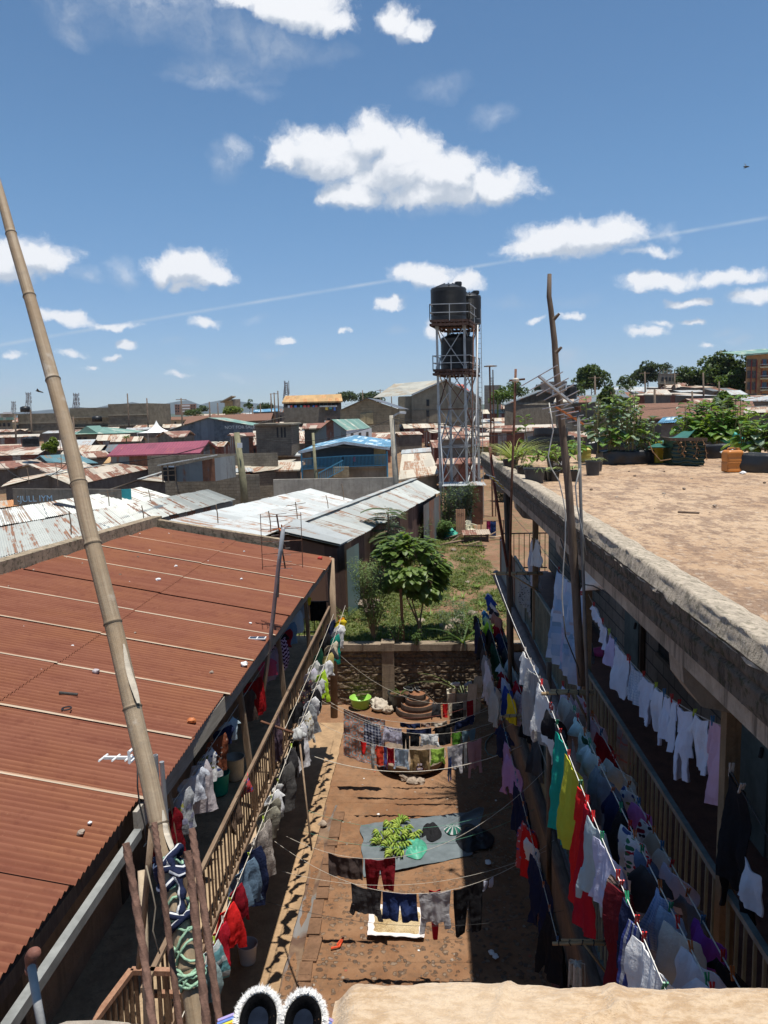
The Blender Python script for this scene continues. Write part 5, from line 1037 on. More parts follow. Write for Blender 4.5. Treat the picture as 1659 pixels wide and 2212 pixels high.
# panels: (uL(v),uR(v),v0,v1) in fractions of width / length
def panels(kind):
    c=lambda x:(lambda v:x)
    ln=lambda a,b,v0,v1:(lambda v:a+(b-a)*(v-v0)/(v1-v0))
    if kind=='towel': return [(c(0),c(1),0,1)]
    if kind=='shirt': return [(ln(.10,.04,0,.78),ln(.90,.96,0,.78),0,.78),(ln(.12,-.02,0,.92),ln(.30,.10,0,.92),.0,.92),(ln(.70,.88,0,.86),ln(.88,1.04,0,.86),.0,.86)]
    if kind=='invshirt': return [(ln(0,.08,0,.74),ln(1,.92,0,.74),0,.74),(ln(.06,.0,.6,1.),ln(.26,.16,.6,1.),.60,1.),(ln(.72,.8,.6,.96),ln(.94,1.0,.6,.96),.6,.96),(ln(.36,.42,.72,.80),ln(.64,.58,.72,.80),.72,.80)]
    if kind=='tee': return [(ln(.12,.1,0,1),ln(.88,.9,0,1),0,1),(ln(.14,-.04,0,.36),ln(.3,.12,0,.36),0,.36),(ln(.7,.88,0,.36),ln(.86,1.04,0,.36),0,.36)]
    if kind=='invtee': return [(ln(0,.06,0,.85),ln(1,.94,0,.85),0,.85),(ln(.02,-.06,.62,.98),ln(.24,.1,.62,.98),.62,.98),(ln(.76,.9,.62,.98),ln(.98,1.06,.62,.98),.62,.98)]
    if kind=='trousers': return [(c(0),c(1),0,.32),(ln(0,.06,.3,1),ln(.5,.38,.3,1),.3,1),(ln(.5,.62,.3,.98),ln(1,.94,.3,.98),.3,.98)]
    if kind=='shorts': return [(c(0),c(1),0,.45),(ln(0,-.04,.42,1),ln(.5,.44,.42,1),.42,1),(ln(.5,.56,.42,1),ln(1,1.04,.42,1),.42,1)]
    if kind=='dress': return [(ln(.2,-.08,0,1),ln(.8,1.08,0,1),0,1),(ln(.2,.08,0,.3),ln(.36,.2,0,.3),0,.3),(ln(.66,.8,0,.3),ln(.82,.93,0,.3),0,.3)]
    if kind=='onesie': return [(c(0),c(1),0,.6),(ln(.05,.12,.55,1),ln(.45,.36,.55,1),.55,1),(ln(.55,.64,.55,.94),ln(.95,.88,.55,.94),.55,.94),(ln(-.02,-.08,.1,.4),ln(.1,.04,.1,.4),.1,.4)]
    if kind=='socks': return [(c(.02),c(.44),0,.75),(ln(.02,-.1,.7,1),ln(.44,.36,.7,1),.7,1),(c(.56),c(.98),0,.8),(ln(.56,.5,.75,1),ln(.98,.9,.75,1),.75,1)]
    if kind=='cap': return [(lambda v:.5-.5*max(0.05,sin(PI*min(1,v*1.1+.1))),lambda v:.5+.5*max(0.05,sin(PI*min(1,v*1.1+.1))),0,.8),(ln(.15,.3,.7,1),ln(.85,.7,.7,1),.7,1)]
    if kind=='undies': return [(ln(0,.3,0,1),ln(1,.7,0,1),0,1)]
    return [(c(0),c(1),0,1)]
GR=random.Random(99)
def cloth_mesh(line,m0,m1,L,kind,amp=.028,lean=0.,fine=1.,flat=.012,bunch=0.,rnd=GR,tw=0.):
    Wd=m1-m0; mb=MB(); f1,f2,f3,f4=[rnd.uniform(0,6.28) for _ in range(4)]; sway=rnd.uniform(-.04,.04)+lean; sk=rnd.uniform(-.05,.05); k1=rnd.uniform(.13,.2)*fine; k2=rnd.uniform(.25,.4)*fine
    droop=rnd.uniform(.01,.03)
    for (uL,uR,v0,v1) in panels(kind):
        wv=abs(uR((v0+v1)/2)-uL((v0+v1)/2))*Wd; nu=max(5,min(34,int(wv/.022))); nv=max(5,min(34,int(L*(v1-v0)/.028)))
        hem=[rnd.uniform(-.03,.03) for _ in range(6)]
        def pt(uu,vv,side):
            v=v0+(v1-v0)*vv; fu=uL(v)+(uR(v)-uL(v))*uu; m=m0+fu*Wd; z=v*L
            z+=droop*sin(PI*max(0,min(1,fu)))**2*max(0,1-v*1.5)
            if vv>.8: z+=L*.5*hem[int(uu*4.99)]*(vv-.8)
            top=line.p(m0+max(-.1,min(1.1,fu))*Wd)-line.h*0
            g=.25+.75*min(1,v*1.6)
            d=amp*g*(.6*sin(m/k1*6.283+f1+1.2*sin(3*v+f3))+.75*sin(m/k2*6.283+f2+1.5*v)+.35*sin(m/(k1*.45)*6.28+f4-2*v)) + .03*mn.noise(V((m*3,v*4*L,f1)))+.012*min(1,v*3)*mn.noise(V((m*7+.8*v*L,v*11*L,f2)))+.006*mn.noise(V((m*19,v*L*22,f3)))
            d+=sway*z+tw*(fu-.5)*min(1,.6+v*2)
            gather=bunch*(.5-fu)*Wd*min(1,v*2.)
            e=max(0,min(1,min(uu,1-uu)*6)); th=flat*(.25+.75*e)*(.4+min(1,v*2))
            q=top+line.h*(sk*z*.6+gather+(m-(m0+max(-.1,min(1.1,fu))*Wd)))+line.n*(d+side*th)
            q.z-=z; return q
        for side in (1,-1): mb.grid(lambda a,b,side=side:pt(a,b,side),nu,nv,lambda a,b:((uL(v0+(v1-v0)*b)+(uR(v0+(v1-v0)*b)-uL(v0+(v1-v0)*b))*a)*Wd+side*.4,(v0+(v1-v0)*b)*L))
        for uu in (0,1): mb.grid(lambda a,b,uu=uu:pt(uu,b,1-2*a),1,nv,lambda a,b:(0,b*L))
        for vv in (0,1): mb.grid(lambda a,b,vv=vv:pt(b,vv,1-2*a),1,nu,lambda a,b:(b*Wd,0))
    return mb
PEGN=[0]
def peg(p,h,c,label,group,size=1.):
    """spring peg: two prongs pinching the line"""
    s=size*.8; t=thing('clothes_peg',label,'clothes peg',p,group); n=V((-h.y,h.x,0)); a=GR.uniform(-.6,.6); up=(V((0,0,1))+h*a).normalized()
    for k in (-1,1): MB().beam(p+n*k*.006*s+up*-.028*s,p+n*k*.006*s+up*.010*s,.010*s,.008*s).beam(p+n*k*.006*s+up*.010*s,p+n*k*.009*s+up*.048*s,.010*s,.008*s).build('prong',c,t)
    MB().tube([p-n*.014*s+up*.008*s,p+n*.014*s+up*.008*s],.004*s,6).build('spring',M['steel'],t); return t
pm=lambda c:plain('peg_plastic',c,.4,.1,9,spec=.5)
PRED,PBLU,PORG,PGRN,PLIM,PWHT=pm((.55,.02,.02)),pm((.03,.17,.35)),pm((.5,.14,.03)),pm((.02,.25,.12)),pm((.45,.6,.06)),pm((.55,.5,.45))
def hang(line,where,items,axis,amp=.028,pegs=None,pegsize=1.,lean=0.,bunch=0.,twist=.2):
    """items: (desc,kind,material,p0,p1,hem_px[,lean]) ; p0,p1 pixels along `axis` where the garment starts and ends on the line"""
    names=[i[0] for i in items]
    for k,it in enumerate(items):
        desc,kind,mat,p0,p1,hem=it[:6]; ln_=it[6] if len(it)>6 else 0
        kw=(lambda q:dict(py=q)) if axis=='y' else (lambda q:dict(px=q))
        m0,m1=line.solve(**kw(p0)),line.solve(**kw(p1))
        if m0>m1: m0,m1=m1,m0
        if m1-m0<.06: m1=m0+.08
        mid=line.p((m0+m1)/2); lo,hi=.05,3.2
        for _ in range(24):
            c=(lo+hi)/2
            if proj(mid-V((0,0,c)))[1]<hem: lo=c
            else: hi=c
        L=lo
        if k==0 and len(items)>1: lab=f"{desc}, first on {where}, beside {names[1]}"
        elif k==len(items)-1 and k: lab=f"{desc}, last on {where}, beside {names[k-1]}"
        elif len(items)==1: lab=f"{desc} on {where}"
        else: lab=f"{desc} between {names[k-1]} and {names[k+1]} on {where}"
        nm={'towel':'cloth','shirt':'shirt','invshirt':'shirt','tee':'t_shirt','invtee':'t_shirt','trousers':'trousers','shorts':'shorts','dress':'dress','onesie':'baby_suit','socks':'socks','cap':'cap','undies':'underwear'}[kind]
        o=cloth_mesh(line,m0,m1,L,kind,amp=amp,lean=ln_+lean,bunch=bunch,tw=(0 if axis=='x' else twist*1.1*(1 if line.a.x>0 else -1)*GR.uniform(.6,1.2))).build(nm,mat,smooth=True,recalc=False); tag(o,lab,nm.replace('_',' '))
        if pegs:
            for j,mm in enumerate((m0+.03,)+((m1-.03,) if (m1-m0)>.5 or k==len(items)-1 else ())):
                pc,pn=pegs[(k+j)%len(pegs)]; peg(line.p(mm),line.h,pc,f'{pn} clothes peg clipped on {where}',f'{pn} pegs on {where}',pegsize)
C=cloth
wht=C((.74,.75,.78)); wht2=C((.70,.69,.66)); lil=C((.56,.55,.70)); gry=C((.30,.30,.31)); lgry=C((.48,.48,.47)); blk=C((.012,.012,.014),trans=.03); char=C((.045,.043,.045),trans=.05); nav=C((.012,.018,.05),trans=.04); navb=C((.02,.035,.11),trans=.05)
redb=C((.62,.02,.02)); crim=C((.45,.015,.03)); dred=C((.24,.01,.02)); maro=C((.14,.015,.022)); teal_=C((.02,.33,.25)); lime=C((.50,.75,.05)); yel=C((.70,.55,.03)); yelg=C((.50,.50,.05)); oran=C((.75,.28,.01)); mint=C((.50,.62,.60)); pink=C((.60,.36,.43)); mage=C((.52,.20,.50)); purp=C((.25,.06,.33)); lav=C((.42,.26,.46)); tan_=C((.36,.24,.12)); khak=C((.27,.25,.19)); denim=C((.13,.20,.28)); mauv=C((.36,.27,.33)); brn=C((.08,.055,.045)); sky_=C((.34,.44,.58)); blu=C((.02,.06,.30)); cream=C((.60,.53,.40)); grn=C((.10,.25,.03)); dgrn=C((.01,.06,.035)); silv=C((.42,.42,.40)); beig=C((.45,.37,.28))
w_fl=C((.68,.67,.66),'floral',(.08,.12,.3),(.35,.35,.12),.06); w_red=C((.66,.62,.62),'floral',(.5,.03,.05),(.05,.2,.1),.05); r_fl=C((.55,.08,.08),'floral',(.65,.6,.6),(.1,.12,.4),.05); chk=C((.03,.04,.09),'check',(.5,.52,.6),(.02,.02,.05),.07,.06); bchk=C((.24,.36,.62),'check',(.5,.6,.78),(.18,.28,.5),.02); ppl=C((.42,.30,.33),'check',(.55,.45,.5),(.2,.2,.3),.09)
chev=C((.62,.45,.60),'zigzag',(.08,.01,.05),sz=.07); dots=C((.22,.07,.035),'dots',(.6,.5,.42),sz=.07); strp=C((.13,.30,.33),'stripeh',(.5,.55,.55),sz=.16); brst=C((.35,.25,.2),'stripeh',(.03,.02,.02),sz=.025); bst=C((.05,.07,.25),'stripev',(.4,.42,.5),(.02,.02,.06),.03); wprint=C((.68,.66,.6),'floral',(.45,.35,.15),(.25,.3,.4),.07); lace=C((.42,.37,.33),'dots',(.2,.17,.15),sz=.025,trans=.35); kanga=C((.50,.25,.18),'rings',(.30,.46,.52),(.62,.52,.5),.16); plb=C((.5,.6,.75),'plaidblanket',trans=.2); flan=C((.05,.05,.06),'check',(.1,.1,.12),(.02,.02,.02),.16,.03)
sheer=C((.62,.60,.55),trans=.4); wchk=C((.66,.68,.74),'check',(.35,.45,.62),(.3,.4,.6),.03); prnt=C((.6,.58,.55),'floral',(.03,.03,.04),(.3,.02,.04),.05); sil2=C((.36,.36,.35),'stripev',(.42,.42,.41),(.3,.3,.3),.05,.3)
# --- right side, outermost sunlit line (A)
def xline(X,z,ya,yb,sag): return Line((X,ya,z+.0),(X,yb,z),sag,.006)
A=Line((1.27,14.0,5.62),(1.27,8.05,5.58),.08,.004); A2=Line((1.27,8.0,5.56),(1.25,3.0,5.52),.06,.0035)
A.rope('long white rope line from far bracket to middle bracket, right side',mat=plain('white_rope',(.75,.73,.68),.8)); A2.rope('white rope line nearest the sun from middle bracket toward camera',mat=plain('white_rope',(.75,.73,.68),.8))
hang(A,'outer right rope beyond bracket',[('white crumpled top','tee',wht2,1403,1430,1484),('silver grey satin sheet','towel',sil2,1443,1470,1600)],'y',.035,[(PWHT,'white plastic')],1.1)
hang(A2,'outer right rope',[('white long shirt','invshirt',wht2,1474,1528,1625),('black shorts','shorts',blk,1531,1560,1600),('dark checked flannel','trousers',flan,1562,1578,1712),('sea green wrap','towel',teal_,1580,1624,1800),('lime yellow skirt','towel',yelg,1628,1680,1838),('bright red dress','dress',redb,1690,1727,1960,-.05),('deep red dress','dress',crim,1728,1756,2010),('pale blue blouse','invtee',C((.42,.5,.52),trans=.3),1761,1802,1962),('lilac white vest','invtee',C((.52,.52,.66),trans=.3),1806,1880,1985),('brown striped leggings','towel',brst,1888,1925,1965),('maroon trousers','trousers',maro,1905,1935,2150),('navy jacket','invshirt',nav,1937,1980,2110),('blue striped cloth','towel',bst,1985,2012,2165),('white towel','towel',wht,2020,2140,2215)],'y',.035,[(PRED,'red plastic'),(PRED,'red plastic'),(PGRN,'green plastic')],1.35,twist=.14)
Bl=Line((1.5,8.1,5.56),(1.5,3.0,5.50),.04,.005); Bl.rope('middle of three thin ropes along the upper right gallery')
hang(Bl,'middle right rope',[('lilac long shirt','shirt',lil,1478,1500,1590),('cream hooded top','invshirt',C((.50,.50,.46)),1504,1531,1610),('taupe trousers','trousers',C((.22,.19,.17)),1532,1545,1680),('pale mint tee','invtee',mint,1548,1578,1600),('mint print tee','invtee',C((.38,.48,.46),'floral',(.02,.07,.04),(.4,.5,.48),.16),1580,1602,1660),('mint white shirt','tee',C((.52,.60,.62)),1603,1642,1688),('grey blue shirt','tee',C((.17,.21,.26)),1646,1700,1790),('navy tee','tee',nav,1704,1738,1860),('black dress','dress',blk,1742,1776,1890),('floral white leggings','towel',w_fl,1780,1800,1925),('red flowered trousers','trousers',w_red,1803,1828,1950),('dusty blue top','invtee',C((.13,.17,.26)),1833,1858,1905),('black zip top','tee',char,1861,1905,1985),('blue gingham shirt','shirt',bchk,1912,1950,2090),('faded blue trousers','trousers',sky_,1955,1985,2130),('white lace curtain','towel',sheer,1988,2040,2180),('white frilled sheet','towel',C((.6,.6,.66),trans=.35),2044,2110,2195),('crinkled white cloth','towel',C((.66,.67,.72),trans=.3),2112,2150,2200)],'y',.045,[(PRED,'red plastic'),(PORG,'orange plastic'),(PGRN,'green plastic')],1.3,bunch=.05,twist=.16)
Cl=Line((1.72,8.7,5.44),(1.72,3.0,5.38),.04,.005); Cl.rope('innermost thin rope along the upper right gallery railing')
hang(Cl,'inner right rope',[('pink flowered blouse','invshirt',C((.58,.48,.55),'floral',(.6,.1,.1),(.5,.42,.5),.12),1500,1545,1620),('pale pink shirt','invtee',C((.52,.42,.48)),1546,1576,1650),('dark red cloth','towel',C((.26,.008,.015)),1580,1632,1680),('cream fringed towel','towel',C((.56,.58,.53)),1637,1686,1720,.12),('blue patterned tee','tee',w_fl,1692,1728,1780),('orchid pink top','invshirt',mage,1732,1764,1842),('black lettered print','towel',prnt,1768,1790,1840),('tan cardigan','shirt',beig,1794,1822,1880),('sheer ivory skirt','dress',sheer,1824,1858,1935),('lilac white blouse','invtee',C((.50,.47,.56)),1862,1918,1985),('grey ruffled top','tee',C((.15,.155,.165)),1924,1978,2040),('vivid purple blouse','invshirt',purp,1982,2050,2110),('black stretch top','tee',blk,2060,2115,2165)],'y',.045,[(PRED,'red plastic'),(PORG,'orange plastic'),(PBLU,'blue plastic')],1.3,bunch=.05,twist=.16)
# --- baby clothes line inside gallery bay
Dl=Line((2.05,9.68,6.28),(2.05,5.2,6.40),.27,.003); Dl.rope('short line of white baby clothes between two gallery posts')
bw=C((.62,.64,.76)); bw2=C((.60,.62,.72))
hang(Dl,'baby clothes line',[('white baby vest','onesie',bw,1282,1300,1350),('white ruffled skirt','dress',bw2,1301,1314,1394),('lilac baby tee','tee',C((.52,.46,.64)),1315,1327,1437),('white printed pyjama','onesie',bw,1328,1358,1500),('white striped jacket','shirt',wchk,1359,1388,1535),('white sleeved vest','tee',bw2,1389,1414,1560),('white frilled romper','onesie',bw,1415,1432,1585),('white long sleeved bodysuit','shirt',bw2,1433,1448,1625),('white baby shirt','tee',bw,1449,1463,1620),('white footed sleepsuit','onesie',bw2,1464,1496,1690),('white print romper','tee',bw,1497,1535,1665),('pale pink sleepsuit','onesie',C((.56,.36,.46)),1536,1580,1745)],'x',.03,[(PRED,'red plastic'),(PRED,'red plastic'),(PLIM,'lime plastic'),(PBLU,'blue plastic')],1.2)
D2=Line((2.05,19.0,6.22),(2.05,14.5,6.22),.05,.004); D2.rope('far gallery line with frilly white clothes')
hang(D2,'far gallery line',[('small white frock','dress',wht2,1166,1176,1222),('frilly white skirt','dress',C((.55,.55,.58)),1177,1186,1240),('ruffled white dress','dress',C((.5,.5,.54)),1187,1197,1258),('white net frock','dress',C((.55,.55,.6)),1198,1207,1270),('long black skirt','towel',C((.012,.018,.014)),1209,1220,1345)],'y',.04,[(PRED,'red plastic'),(PBLU,'blue plastic')],1.3,twist=.12)
# plaid blanket over its own line
E_=Line((2.0,14.0,6.28),(2.0,9.8,6.25),.05,.005); E_.rope('line carrying the big pale blue plaid blanket')
hang(E_,'gallery line left of tall pole',[('pale blue plaid blanket','towel',plb,1230,1282,1452)],'y',.07,[(PRED,'red plastic')],1.3)
E2=Line((2.03,10.9,6.10),(2.03,9.8,6.10),.02,.004); hang(E2,'gallery line right of tall pole',[('blue plaid blanket corner','towel',C((.45,.56,.72),'plaidblanket',trans=.22),1278,1300,1420)],'y',.05)
p=[onx(1255,1222,1.95),onx(1320,1270,1.95),onx(1258,1276,1.95)]
mb=MB(); mb.grid(lambda u,v:(p[0].lerp(p[1],u)).lerp(p[2].lerp(p[1],u*.9),v)+V((.04*sin(6*u+4*v),0,-.03*sin(3*v))),10,8); mb.grid(lambda u,v:(p[0].lerp(p[1],u)).lerp(p[2].lerp(p[1],u*.9),v)+V((.012+.04*sin(6*u+4*v),0,-.03*sin(3*v))),10,8); tag(mb.build('cloth',wht2,smooth=True),'white cloth corner tied under the roof edge behind tall pole','cloth')
# dark hoodie and curtains, far right bay
El=Line((2.0,4.95,6.20),(1.95,3.2,5.95),.03,.005); El.rope('black cord running on from nearest gallery post',mat=M['wire'])
hang(El,'cord at right edge',[('black hooded coat','invshirt',blk,1660,1712,1985)],'y',.05,[(PWHT,'white plastic')],1.6,twist=.06)
El2=Line((2.6,4.95,6.4),(2.6,3.0,6.4),.02,.004); hang(El2,'inner cord at right edge',[('pale grey curtain','towel',C((.38,.39,.45)),1560,1600,1740),('pale blue curtain','towel',C((.22,.32,.46)),1602,1660,1790)],'y',.05)
p=onx(1606,1850,1.95); tag(cloth_mesh(Line(p,p+V((0,-.25,0)),0),.0,.22,.26,'towel').build('cloth',C((.5,.52,.58)),smooth=True,recalc=False),'small pale cloth pinned to the black coat at right edge','cloth')
# cloths on the rail
rl=Line((2.05,9,5.29),(2.05,3,5.29),0); hang(rl,'gallery handrail',[('grey and pink plaid towel','towel',C((.20,.20,.21),'check',(.3,.3,.3),(.42,.14,.13),.2),1558,1588,1668)],'y',.03,twist=.05)
rl2=Line((2.0,20,5.29),(2.0,12,5.29),0); hang(rl2,'far gallery handrail',[('small pink striped cloth','towel',C((.6,.55,.58),'stripev',(.6,.08,.15),(.5,.4,.45),.06),1118,1128,1165),('grey flowered blouse','invtee',C((.30,.30,.29),'floral',(.1,.1,.1),(.4,.4,.4),.04),1233,1262,1322)],'y',.04,twist=.05)
MB().box((2.01,19.3,4.28),(2.1,19.7,4.5))
# --- lower right lines
L1=Line((1.42,21.0,2.86),(1.42,8.0,2.66),.05,.005); L1.rope('long rope low along the lower right gallery')
hang(L1,'outer lower rope',[('black work cap','cap',blk,1322,1340,1362),('navy trousers','trousers',nav,1343,1368,1420),('black jumper','shirt',blk,1370,1394,1440),('dark jeans','trousers',char,1396,1412,1455),('grey trousers','trousers',gry,1414,1424,1482),('white lace strip','invtee',C((.6,.6,.66)),1425,1466,1530),('white grey vest','tee',lgry,1468,1490,1548),('pale socks','socks',lgry,1492,1510,1566),('dark blue shirt','tee',nav,1560,1588,1640),('lavender dress','dress',lav,1594,1625,1700),('lavender hooded top','invshirt',C((.48,.28,.52)),1627,1672,1730),('navy skirt','towel',nav,1686,1740,1812),('red flowered top','tee',r_fl,1768,1800,1880),('bright red shorts','shorts',redb,1785,1806,1898),('white camisole','invtee',wht2,1808,1836,1870),('navy leggings','trousers',nav,1842,1915,2010),('black jacket','shirt',blk,1960,2035,2140)],'y',.045,[(PORG,'orange plastic'),(PBLU,'blue plastic')],1.2,bunch=.12)
L2=Line((1.68,21.0,2.92),(1.68,14.0,2.86),.03,.005); L2.rope('short rope between lower bracket and far post')
hang(L2,'middle lower rope',[('blue shirt','tee',C((.02,.12,.28)),1316,1326,1352),('white and lime top','tee',C((.45,.6,.35)),1328,1340,1368),('lime green socks','socks',lime,1342,1350,1380),('black singlet','tee',blk,1352,1380,1415),('dark green blouse','tee',dgrn,1382,1428,1470),('white singlet','tee',wht2,1431,1446,1490),('dark red vest','tee',dred,1448,1462,1490),('white blue shirt','invtee',C((.55,.58,.7)),1463,1478,1545),('royal blue towel','towel',blu,1480,1494,1550),('yellow shorts','shorts',yel,1497,1512,1560)],'y',.04,bunch=.1)
L3=Line((1.9,21.0,2.98),(1.9,11.0,2.90),.03,.005); L3.rope('inner rope beside the green screened lower railing')
hang(L3,'inner lower rope',[('red hooded top','tee',crim,1344,1362,1390),('navy vest','tee',nav,1364,1392,1420),('grey dark blouse','tee',char,1394,1420,1450),('pale green lace','invtee',C((.4,.45,.44)),1424,1460,1480),('red tee','tee',crim,1467,1486,1500),('pink plaid shirt','towel',ppl,1489,1520,1570),('black tights','trousers',blk,1530,1560,1600),('dark grey blouse','shirt',C((.10,.10,.10)),1582,1612,1690)],'y',.045,bunch=.1)
# hanging bits under far upper slab
L4=Line((1.75,20.8,3.6),(1.75,16.5,3.5),.03,.004); hang(L4,'short line under far slab',[('white blue striped top','tee',C((.6,.6,.65)),1262,1280,1300),('blue school top','tee',blu,1282,1296,1322),('black white jersey','tee',C((.03,.03,.04),'stripeh',(.6,.6,.6),sz=.3),1298,1318,1345),('brown pink rag','towel',C((.3,.16,.13)),1322,1336,1352)],'y',.03)
# --- left outer line, sunlit
O1=Line((-2.06,19.0,3.79),(-2.06,11.1,3.68),.09,.005); O2=Line((-2.06,11.1,3.68),(-2.085,5.55,3.66),.05,.005)
O1.rope('outer left rope beyond the cross pole'); O2.rope('outer left rope from cross pole toward camera')
hang(O1,'far outer left rope',[('orange bag','cap',oran,1330,1338,1352),('yellow cloth','towel',yel,1338,1344,1356),('white cap','cap',wht,1345,1352,1378),('white shirt','invtee',wht,1353,1366,1408),('emerald green blouse','invshirt',teal_,1368,1382,1440),('pale trousers','trousers',cream,1384,1396,1420),('black leather jacket','shirt',char,1396,1408,1432),('yellow tan towel','towel',C((.48,.40,.15)),1409,1420,1452),('long white shirt','shirt',wht,1424,1440,1470),('neon yellow shirt','invshirt',lime,1446,1462,1522),('grey white tee','tee',lgry,1463,1476,1500),('cream trousers','trousers',wht2,1478,1492,1545),('black jumper','shirt',blk,1486,1500,1545),('white blouse','tee',wht,1502,1518,1550),('grey skirt','dress',C((.33,.34,.35)),1516,1532,1590),('printed cream shirt','shirt',wprint,1533,1552,1618),('white kaftan','dress',C((.7,.69,.70)),1552,1576,1658),('black trousers','trousers',blk,1578,1600,1650)],'y',.035,bunch=.04,twist=.22)
hang(O2,'near outer left rope',[('charcoal jumper','shirt',char,1610,1642,1700),('grey black trousers','trousers',C((.10,.095,.09)),1644,1680,1760),('white hat','cap',wht2,1686,1700,1722),('white jersey','tee',wht,1701,1724,1760),('stone grey trousers','trousers',khak,1722,1742,1800),('khaki trousers','trousers',C((.33,.31,.24)),1740,1764,1820),('beige mesh towel','towel',lace,1767,1824,1905,.04),('navy leggings','trousers',nav,1826,1842,1960),('faded denim jacket','shirt',denim,1845,1898,1980),('dark red jumper','shirt',dred,1902,1938,2010),('bright red sweater','shirt',redb,1942,1980,2070),('crimson top','shirt',crim,1984,2022,2110),('teal striped towel','towel',strp,2028,2066,2130),('blue green shawl','towel',C((.1,.22,.26),'stripev',(.3,.4,.4),(.03,.05,.06),.1),2072,2130,2180)],'y',.038,[(PLIM,'lime plastic'),(PWHT,'white plastic')],1.1,bunch=.04,twist=.2)
O3=Line((-2.255,18.2,3.81),(-2.24,11.3,3.75),.05,.005); O3.rope('second left rope close beside the slat railing')
hang(O3,'inner left outside rope',[('navy hoodie','shirt',nav,1335,1352,1390),('black blouse','tee',blk,1364,1384,1420),('dark bottle green trousers','trousers',dgrn,1400,1420,1480),('white vest','tee',wht2,1424,1440,1470),('pale lilac tee','invtee',C((.5,.47,.55)),1442,1458,1490),('dark printed shirt','tee',C((.06,.05,.06),'floral',(.5,.4,.2),(.3,.1,.1),.05),1462,1484,1520),('black shirt','shirt',blk,1512,1535,1570)],'y',.03,bunch=.04,twist=.2)
# --- left inner line in the shaded gallery
I1=Line((-2.61,17.9,4.73),(-2.61,6.45,4.73),.07,.005); I1.rope('shaded inner line beneath the red roof eave')
hang(I1,'line under red eave',[('yellow bag','cap',yel,1286,1292,1308),('pale blue shirt','shirt',C((.35,.45,.55)),1298,1310,1345),('light blue towel','towel',C((.45,.55,.62)),1318,1330,1368),('faded denim trousers','trousers',C((.14,.24,.36)),1342,1356,1395),('dark red trousers','trousers',dred,1358,1366,1400),('black slip','tee',blk,1367,1374,1410),('pink zigzag towel','towel',chev,1376,1392,1450),('mauve shirt','shirt',mauv,1395,1418,1480),('rose blouse','tee',C((.5,.08,.14)),1420,1432,1462),('long red curtain','towel',C((.28,.008,.01)),1460,1478,1545),('brown shirt','tee',brn,1485,1500,1560),('sky blue vest','tee',C((.4,.5,.55)),1545,1562,1600),('navy towel','towel',nav,1565,1580,1610),('brown dotted cloth','towel',dots,1582,1606,1672),('white flowered dress','dress',w_fl,1608,1634,1690),('white and blue football shirt','tee',C((.55,.57,.62)),1650,1690,1730),('long pale curtain','towel',C((.5,.45,.46)),1640,1655,1755),('yellow flowered sheet','towel',C((.36,.37,.38),'floral',(.4,.38,.1),(.3,.3,.42),.1),1698,1730,1800),('dark red gown','dress',C((.14,.005,.01)),1735,1765,1850)],'y',.04,bunch=.05)
rl3=Line((-2.35,18,4.02),(-2.35,5.7,4.02),0); hang(rl3,'left slat handrail',[('dark plum cloth','towel',C((.09,.06,.08)),1537,1560,1640),('red flowered cloth','towel',r_fl,1668,1688,1712),('brown cloth','towel',C((.13,.085,.06)),1718,1745,1790)],'y',.03,twist=.04)
rl4=Line((-2.86,18.26,4.1),(-2.42,18.26,4.1),0); tag(cloth_mesh(rl4,0,.42,.5,'towel').build('cloth',blk,smooth=True,recalc=False),'black cloth draped on the end railing of left balcony','cloth')
# --- lines across the yard
def yl(Y,p0,p1,mid,label,r=.0032,extend=1.0,mat=None):
    a,b=ony(*p0,Y),ony(*p1,Y); c=ony(*mid,Y); s=(a.lerp(b,(c.x-a.x)/(b.x-a.x)).z-c.z); t=(b-a)
    xa,xb=-2.3,1.8; A_=a+t*((xa-a.x)/t.x)*1.; B_=a+t*((xb-a.x)/t.x); sag=max(.03,s*((xb-xa)/(b.x-a.x))**1.6*.8)
    # fit a parabola through the three points
    import itertools
    x0,z0,x1,z1,x2,z2=a.x,a.z,c.x,c.z,b.x,b.z
    k=((z2-z0)/(x2-x0)-(z1-z0)/(x1-x0))/(x2-x1); k=max(.02,min(.2,k)); 
    f=lambda x:(z0+(z2-z0)*(x-x0)/(x2-x0)+k*(x-x0)*(x-x2))
    L=Line((xa,Y,f(xa)),(xb,Y,f(xb)),k*(xb-xa)**2/4,r); L.rope(label,mat=mat); return L
Yc=10.58; C7=yl(Yc,(763,1909),(1044,1902),(900,1932),'yard rope carrying the black and grey clothes nearest camera')
hang(C7,'nearest yard line',[('black tee','invtee',char,758,824,1984),('navy shorts','shorts',navb,826,900,1990),('light grey jersey','invshirt',C((.42,.41,.42)),904,974,2012),('black slim trousers','trousers',blk,979,1042,2018),('pair of pale grey socks','socks',C((.42,.44,.52)),1044,1066,1918)],'x',.022)
L7b=Line(C7.p(0)+V((0,.06,.0)),C7.p(C7.L)+V((0,.06,.0)),C7.sag,.004); tag(cloth_mesh(L7b,L7b.solve(px=926),L7b.solve(px=952),.80,'undies').build('scarf',crim,smooth=True,recalc=False),'red pointed cloth hanging below the light grey jersey','scarf')
C6=yl(11.49,(709,1842),(854,1852),(782,1861),'yard rope carrying the brown and maroon clothes'); hang(C6,'second yard line',[('faded dark brown towel','towel',C((.075,.055,.05)),709,783,1895),('wine red trousers','trousers',C((.20,.012,.02)),788,854,1925)],'x',.022)
C4=yl(15.45,(800,1606),(1036,1595),(900,1619),'yard rope carrying the tan shirt and lime top')
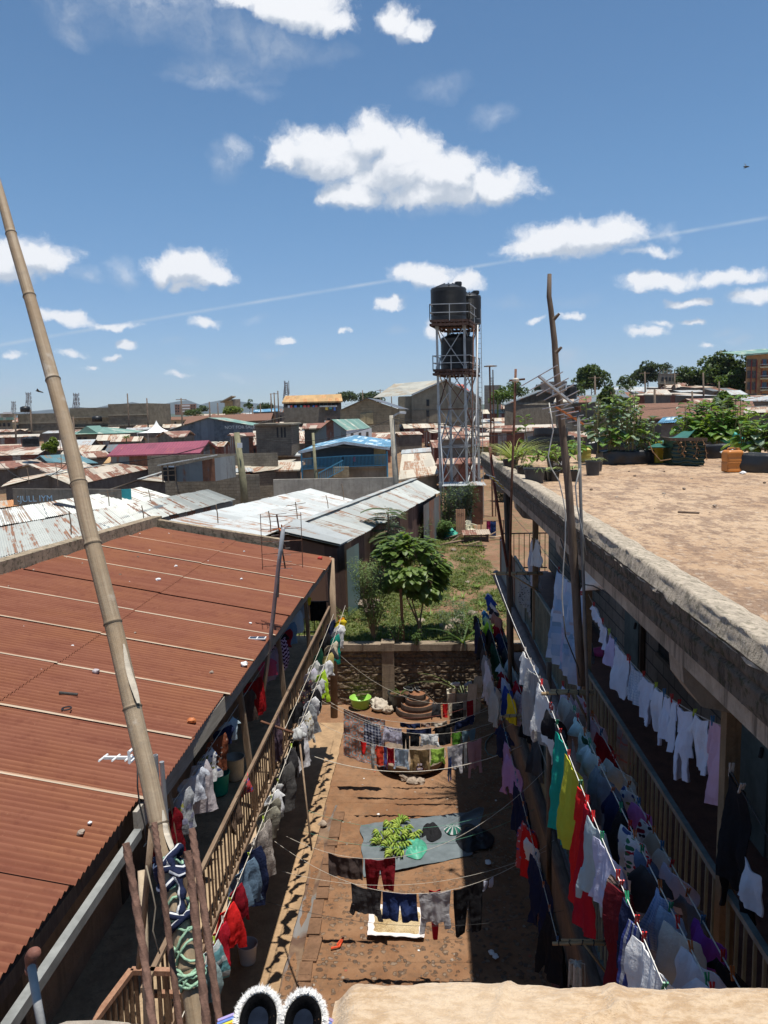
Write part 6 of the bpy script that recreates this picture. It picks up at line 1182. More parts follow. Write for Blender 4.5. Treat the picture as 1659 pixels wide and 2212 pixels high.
hang(C4,'long yard line',[('red vest','undies',redb,778,792,1628),('long grey strip','towel',lgry,802,809,1660),('orange red shirt','tee',C((.62,.06,.03)),810,829,1652),('violet blue jumper','invshirt',C((.07,.07,.26)),829,836,1662),('crimson shirt','invtee',crim,836,851,1655),('pale blue shirt','invtee',C((.42,.50,.60)),852,883,1662),('tan trousers','invtee',tan_,884,928,1668),('lime green top','invtee',C((.38,.58,.10)),930,960,1652),('white shirt with purple sides','invshirt',C((.52,.50,.52)),966,1000,1674),('navy trousers','trousers',navb,968,976,1686),('pale grey tee','invtee',lgry,1001,1008,1660),('dusty pink blouse','invshirt',C((.38,.22,.25)),1009,1040,1676)],'x',.02)
p=C4.p(C4.solve(px=906)); t_=MB(); t_.lathe((0,0,0),[(.05,0),(.078,.004),(.085,0),(.078,-.004),(.05,0)],24); ob=t_.build('printed_badge',C((.05,.01,.03)),None,loc=(0,0,0)); ob.parent=[o for o in COL.objects if o.get('label','').startswith('tan trousers')][0]; ob.location=p-V(ob.parent['_o'])+V((0,-.065,-.40)); ob.rotation_euler=(R(90),0,0)
t_=MB().box((-.06,-.012,-.02),(.06,0,.02)); t_.box((-.045,-.014,.07),(-.01,-.002,.11)); t_.box((.01,-.014,.075),(.05,-.002,.115)); o2=t_.build('printed_mark',C((.6,.5,.55)),None,loc=(0,0,0)); o2.parent=ob.parent; o2.location=p-V(ob.parent['_o'])+V((0,-.065,-.40))
C3=yl(15.95,(803,1565),(1030,1572),(930,1586),'yard rope carrying the short white top'); hang(C3,'fourth yard line',[('black trousers','trousers',blk,868,884,1620),('long black skirt','towel',blk,886,906,1612),('white ruffled shirt','invtee',wht,908,947,1613),('black cloth','towel',blk,948,974,1608),('olive green top','tee',grn,975,997,1606),('faded teal denim','trousers',C((.16,.24,.28)),998,1027,1600)],'x',.02)
C2=yl(16.2,(783,1553),(1020,1545),(900,1575),'yard rope carrying the checked shirt'); hang(C2,'fifth yard line',[('blue checked shirt','shirt',chk,783,824,1626),('pale lilac shirt','shirt',C((.55,.53,.64)),825,872,1614),('dark navy cloth','towel',nav,878,932,1590),('black tee','tee',blk,934,978,1590),('navy jumper','shirt',nav,980,1020,1575)],'x',.02)
C1=yl(16.7,(743,1531),(1020,1545),(863,1560),'yard rope carrying the big patterned wrapper'); hang(C1,'sixth yard line',[('salmon and teal patterned wrapper','towel',kanga,742,832,1645,-.02),('navy trousers','towel',nav,864,908,1572),('brown print cloth','towel',C((.2,.13,.11),'floral',(.4,.35,.3),(.1,.05,.05),.05),909,930,1570),('pale striped cloth','towel',C((.38,.33,.27)),931,966,1568),('black pleated skirt','dress',blk,968,1004,1566),('dark navy hoodie','tee',nav,1006,1026,1560)],'x',.03)
C0=yl(17.6,(930,1518),(1020,1512),(975,1522),'short yard rope nearest the planters'); hang(C0,'seventh yard line',[('charcoal jacket','shirt',C((.07,.07,.075)),932,954,1558),('red cloth','towel',redb,956,967,1550),('cream shirt','towel',cream,968,976,1545),('black cloth strip','towel',blk,978,1000,1550),('dark red rag','towel',dred,1008,1022,1550)],'x',.02)
# bare ropes
for (Y,a,b,m,r,c,lb) in [(14.3,(672,1632),(1080,1630),(860,1667),.007,M['rope'],'thick bare cream rope sagging across the yard'),(13.2,(690,1760),(1095,1745),(870,1790),.0026,plain('green_cord',(.1,.3,.2),.6),'thin green cord sagging across the yard above the tarpaulin'),(12.6,(670,1800),(1110,1770),(860,1830),.0026,plain('green_cord',(.1,.3,.2),.6),'second thin green cord crossing above the bananas'),(9.8,(620,1960),(1180,1975),(900,2000),.0026,M['wire'],'dark wire sagging across the yard below the trousers'),(17.3,(700,1500),(1030,1520),(800,1540),.0026,plain('red_cord',(.3,.1,.08),.6),'thin reddish cord crossing at the back of yard'),(11.0,(640,1890),(1150,1850),(860,1912),.0026,M['rope'],'pale thin cord just behind the dark towel')]:
    yl(Y,a,b,m,lb,r,mat=c)
# brackets of bound sticks carrying the ropes on the right
def bracket(y,z,label,x0=1.2,x1=2.15):
    t=thing('rope_bracket',label,'bracket',(x1,y,z)); bm_=wood('bamboo_stick',(.35,.23,.12),(.5,.36,.2),sc_=(2,9,9)); a,b=V((x0,y,z)),V((x1,y+.02,z-.01))
    MB().tube([a,a.lerp(b,.5)+V((0,0,.012)),b],.02,8).build('stick',bm_,t,smooth=True); MB().tube([a+V((.1,.02,.03)),b+V((0,.03,.02))],.015,8).build('stick',bm_,t,smooth=True); MB().tube([a+V((.35,0,0)),V((x1-.05,y,z-.35))],.014,8).build('stay',bm_,t,smooth=True)
    mb=MB(); rn=random.Random(int(y*7))
    for k in range(5):
        c=a.lerp(b,.1+.2*k); mb.tube([c+V((rn.uniform(-.02,.02),.026*cos(q*1.26),.012+.03*sin(q*1.26))) for q in range(7)],.006,5)
    mb.build('lashing',M['wire'],t); return t
bracket(8.02,5.58,'bound stick bracket carrying three ropes beside the plaid blanket',1.22,1.78); bracket(14.0,5.62,'far bound stick bracket at the end of the white rope'); bracket(14.0,2.88,'thin metal bracket low on the green screened gallery',1.35,2.0); bracket(8.0,2.68,'low bracket with mop hanging, near right gallery',1.35,2.0)
# mop, hung head up
t=thing('mop','old string mop leaning head up against lower right gallery','mop',V((1.62,7.7,.0))); MB().tube([(1.62,7.75,.1),(1.58,7.8,2.6)],.014,8).build('handle',M['postwood'],t)
mb=MB(); rn=random.Random(6)
for k in range(34):
    a=rn.uniform(0,6.28); r=rn.uniform(.03,.09); mb.tube([V((1.58,7.8,2.62)),V((1.58+r*cos(a),7.8+r*sin(a),2.60)),V((1.58+r*1.1*cos(a),7.8+r*1.1*sin(a),2.35+rn.uniform(-.1,.05)))],.006,5)
mb.build('strings',M['rope'],t)
# cross pole at left gallery (ties the two left ropes)
t=thing('cross_pole','horizontal rusty pole with wrapped white cloth on left gallery','pole',(-2.6,11.1,3.77))
q=V((-2.46,11.1,4.0)); MB().tube([q+V((-.1,0,0)),V((-1.97,11.1,3.78))],.02,8).build('bar',M['rust'],t,smooth=True)
a=V((-1.97,11.1,3.79)); mb=MB(); mb.grid(lambda u,v:a+V((sin(PI*v)*cos(2*PI*u),sin(PI*v)*sin(2*PI*u),cos(PI*v)))*.09*(1+.6*mn.noise(V((cos(2*PI*u)*2,sin(2*PI*u)*2,v*4)))),20,12); mb.build('wrapped_rag',lgry,t,smooth=True); MB().tube([a,a+V((.28,-.9,-1.35))],.014,8).build('hanging_stick',M['postwood'],t,smooth=True)
# ------------------------------------------------------------------ plants
def leaf(mb,p,d,up,L,Wd,fold=.25,droop=.25,pts=None):
    """one folded leaf: base p, direction d; two halves meeting at the midrib"""
    d=d.normalized(); s=d.cross(up)
    if s.length<.01: s=V((1,0,0))
    s.normalize(); n=s.cross(d)
    prof=pts or ((0,.0),(.25,.42),(.55,.5),(.8,.3),(1,0)); c=[p+d*L*t-V((0,0,1))*droop*L*t*t for t,_ in prof]
    vs=c[:]; 
    for sg in (1,-1):
        for (t,w),q in zip(prof[1:-1],c[1:-1]): vs.append(q+s*sg*w*Wd+n*fold*w*Wd)
    k=len(prof); m=k-2; fs=[]
    for sg in (0,1):
        o=k+sg*m; fs.append([0,1,o] if sg==0 else [0,o,1])
        for i in range(m-1): a=[i+1,i+2,o+i+1,o+i]; fs.append(a if sg==0 else a[::-1])
        a=[k-2,k-1,o+m-1]; fs.append(a if sg==0 else a[::-1])
    mb.add(vs,fs)
def rdir(rn,zmin=-1,zmax=1):
    a=rn.uniform(0,2*PI); z=rn.uniform(zmin,zmax); r=math.sqrt(max(0,1-z*z)); return V((r*cos(a),r*sin(a),z))
def branchy(mb,p,d,L,r,depth,rn,ends,spread=.6,segs=4,up=.15):
    pts=[p]; dd=d.normalized()
    for i in range(segs):
        dd=(dd+rdir(rn)*.16+V((0,0,up*.3))).normalized(); pts.append(pts[-1]+dd*L/segs)
    mb.tube(pts,[r*(1-.5*i/segs) for i in range(segs+1)],6 if r<.05 else 8,closed=False)
    if depth==0: ends.append((pts[-1],dd)); ends.append((pts[-2],dd)); return
    for k in range(rn.choice((2,3,3))):
        nd=(dd+rdir(rn,-.2,.8)*spread).normalized(); branchy(mb,pts[-1 if k else -2],nd,L*rn.uniform(.6,.8),r*.55,depth-1,rn,ends,spread,segs,up)
def broad_tree(name,label,base,top,crownc,cr,nleaf,L,mat,seed,stems=1,trunk_r=.06,group=None,cat='tree',depth=3,barkm=None,hole=.25,droop=.45):
    """leaves gathered in clumps over an uneven crown, on a real branch skeleton"""
    rn=random.Random(seed); base=V(base); cc=V(crownc); t=thing(name,label,cat,base,group); mb=MB(); ends=[]
    for s in range(stems):
        b=base+V((rn.uniform(-.12,.12),rn.uniform(-.12,.12),-.1))*(stems>1)
        tgt=cc+V((rn.uniform(-.4,.4)*cr[0]*(stems>1),rn.uniform(-.4,.4)*cr[1]*(stems>1),-cr[2]*.5)); pts=[b,b.lerp(tgt,.35)+rdir(rn)*.06,b.lerp(tgt,.7)+rdir(rn)*.08,tgt]
        mb.tube(pts,[trunk_r,trunk_r*.85,trunk_r*.7,trunk_r*.55],8,closed=False)
        for k in range(4): branchy(mb,pts[-1 if k%2 else -2],(rdir(rn,.1,.9)+V((0,0,.4))),cr[2]*.7,trunk_r*.5,depth-1,rn,ends,.7)
    mb.build('trunk',barkm or M['postwood'],t,smooth=True)
    clumps=[]
    for i in range(34):
        d=rdir(rn,-.75,1); clumps.append((cc+V((d.x*cr[0],d.y*cr[1],d.z*cr[2]))*1.0*rn.uniform(.55,1.0) if False else cc+V((d.x*cr[0]*rn.uniform(.45,1.15),d.y*cr[1]*rn.uniform(.45,1.15),d.z*cr[2]*rn.uniform(.45,1.12))),rn.uniform(.2,.4)))
    lb=MB()
    for i in range(nleaf):
        c,r=rn.choice(clumps); d=rdir(rn); s=(cr[0]+cr[2])*.5*r; p=c+d*s*rn.uniform(.5,1.0)
        out=((p-cc)+rdir(rn)*.5*cr[0]); out.z=out.z*.35-.12*cr[0]; l=L*rn.uniform(.6,1.25); leaf(lb,p,out,V((0,0,1)),l,l*.9,.18,droop)
    lb.build('crown',mat,t,recalc=False); return t
def far_tree(label,px,py_top,py_bot,Y,wpx,mat,seed,name='tree',group=None,n=2200,conifer=False,lumps=12):
    rn=random.Random(seed); b=ony(px,py_bot,Y); tp=ony(px,py_top,Y); h=tp.z-b.z; w=wpx*Y/F/2; b.z=min(b.z,gh(b.x,b.y)); t=thing(name,label,'tree',b,group)
    mb=MB(); mb.tube([b,b.lerp(tp,.6)],[h*.03,h*.015],6)
    for k in range(5): a=rdir(rn,.2,.8); mb.tube([b.lerp(tp,.35+.08*k),b.lerp(tp,.35+.08*k)+V((a.x*w*.7,a.y*w*.7,a.z*h*.3))],[h*.012,h*.005],5)
    mb.build('trunk',M['polewood'],t); lb=MB(); cl=[]
    w*=1.35; c0=V((tp.x,tp.y,tp.z-h*.5)); lumps=int(lumps*1.5)
    for k in range(lumps):
        d=rdir(rn,-.8,1)
        if conifer: zz=rn.random(); c=V((tp.x+d.x*w*(1-zz)*.8,tp.y+d.y*w*(1-zz)*.8,b.z+h*(.15+.8*zz))); cl.append((c,w*(.2+.3*(1-zz))))
        else: q=rn.uniform(.2,1)**.7; c=c0+V((d.x*w*.7*q,d.y*w*.7*q,d.z*h*.42*q)); cl.append((c,w*rn.uniform(.25,.45)))
    L=max(.2,w*.075); n=int(n*1.5)
    for i in range(n):
        c,r=rn.choice(cl); d=rdir(rn,-.6,1); p=c+V((d.x*r,d.y*r,d.z*r*.75))*rn.uniform(.75,1.05); q=rdir(rn); s=q.cross(V((0,0,1))).normalized() if abs(q.z)<.95 else V((1,0,0)); u=q*.9*L; s=s*L*.6
        lb.add([p-u,p+s,p+u,p-s],[[0,1,2,3]])
    lb.build('crown',mat,t,recalc=False); return t
LFd=leafm((.045,.075,.025),(.09,.13,.045),.2); LFm=leafm((.05,.10,.02),(.11,.18,.04),.28); LFy=leafm((.11,.16,.025),(.2,.24,.05),.35); LFg=leafm((.06,.095,.05),(.12,.16,.09),.25); LFb=leafm((.10,.17,.035),(.21,.29,.08),.4,.4); LFfar=leafm((.03,.05,.022),(.06,.085,.035),.12,.8)
# the broad leaved tree in the garden plot
broad_tree('broad_leaf_tree','young broad leaved tree with large dark leaves behind the stone wall',(-.15,22.75,1.8),None,tuple(ony(888,1226,23.1)),(1.02,1.0,.95),2700,.215,LFb,11,stems=3,trunk_r=.032,droop=.3)
# light shrub at left of it
def twiggy(name,label,base,h,w,n,L,mat,seed,cat='shrub',group=None,stems=5,wd=.35,thin=.006):
    rn=random.Random(seed); base=V(base); t=thing(name,label,cat,base,group); mb=MB(); lb=MB()
    for s in range(stems):
        a=rn.uniform(0,6.28); pts=[base]; tip=base+V((cos(a)*w*rn.uniform(.2,.9),sin(a)*w*rn.uniform(.2,.9),h*rn.uniform(.65,1.))) 
        for k in range(1,6): pts.append(base.lerp(tip,k/5)+rdir(rn)*.05*h*.3)
        mb.tube(pts,[thin*2*(1-.15*k) for k in range(6)],5,closed=False)
        for i in range(n//stems):
            f=rn.uniform(.22,1)**.8; k=min(4,int(f*5)); p=pts[k].lerp(pts[k+1],f*5-k if f<1 else 1)+rdir(rn)*w*.3*(1.1-f*.5)
            leaf(lb,p,rdir(rn,-.3,.6),V((0,0,1)),L*rn.uniform(.6,1.2),L*wd,.2,.3)
    mb.build('stems',M['postwood'],t); lb.build('foliage',mat,t,recalc=False); return t
b=onz(808,1385,1.8); twiggy('shrub','tall airy shrub with fine leaves left of the broad leaved tree',b,2.6,.8,4200,.095,leafm((.11,.17,.05),(.2,.27,.09),.35),5,stems=20,thin=.007)
for i,(x,y,h,w,m,n,L) in enumerate([(770,1300,1.5,.7,LFy,900,.08),(858,1392,.8,.4,LFm,400,.07),(900,1395,.5,.3,LFm,250,.08),(985,1385,1.3,.7,LFg,800,.09),(1010,1375,1.1,.6,LFm,600,.1),(745,1345,.6,.5,LFy,300,.08)]):
    p=onz(x,y,1.8); twiggy('weed_bush','leafy weed bush '+['with yellow tips beside the left garden fence','at the foot of the airy shrub','small at the foot of the broad leaved tree','grey green right of the broad leaved tree','dark at the right corner of stone wall','bright low beside the left balcony post'][i],p,h,w,n,L,m,30+i,'bush')
# tree group at the far end of the plot
def frond_tree(label,base,h,nf,fl,mat,seed,name='tree'):
    rn=random.Random(seed); base=V(base); t=thing(name,label,'tree',base); mb=MB(); lb=MB(); tip=base+V((.1,0,h*.8))
    mb.tube([base-V((0,0,.2)),base.lerp(tip,.5)+V((.05,0,0)),tip],[.05,.04,.03],7)
    for k in range(nf):
        f=rn.uniform(.25,1.05); o=base.lerp(tip,f); a=rn.uniform(0,6.28); L=fl*rn.uniform(.7,1.1); d=V((cos(a),sin(a),.35)); pts=[o+d*L*s-V((0,0,.45*L*s*s)) for s in (0,.25,.5,.75,1)]
        mb.tube(pts,[.014,.012,.01,.007,.004],4)
        for j in range(22):
            s=.1+.9*j/22; q=min(3,int(s*4)); p=pts[q].lerp(pts[q+1],s*4-q); sd=d.cross(V((0,0,1))).normalized()
            for sg in (1,-1): leaf(lb,p,sd*sg+d*.4,V((0,0,1)),L*.26*(1-.5*abs(s-.5)),L*.06,.1,.3,((0,0),(.3,.4),(.7,.4),(1,0)))
    mb.build('trunk',M['postwood'],t); lb.build('crown',mat,t,recalc=False)
p=onz(848,1215,1.8); frond_tree('feathery dark tree in front of the long pale shed',(p.x,29.5,1.7),3.9,46,.95,LFd,3)
b=V((-1.55,31.5,1.7)); twiggy('shrub','silvery green shrub right of the feathery dark tree',b,3.1,.8,1500,.14,leafm((.16,.2,.13),(.28,.32,.22),.2),77,stems=12,thin=.01)
for i,(x,y,w,hh,m) in enumerate([(925,1150,1.2,1.9,LFm),(885,1185,1.3,1.7,LFd),(972,1146,1.0,2.6,LFd),(1003,1143,1.1,2.8,LFd),(860,1180,1.1,1.4,LFm),(950,1165,.9,1.0,LFm),(1085,1090,1.0,1.5,LFg)]):
    p=onz(x,y,1.8); twiggy('bush',['rounded bush by the grey end of long shed','dark bush below the feathery tree','climber covered bush at left tower leg','tall dark bush filling the tower foot','low green bush left of the silvery shrub','small bush right in front of tower base','pale bush behind the end of right gallery'][i],p,hh,w,1700,.15,m,50+i,'bush',stems=18,wd=.5,thin=.009)
# grass and ground cover of the plot
rn=random.Random(12); gb=MB(); gb2=MB(); gb3=MB()
def gz(x,y): return 1.75+max(0,min(1,(y-45)/110))*2.6+.16*mn.noise(V((x*.5,y*.5,0)))+.05*mn.noise(V((x*2,y*2,3)))
for i in range(64000):
    y=22.35+(rn.random()**1.5)*26; x=rn.uniform(-4.3,2.9)-max(0,0)
    if x<-3.6+(y-30)*.21 and y>26: continue
    k=mn.noise(V((x*.55,y*.4,7)))+.55*mn.noise(V((x*1.9,y*1.4,3)))-(-.26 if x>.9 else -.45)+(.0 if y<36 else -.05)
    if k<rn.uniform(-.2,.15): continue
    h=rn.uniform(.05,.2)*(1.2 if k>.3 else .8); p=V((x,y,gz(x,y)-.01)); a=rdir(rn,.3,1); s=V((a.y,-a.x,0)).normalized()*h*.16
    (gb if rn.random()<.55 else gb2).add([p-s,p+s,p+a*h],[[0,1,2]])
    if rn.random()<.5: leaf(gb3,p+V((0,0,h*.3)),rdir(rn,-.1,.5),V((0,0,1)),h*.8,h*.5,.2,.2,((0,0),(.5,.5),(1,0)))
g_=leafm((.13,.155,.035),(.27,.26,.09),.3,.8); tag(gb.build('grass',g_,loc=(0,0,0),recalc=False),'short patchy grass and weeds over the red earth garden plot','grass',kind='stuff')
tag(gb2.build('grass',leafm((.07,.11,.02),(.15,.19,.05),.3,.8),loc=(0,0,0),recalc=False),'darker short weeds scattered through the garden plot grass','grass',kind='stuff')
tag(gb3.build('ground_cover',leafm((.08,.12,.03),(.2,.22,.08),.3,.8),loc=(0,0,0),recalc=False),'small leafed weeds covering the garden plot','ground cover',kind='stuff')
# maize like seedlings
def blade_plant(name,label,p,h,n,mat,seed,wd=.035,cat='plant',group=None,arch=.7):
    rn=random.Random(seed); p=V(p); t=thing(name,label,cat,p,group); lb=MB()
    for k in range(n):
        a=rn.uniform(0,6.28); L=h*rn.uniform(.6,1.15); e=rn.uniform(.7,1.4); d=V((cos(a),sin(a),e)).normalized(); s=V((-sin(a),cos(a),0)); m=7; vs=[]
        for j in range(m+1):
            f=j/m; c=p+d*L*f-V((0,0,arch*L*f*f*.6))+V((cos(a),sin(a),0))*L*.22*f*f; w=wd*(1-f**2)*(.5+min(1,f*4)*.5); vs+=[c-s*w/2,c+s*w/2]
        lb.add(vs,[[2*j,2*j+1,2*j+3,2*j+2] for j in range(m)])
    lb.build('blades',mat,t,recalc=False); return t
LFs=leafm((.12,.2,.03),(.26,.33,.07),.35)
for i,(x,y) in enumerate([(980,1300),(1000,1292),(950,1290),(845,1255),(1030,1270),(1005,1240),(1040,1310),(760,1275),(790,1260),(985,1345),(1045,1205),(930,1330)]):
    p=onz(x,y,1.78); blade_plant('maize_seedling','small bright maize like seedling on the red earth plot',p,.5,12,LFs,i+200,.05,group='maize seedlings in the garden plot')
p=onz(1000,1390,1.85); blade_plant('cane_plant','tuft of broad cane leaves above the stone wall corner',p,1.4,18,LFm,300,.06)
p=V((1.05,21.6,.35)); blade_plant('cane_plant','tall cane plant growing from the old basin by the stone wall',p,2.0,16,leafm((.12,.15,.05),(.3,.33,.16),.3),301,.05,arch=.9)
# rough stones in the plot
def rock(p,r,rn,mat,flat=.65):
    mb=MB(); o=V((rn.uniform(0,9),rn.uniform(0,9),0)); vs=[];n=7
    def f(u,v):
        a=2*PI*u; b=PI*v; d=V((sin(b)*cos(a),sin(b)*sin(a),cos(b))); return V(p)+V((d.x*r,d.y*r,d.z*r*flat))*(1+.45*mn.noise(d*1.3+o))+V((0,0,r*flat*.5))
    mb.grid(f,9,6); return mb
mst=plain('pale_rubble',(.34,.27,.21),.95,.4,6,bump=.6)
rn=random.Random(9)
for i in range(14):
    p=onz(790+rn.uniform(-14,26),1316+rn.uniform(-12,12),1.85); tag(rock(p+V((0,0,.1*rn.random())),rn.uniform(.1,.2),rn,mst).build('stone',mst),'reddish stone in the small heap near left balcony post','stone','stones of the small garden heap')
for i,(x,y,r) in enumerate([(985,1352,.28),(970,1365,.22),(995,1340,.2),(955,1358,.16),(1020,1330,.2),(925,1300,.14),(945,1225,.2),(960,1235,.15),(950,1270,.18),(910,1345,.14),(1010,1260,.12),(980,1190,.14),(1000,1210,.12),(740,1338,.15)]):
    tag(rock(onz(x,y,1.75),r,rn,mst).build('stone',mst,),'rough pale stone lying among the weeds of the plot','stone','loose stones in the garden plot')
# stake, posts
for lab,x0,y0,x1,y1,w in (('square brown wooden stake behind the stone wall',865,1268,872,1388,.09),('dark burnt stake beside the left timber post',718+13,1330,722+14,1352,.06)):
    a=onz(x1,y1,1.8); b=ony(x0,y0,a.y); tag(MB().beam(a-V((0,0,.2)),b,w,w*.8).build('stake',wood('brown_stake',(.20,.10,.05),(.3,.17,.09))),lab,'stake')
# junk yard by the tower: door, chair, crates, planks, sacks
def ptn(name,label,cat,p): return thing(name,label,cat,p)
p=ony(995,1162,41.5); z0=gz(p.x,41.5); t=thing('plank_door','upright orange planked door standing below the water tower','door',(p.x,41.5,z0)); a,b=ony(985,1160,41.5),ony(1005.5,1160,41.5); ztop=ony(995,1100,41.5).z
for k in range(5):
    x0=a.x+(b.x-a.x)*k/5; MB().box((x0+.006,41.5,z0),(x0+(b.x-a.x)/5-.006,41.54,ztop-.02*(k%2))).build('plank',wood('orange_planks',(.46,.24,.13),(.58,.33,.2)),t)
MB().box((a.x,41.545,z0+.3),(b.x,41.57,z0+.4)).box((a.x,41.545,ztop-.5),(b.x,41.57,ztop-.4)).build('ledger',wood('orange_planks',(.46,.24,.13),(.58,.33,.2)),t)
text('stencilled_mark','D-CI',.17,((a.x+b.x)/2,41.49,ztop-.28),(R(90),0,0),M['wire'],t)
def chair(p,rot,label):
    t=thing('garden_chair',label,'chair',p); m=plain('cream_plastic',(.62,.58,.42),.5,.1,3); Rm=Matrix.Rotation(rot,3,'Z'); q=lambda x,y,z: V(p)+Rm@V((x,y,z))
    MB().grid(lambda u,v:q(-.22+.44*u,-.22+.44*v,.42-.02*sin(PI*u)*sin(PI*v)),6,6).grid(lambda u,v:q(-.22+.44*u,-.22+.44*v,.395-.02*sin(PI*u)*sin(PI*v)),6,6).build('seat',m,t)
    for k in range(5): MB().beam(q(-.2+.1*k,.22,.42),q(-.2+.1*k,.33,.85-.01*(k-2)**2),.06,.015).build('back_slat',m,t)
    MB().tube([q(-.24,.32,.8),q(0,.36,.88),q(.24,.32,.8)],.022,6).build('back_rail',m,t)
    for sx in (-1,1):
        MB().tube([q(sx*.25,-.2,.64),q(sx*.27,.05,.66),q(sx*.24,.28,.68)],.025,6).build('armrest',m,t)
        for sy in (-1,1): MB().tube([q(sx*.26,sy*.24,0),q(sx*.23,sy*.2,.42),q(sx*.25,sy*.2,.64)],.022,6).build('leg',m,t)
    return t
p=onz(1020,1150,gz(2.6,43)); chair((2.55,42.6,gz(2.6,43)),.6,'cream plastic garden chair beside the upright orange door')
p=onz(1005,1160,1.85); t=thing('wooden_crate','low dark plank crate under a rusty sheet near the tower','crate',(2.1,40.3,1.85)); 
for k in range(4): MB().box((2.05,40.0,1.85+.09*k),(3.3,40.04,1.92+.09*k)).build('board',M['plank'],t)
MB().box((2.05,40.04,1.85),(2.09,41,2.2)).box((3.26,40.04,1.85),(3.3,41,2.2)).build('side',M['plank'],t); mb=MB(); mb.corr((1.95,39.9,2.22),(3.4,39.9,2.25),(3.4,41.1,2.33),(1.95,41.1,2.3),.12,.012,2); mb.build('sheet_lid',T_rust2,t)
rn=random.Random(31)
for i in range(12):
    x=rn.uniform(-.6,3.4); y=rn.uniform(38.5,42); a=rn.uniform(-.6,.6); L=rn.uniform(.6,1.6); p=V((x,y,gz(x,y)+.05+.08*rn.random())); tag(MB().beam(p,p+V((cos(a)*L,sin(a)*L,rn.uniform(0,.35))),.12,.04).build('plank',rn.choice([M['palewood'],M['plank'],M['postwood']])),'loose weathered plank lying in the clutter below water tower','plank','loose planks below the water tower')
def sack(p,r,mat,label,seed,cat='sack',name='sack',h=.7):
    rn=random.Random(seed); o=V((seed,0,0)); mb=MB()
    def f(u,v):
        a=2*PI*u; b=PI*v; d=V((sin(b)*cos(a),sin(b)*sin(a),cos(b))); return V(p)+V((d.x*r,d.y*r,(d.z*.8+.7)*r*h))*(1+.35*mn.noise(d*2.2+o)+.12*mn.noise(d*7+o))
    mb.grid(f,26,16); return tag(mb.build(name,mat,smooth=True,recalc=False),label,cat)
mgs=plain('green_sack_cloth',(.06,.36,.25),.6,.2,9)
sack((1.35,41.6,gz(1.35,41.6)),.42,mgs,'crumpled green and white sack near the left tower leg',4); sack((.95,42.0,gz(.9,42)),.3,M['white'],'crumpled white bag beside the green sack below tower',8)
for i,(x,y,c) in enumerate([(3.3,41.3,(.35,.03,.1)),(3.5,41.2,(.02,.04,.12))]): tag(cloth_mesh(Line((x,y,2.75),(x+.3,y,2.75),0),0,.3,.8,'towel').build('cloth',cloth(c),smooth=True,recalc=False),['magenta cloth hung on the fence right of the cream chair','navy cloth hung beside the magenta one near tower'][i],'cloth')
tag(MB().beam((3.0,41.2,2.76),(4.2,41.2,2.76),.03).beam((3.0,41.2,1.8),(3.0,41.2,2.8),.05).beam((4.2,41.2,1.8),(4.2,41.2,2.8),.05).build('fence_rail',M['plank']),'low dark stick rail holding two hung cloths near the tower','rail')
# ------------------------------------------------------------------ distant trees
ft=[('dark round tree in front of the brick cottages uphill',1212+108,836,905,72,58,LFd,1,2600,14),('tall tree clump with several dark stems right of the wooden pole',1278,795,850,170,72,LFd,2,2600,16),('small conical tree beside the tall clump',1352,812,850,170,36,LFd,3,1400,9),
('eucalyptus clump on the skyline left of the unfinished block',1400,783,838,260,64,LFfar,4,2400,14),('smaller skyline trees just left of unfinished block',1440,784,812,262,28,LFfar,5,900,7),('huge dark tree between unfinished block and orange flats',1565,764,850,165,96,LFd,6,4200,22),('dark tree in front of the unfinished block',1490,793,845,170,62,LFd,7,2600,14),('olive tree below the huge dark tree',1590,800,860,155,64,LFm,8,2600,14),
('bushy tree behind the thin antenna pole',1115,822,865,190,46,LFd,9,1700,12),('green trees right of the water tower',1085,835,880,170,50,LFm,10,1700,12),('dark rounded tree left of the wooden pole top',1163,832,850,230,22,LFfar,12,700,7),
('yellow flowering tree before the cream tower',500,882,896,190,40,LFy,13,1500,12),('dark cypress beside the pink flats',436,870,892,230,22,LFd,14,900,8),('tall ragged tree right of the cream tower',538,860,890,220,20,LFd,15,800,8),('dark trees on the skyline right of the ragged tree',570,872,892,240,40,LFfar,16,1100,9),('skyline trees left of the pale hall roof',745,852,868,330,50,LFfar,17,1100,10),('skyline trees behind the stone gabled house',800,855,868,340,60,LFfar,18,1100,10),('dark tree behind the grey block building',352,878,902,180,26,LFd,19,1000,8),('tree on the skyline between pink flats and dark cypress',415,888,900,200,40,LFd,41,700,8),
('yellow green tree immediately left of the bamboo pole',108,945,985,82,30,LFy,20,1600,10),('dark leaning tree above shacks left of the grey tower rear',1245,830,870,160,30,LFd,22,900,8),('banana like tree behind the rooftop plants',1560,848,890,60,44,LFm,24,1100,9)]
for lab,px,yt,yb,Y,w,m,sd,n,lp in ft: far_tree(lab,px,yt,yb,Y,w,m,sd,n=n,lumps=lp)
def banana(label,px,pyt,pyb,Y,nl,seed,mat=LFm):
    rn=random.Random(seed); b=ony(px,pyb,Y); tp=ony(px,pyt,Y); h=(tp.z-b.z); b.z=min(b.z,gh(b.x,b.y)); t=thing('banana_plant',label,'plant',b); c=V((tp.x,tp.y,tp.z-h*.55)); MB().tube([b,c],[h*.05,h*.04],7).build('stem',LFy,t); lb=MB()
    for k in range(nl):
        a=rn.uniform(0,6.28); leaf(lb,c,V((cos(a),sin(a),rn.uniform(.4,1.5))),V((0,0,1)),h*rn.uniform(.5,.8),h*.2,.3,.5)
    lb.build('leaves',mat,t,recalc=False)
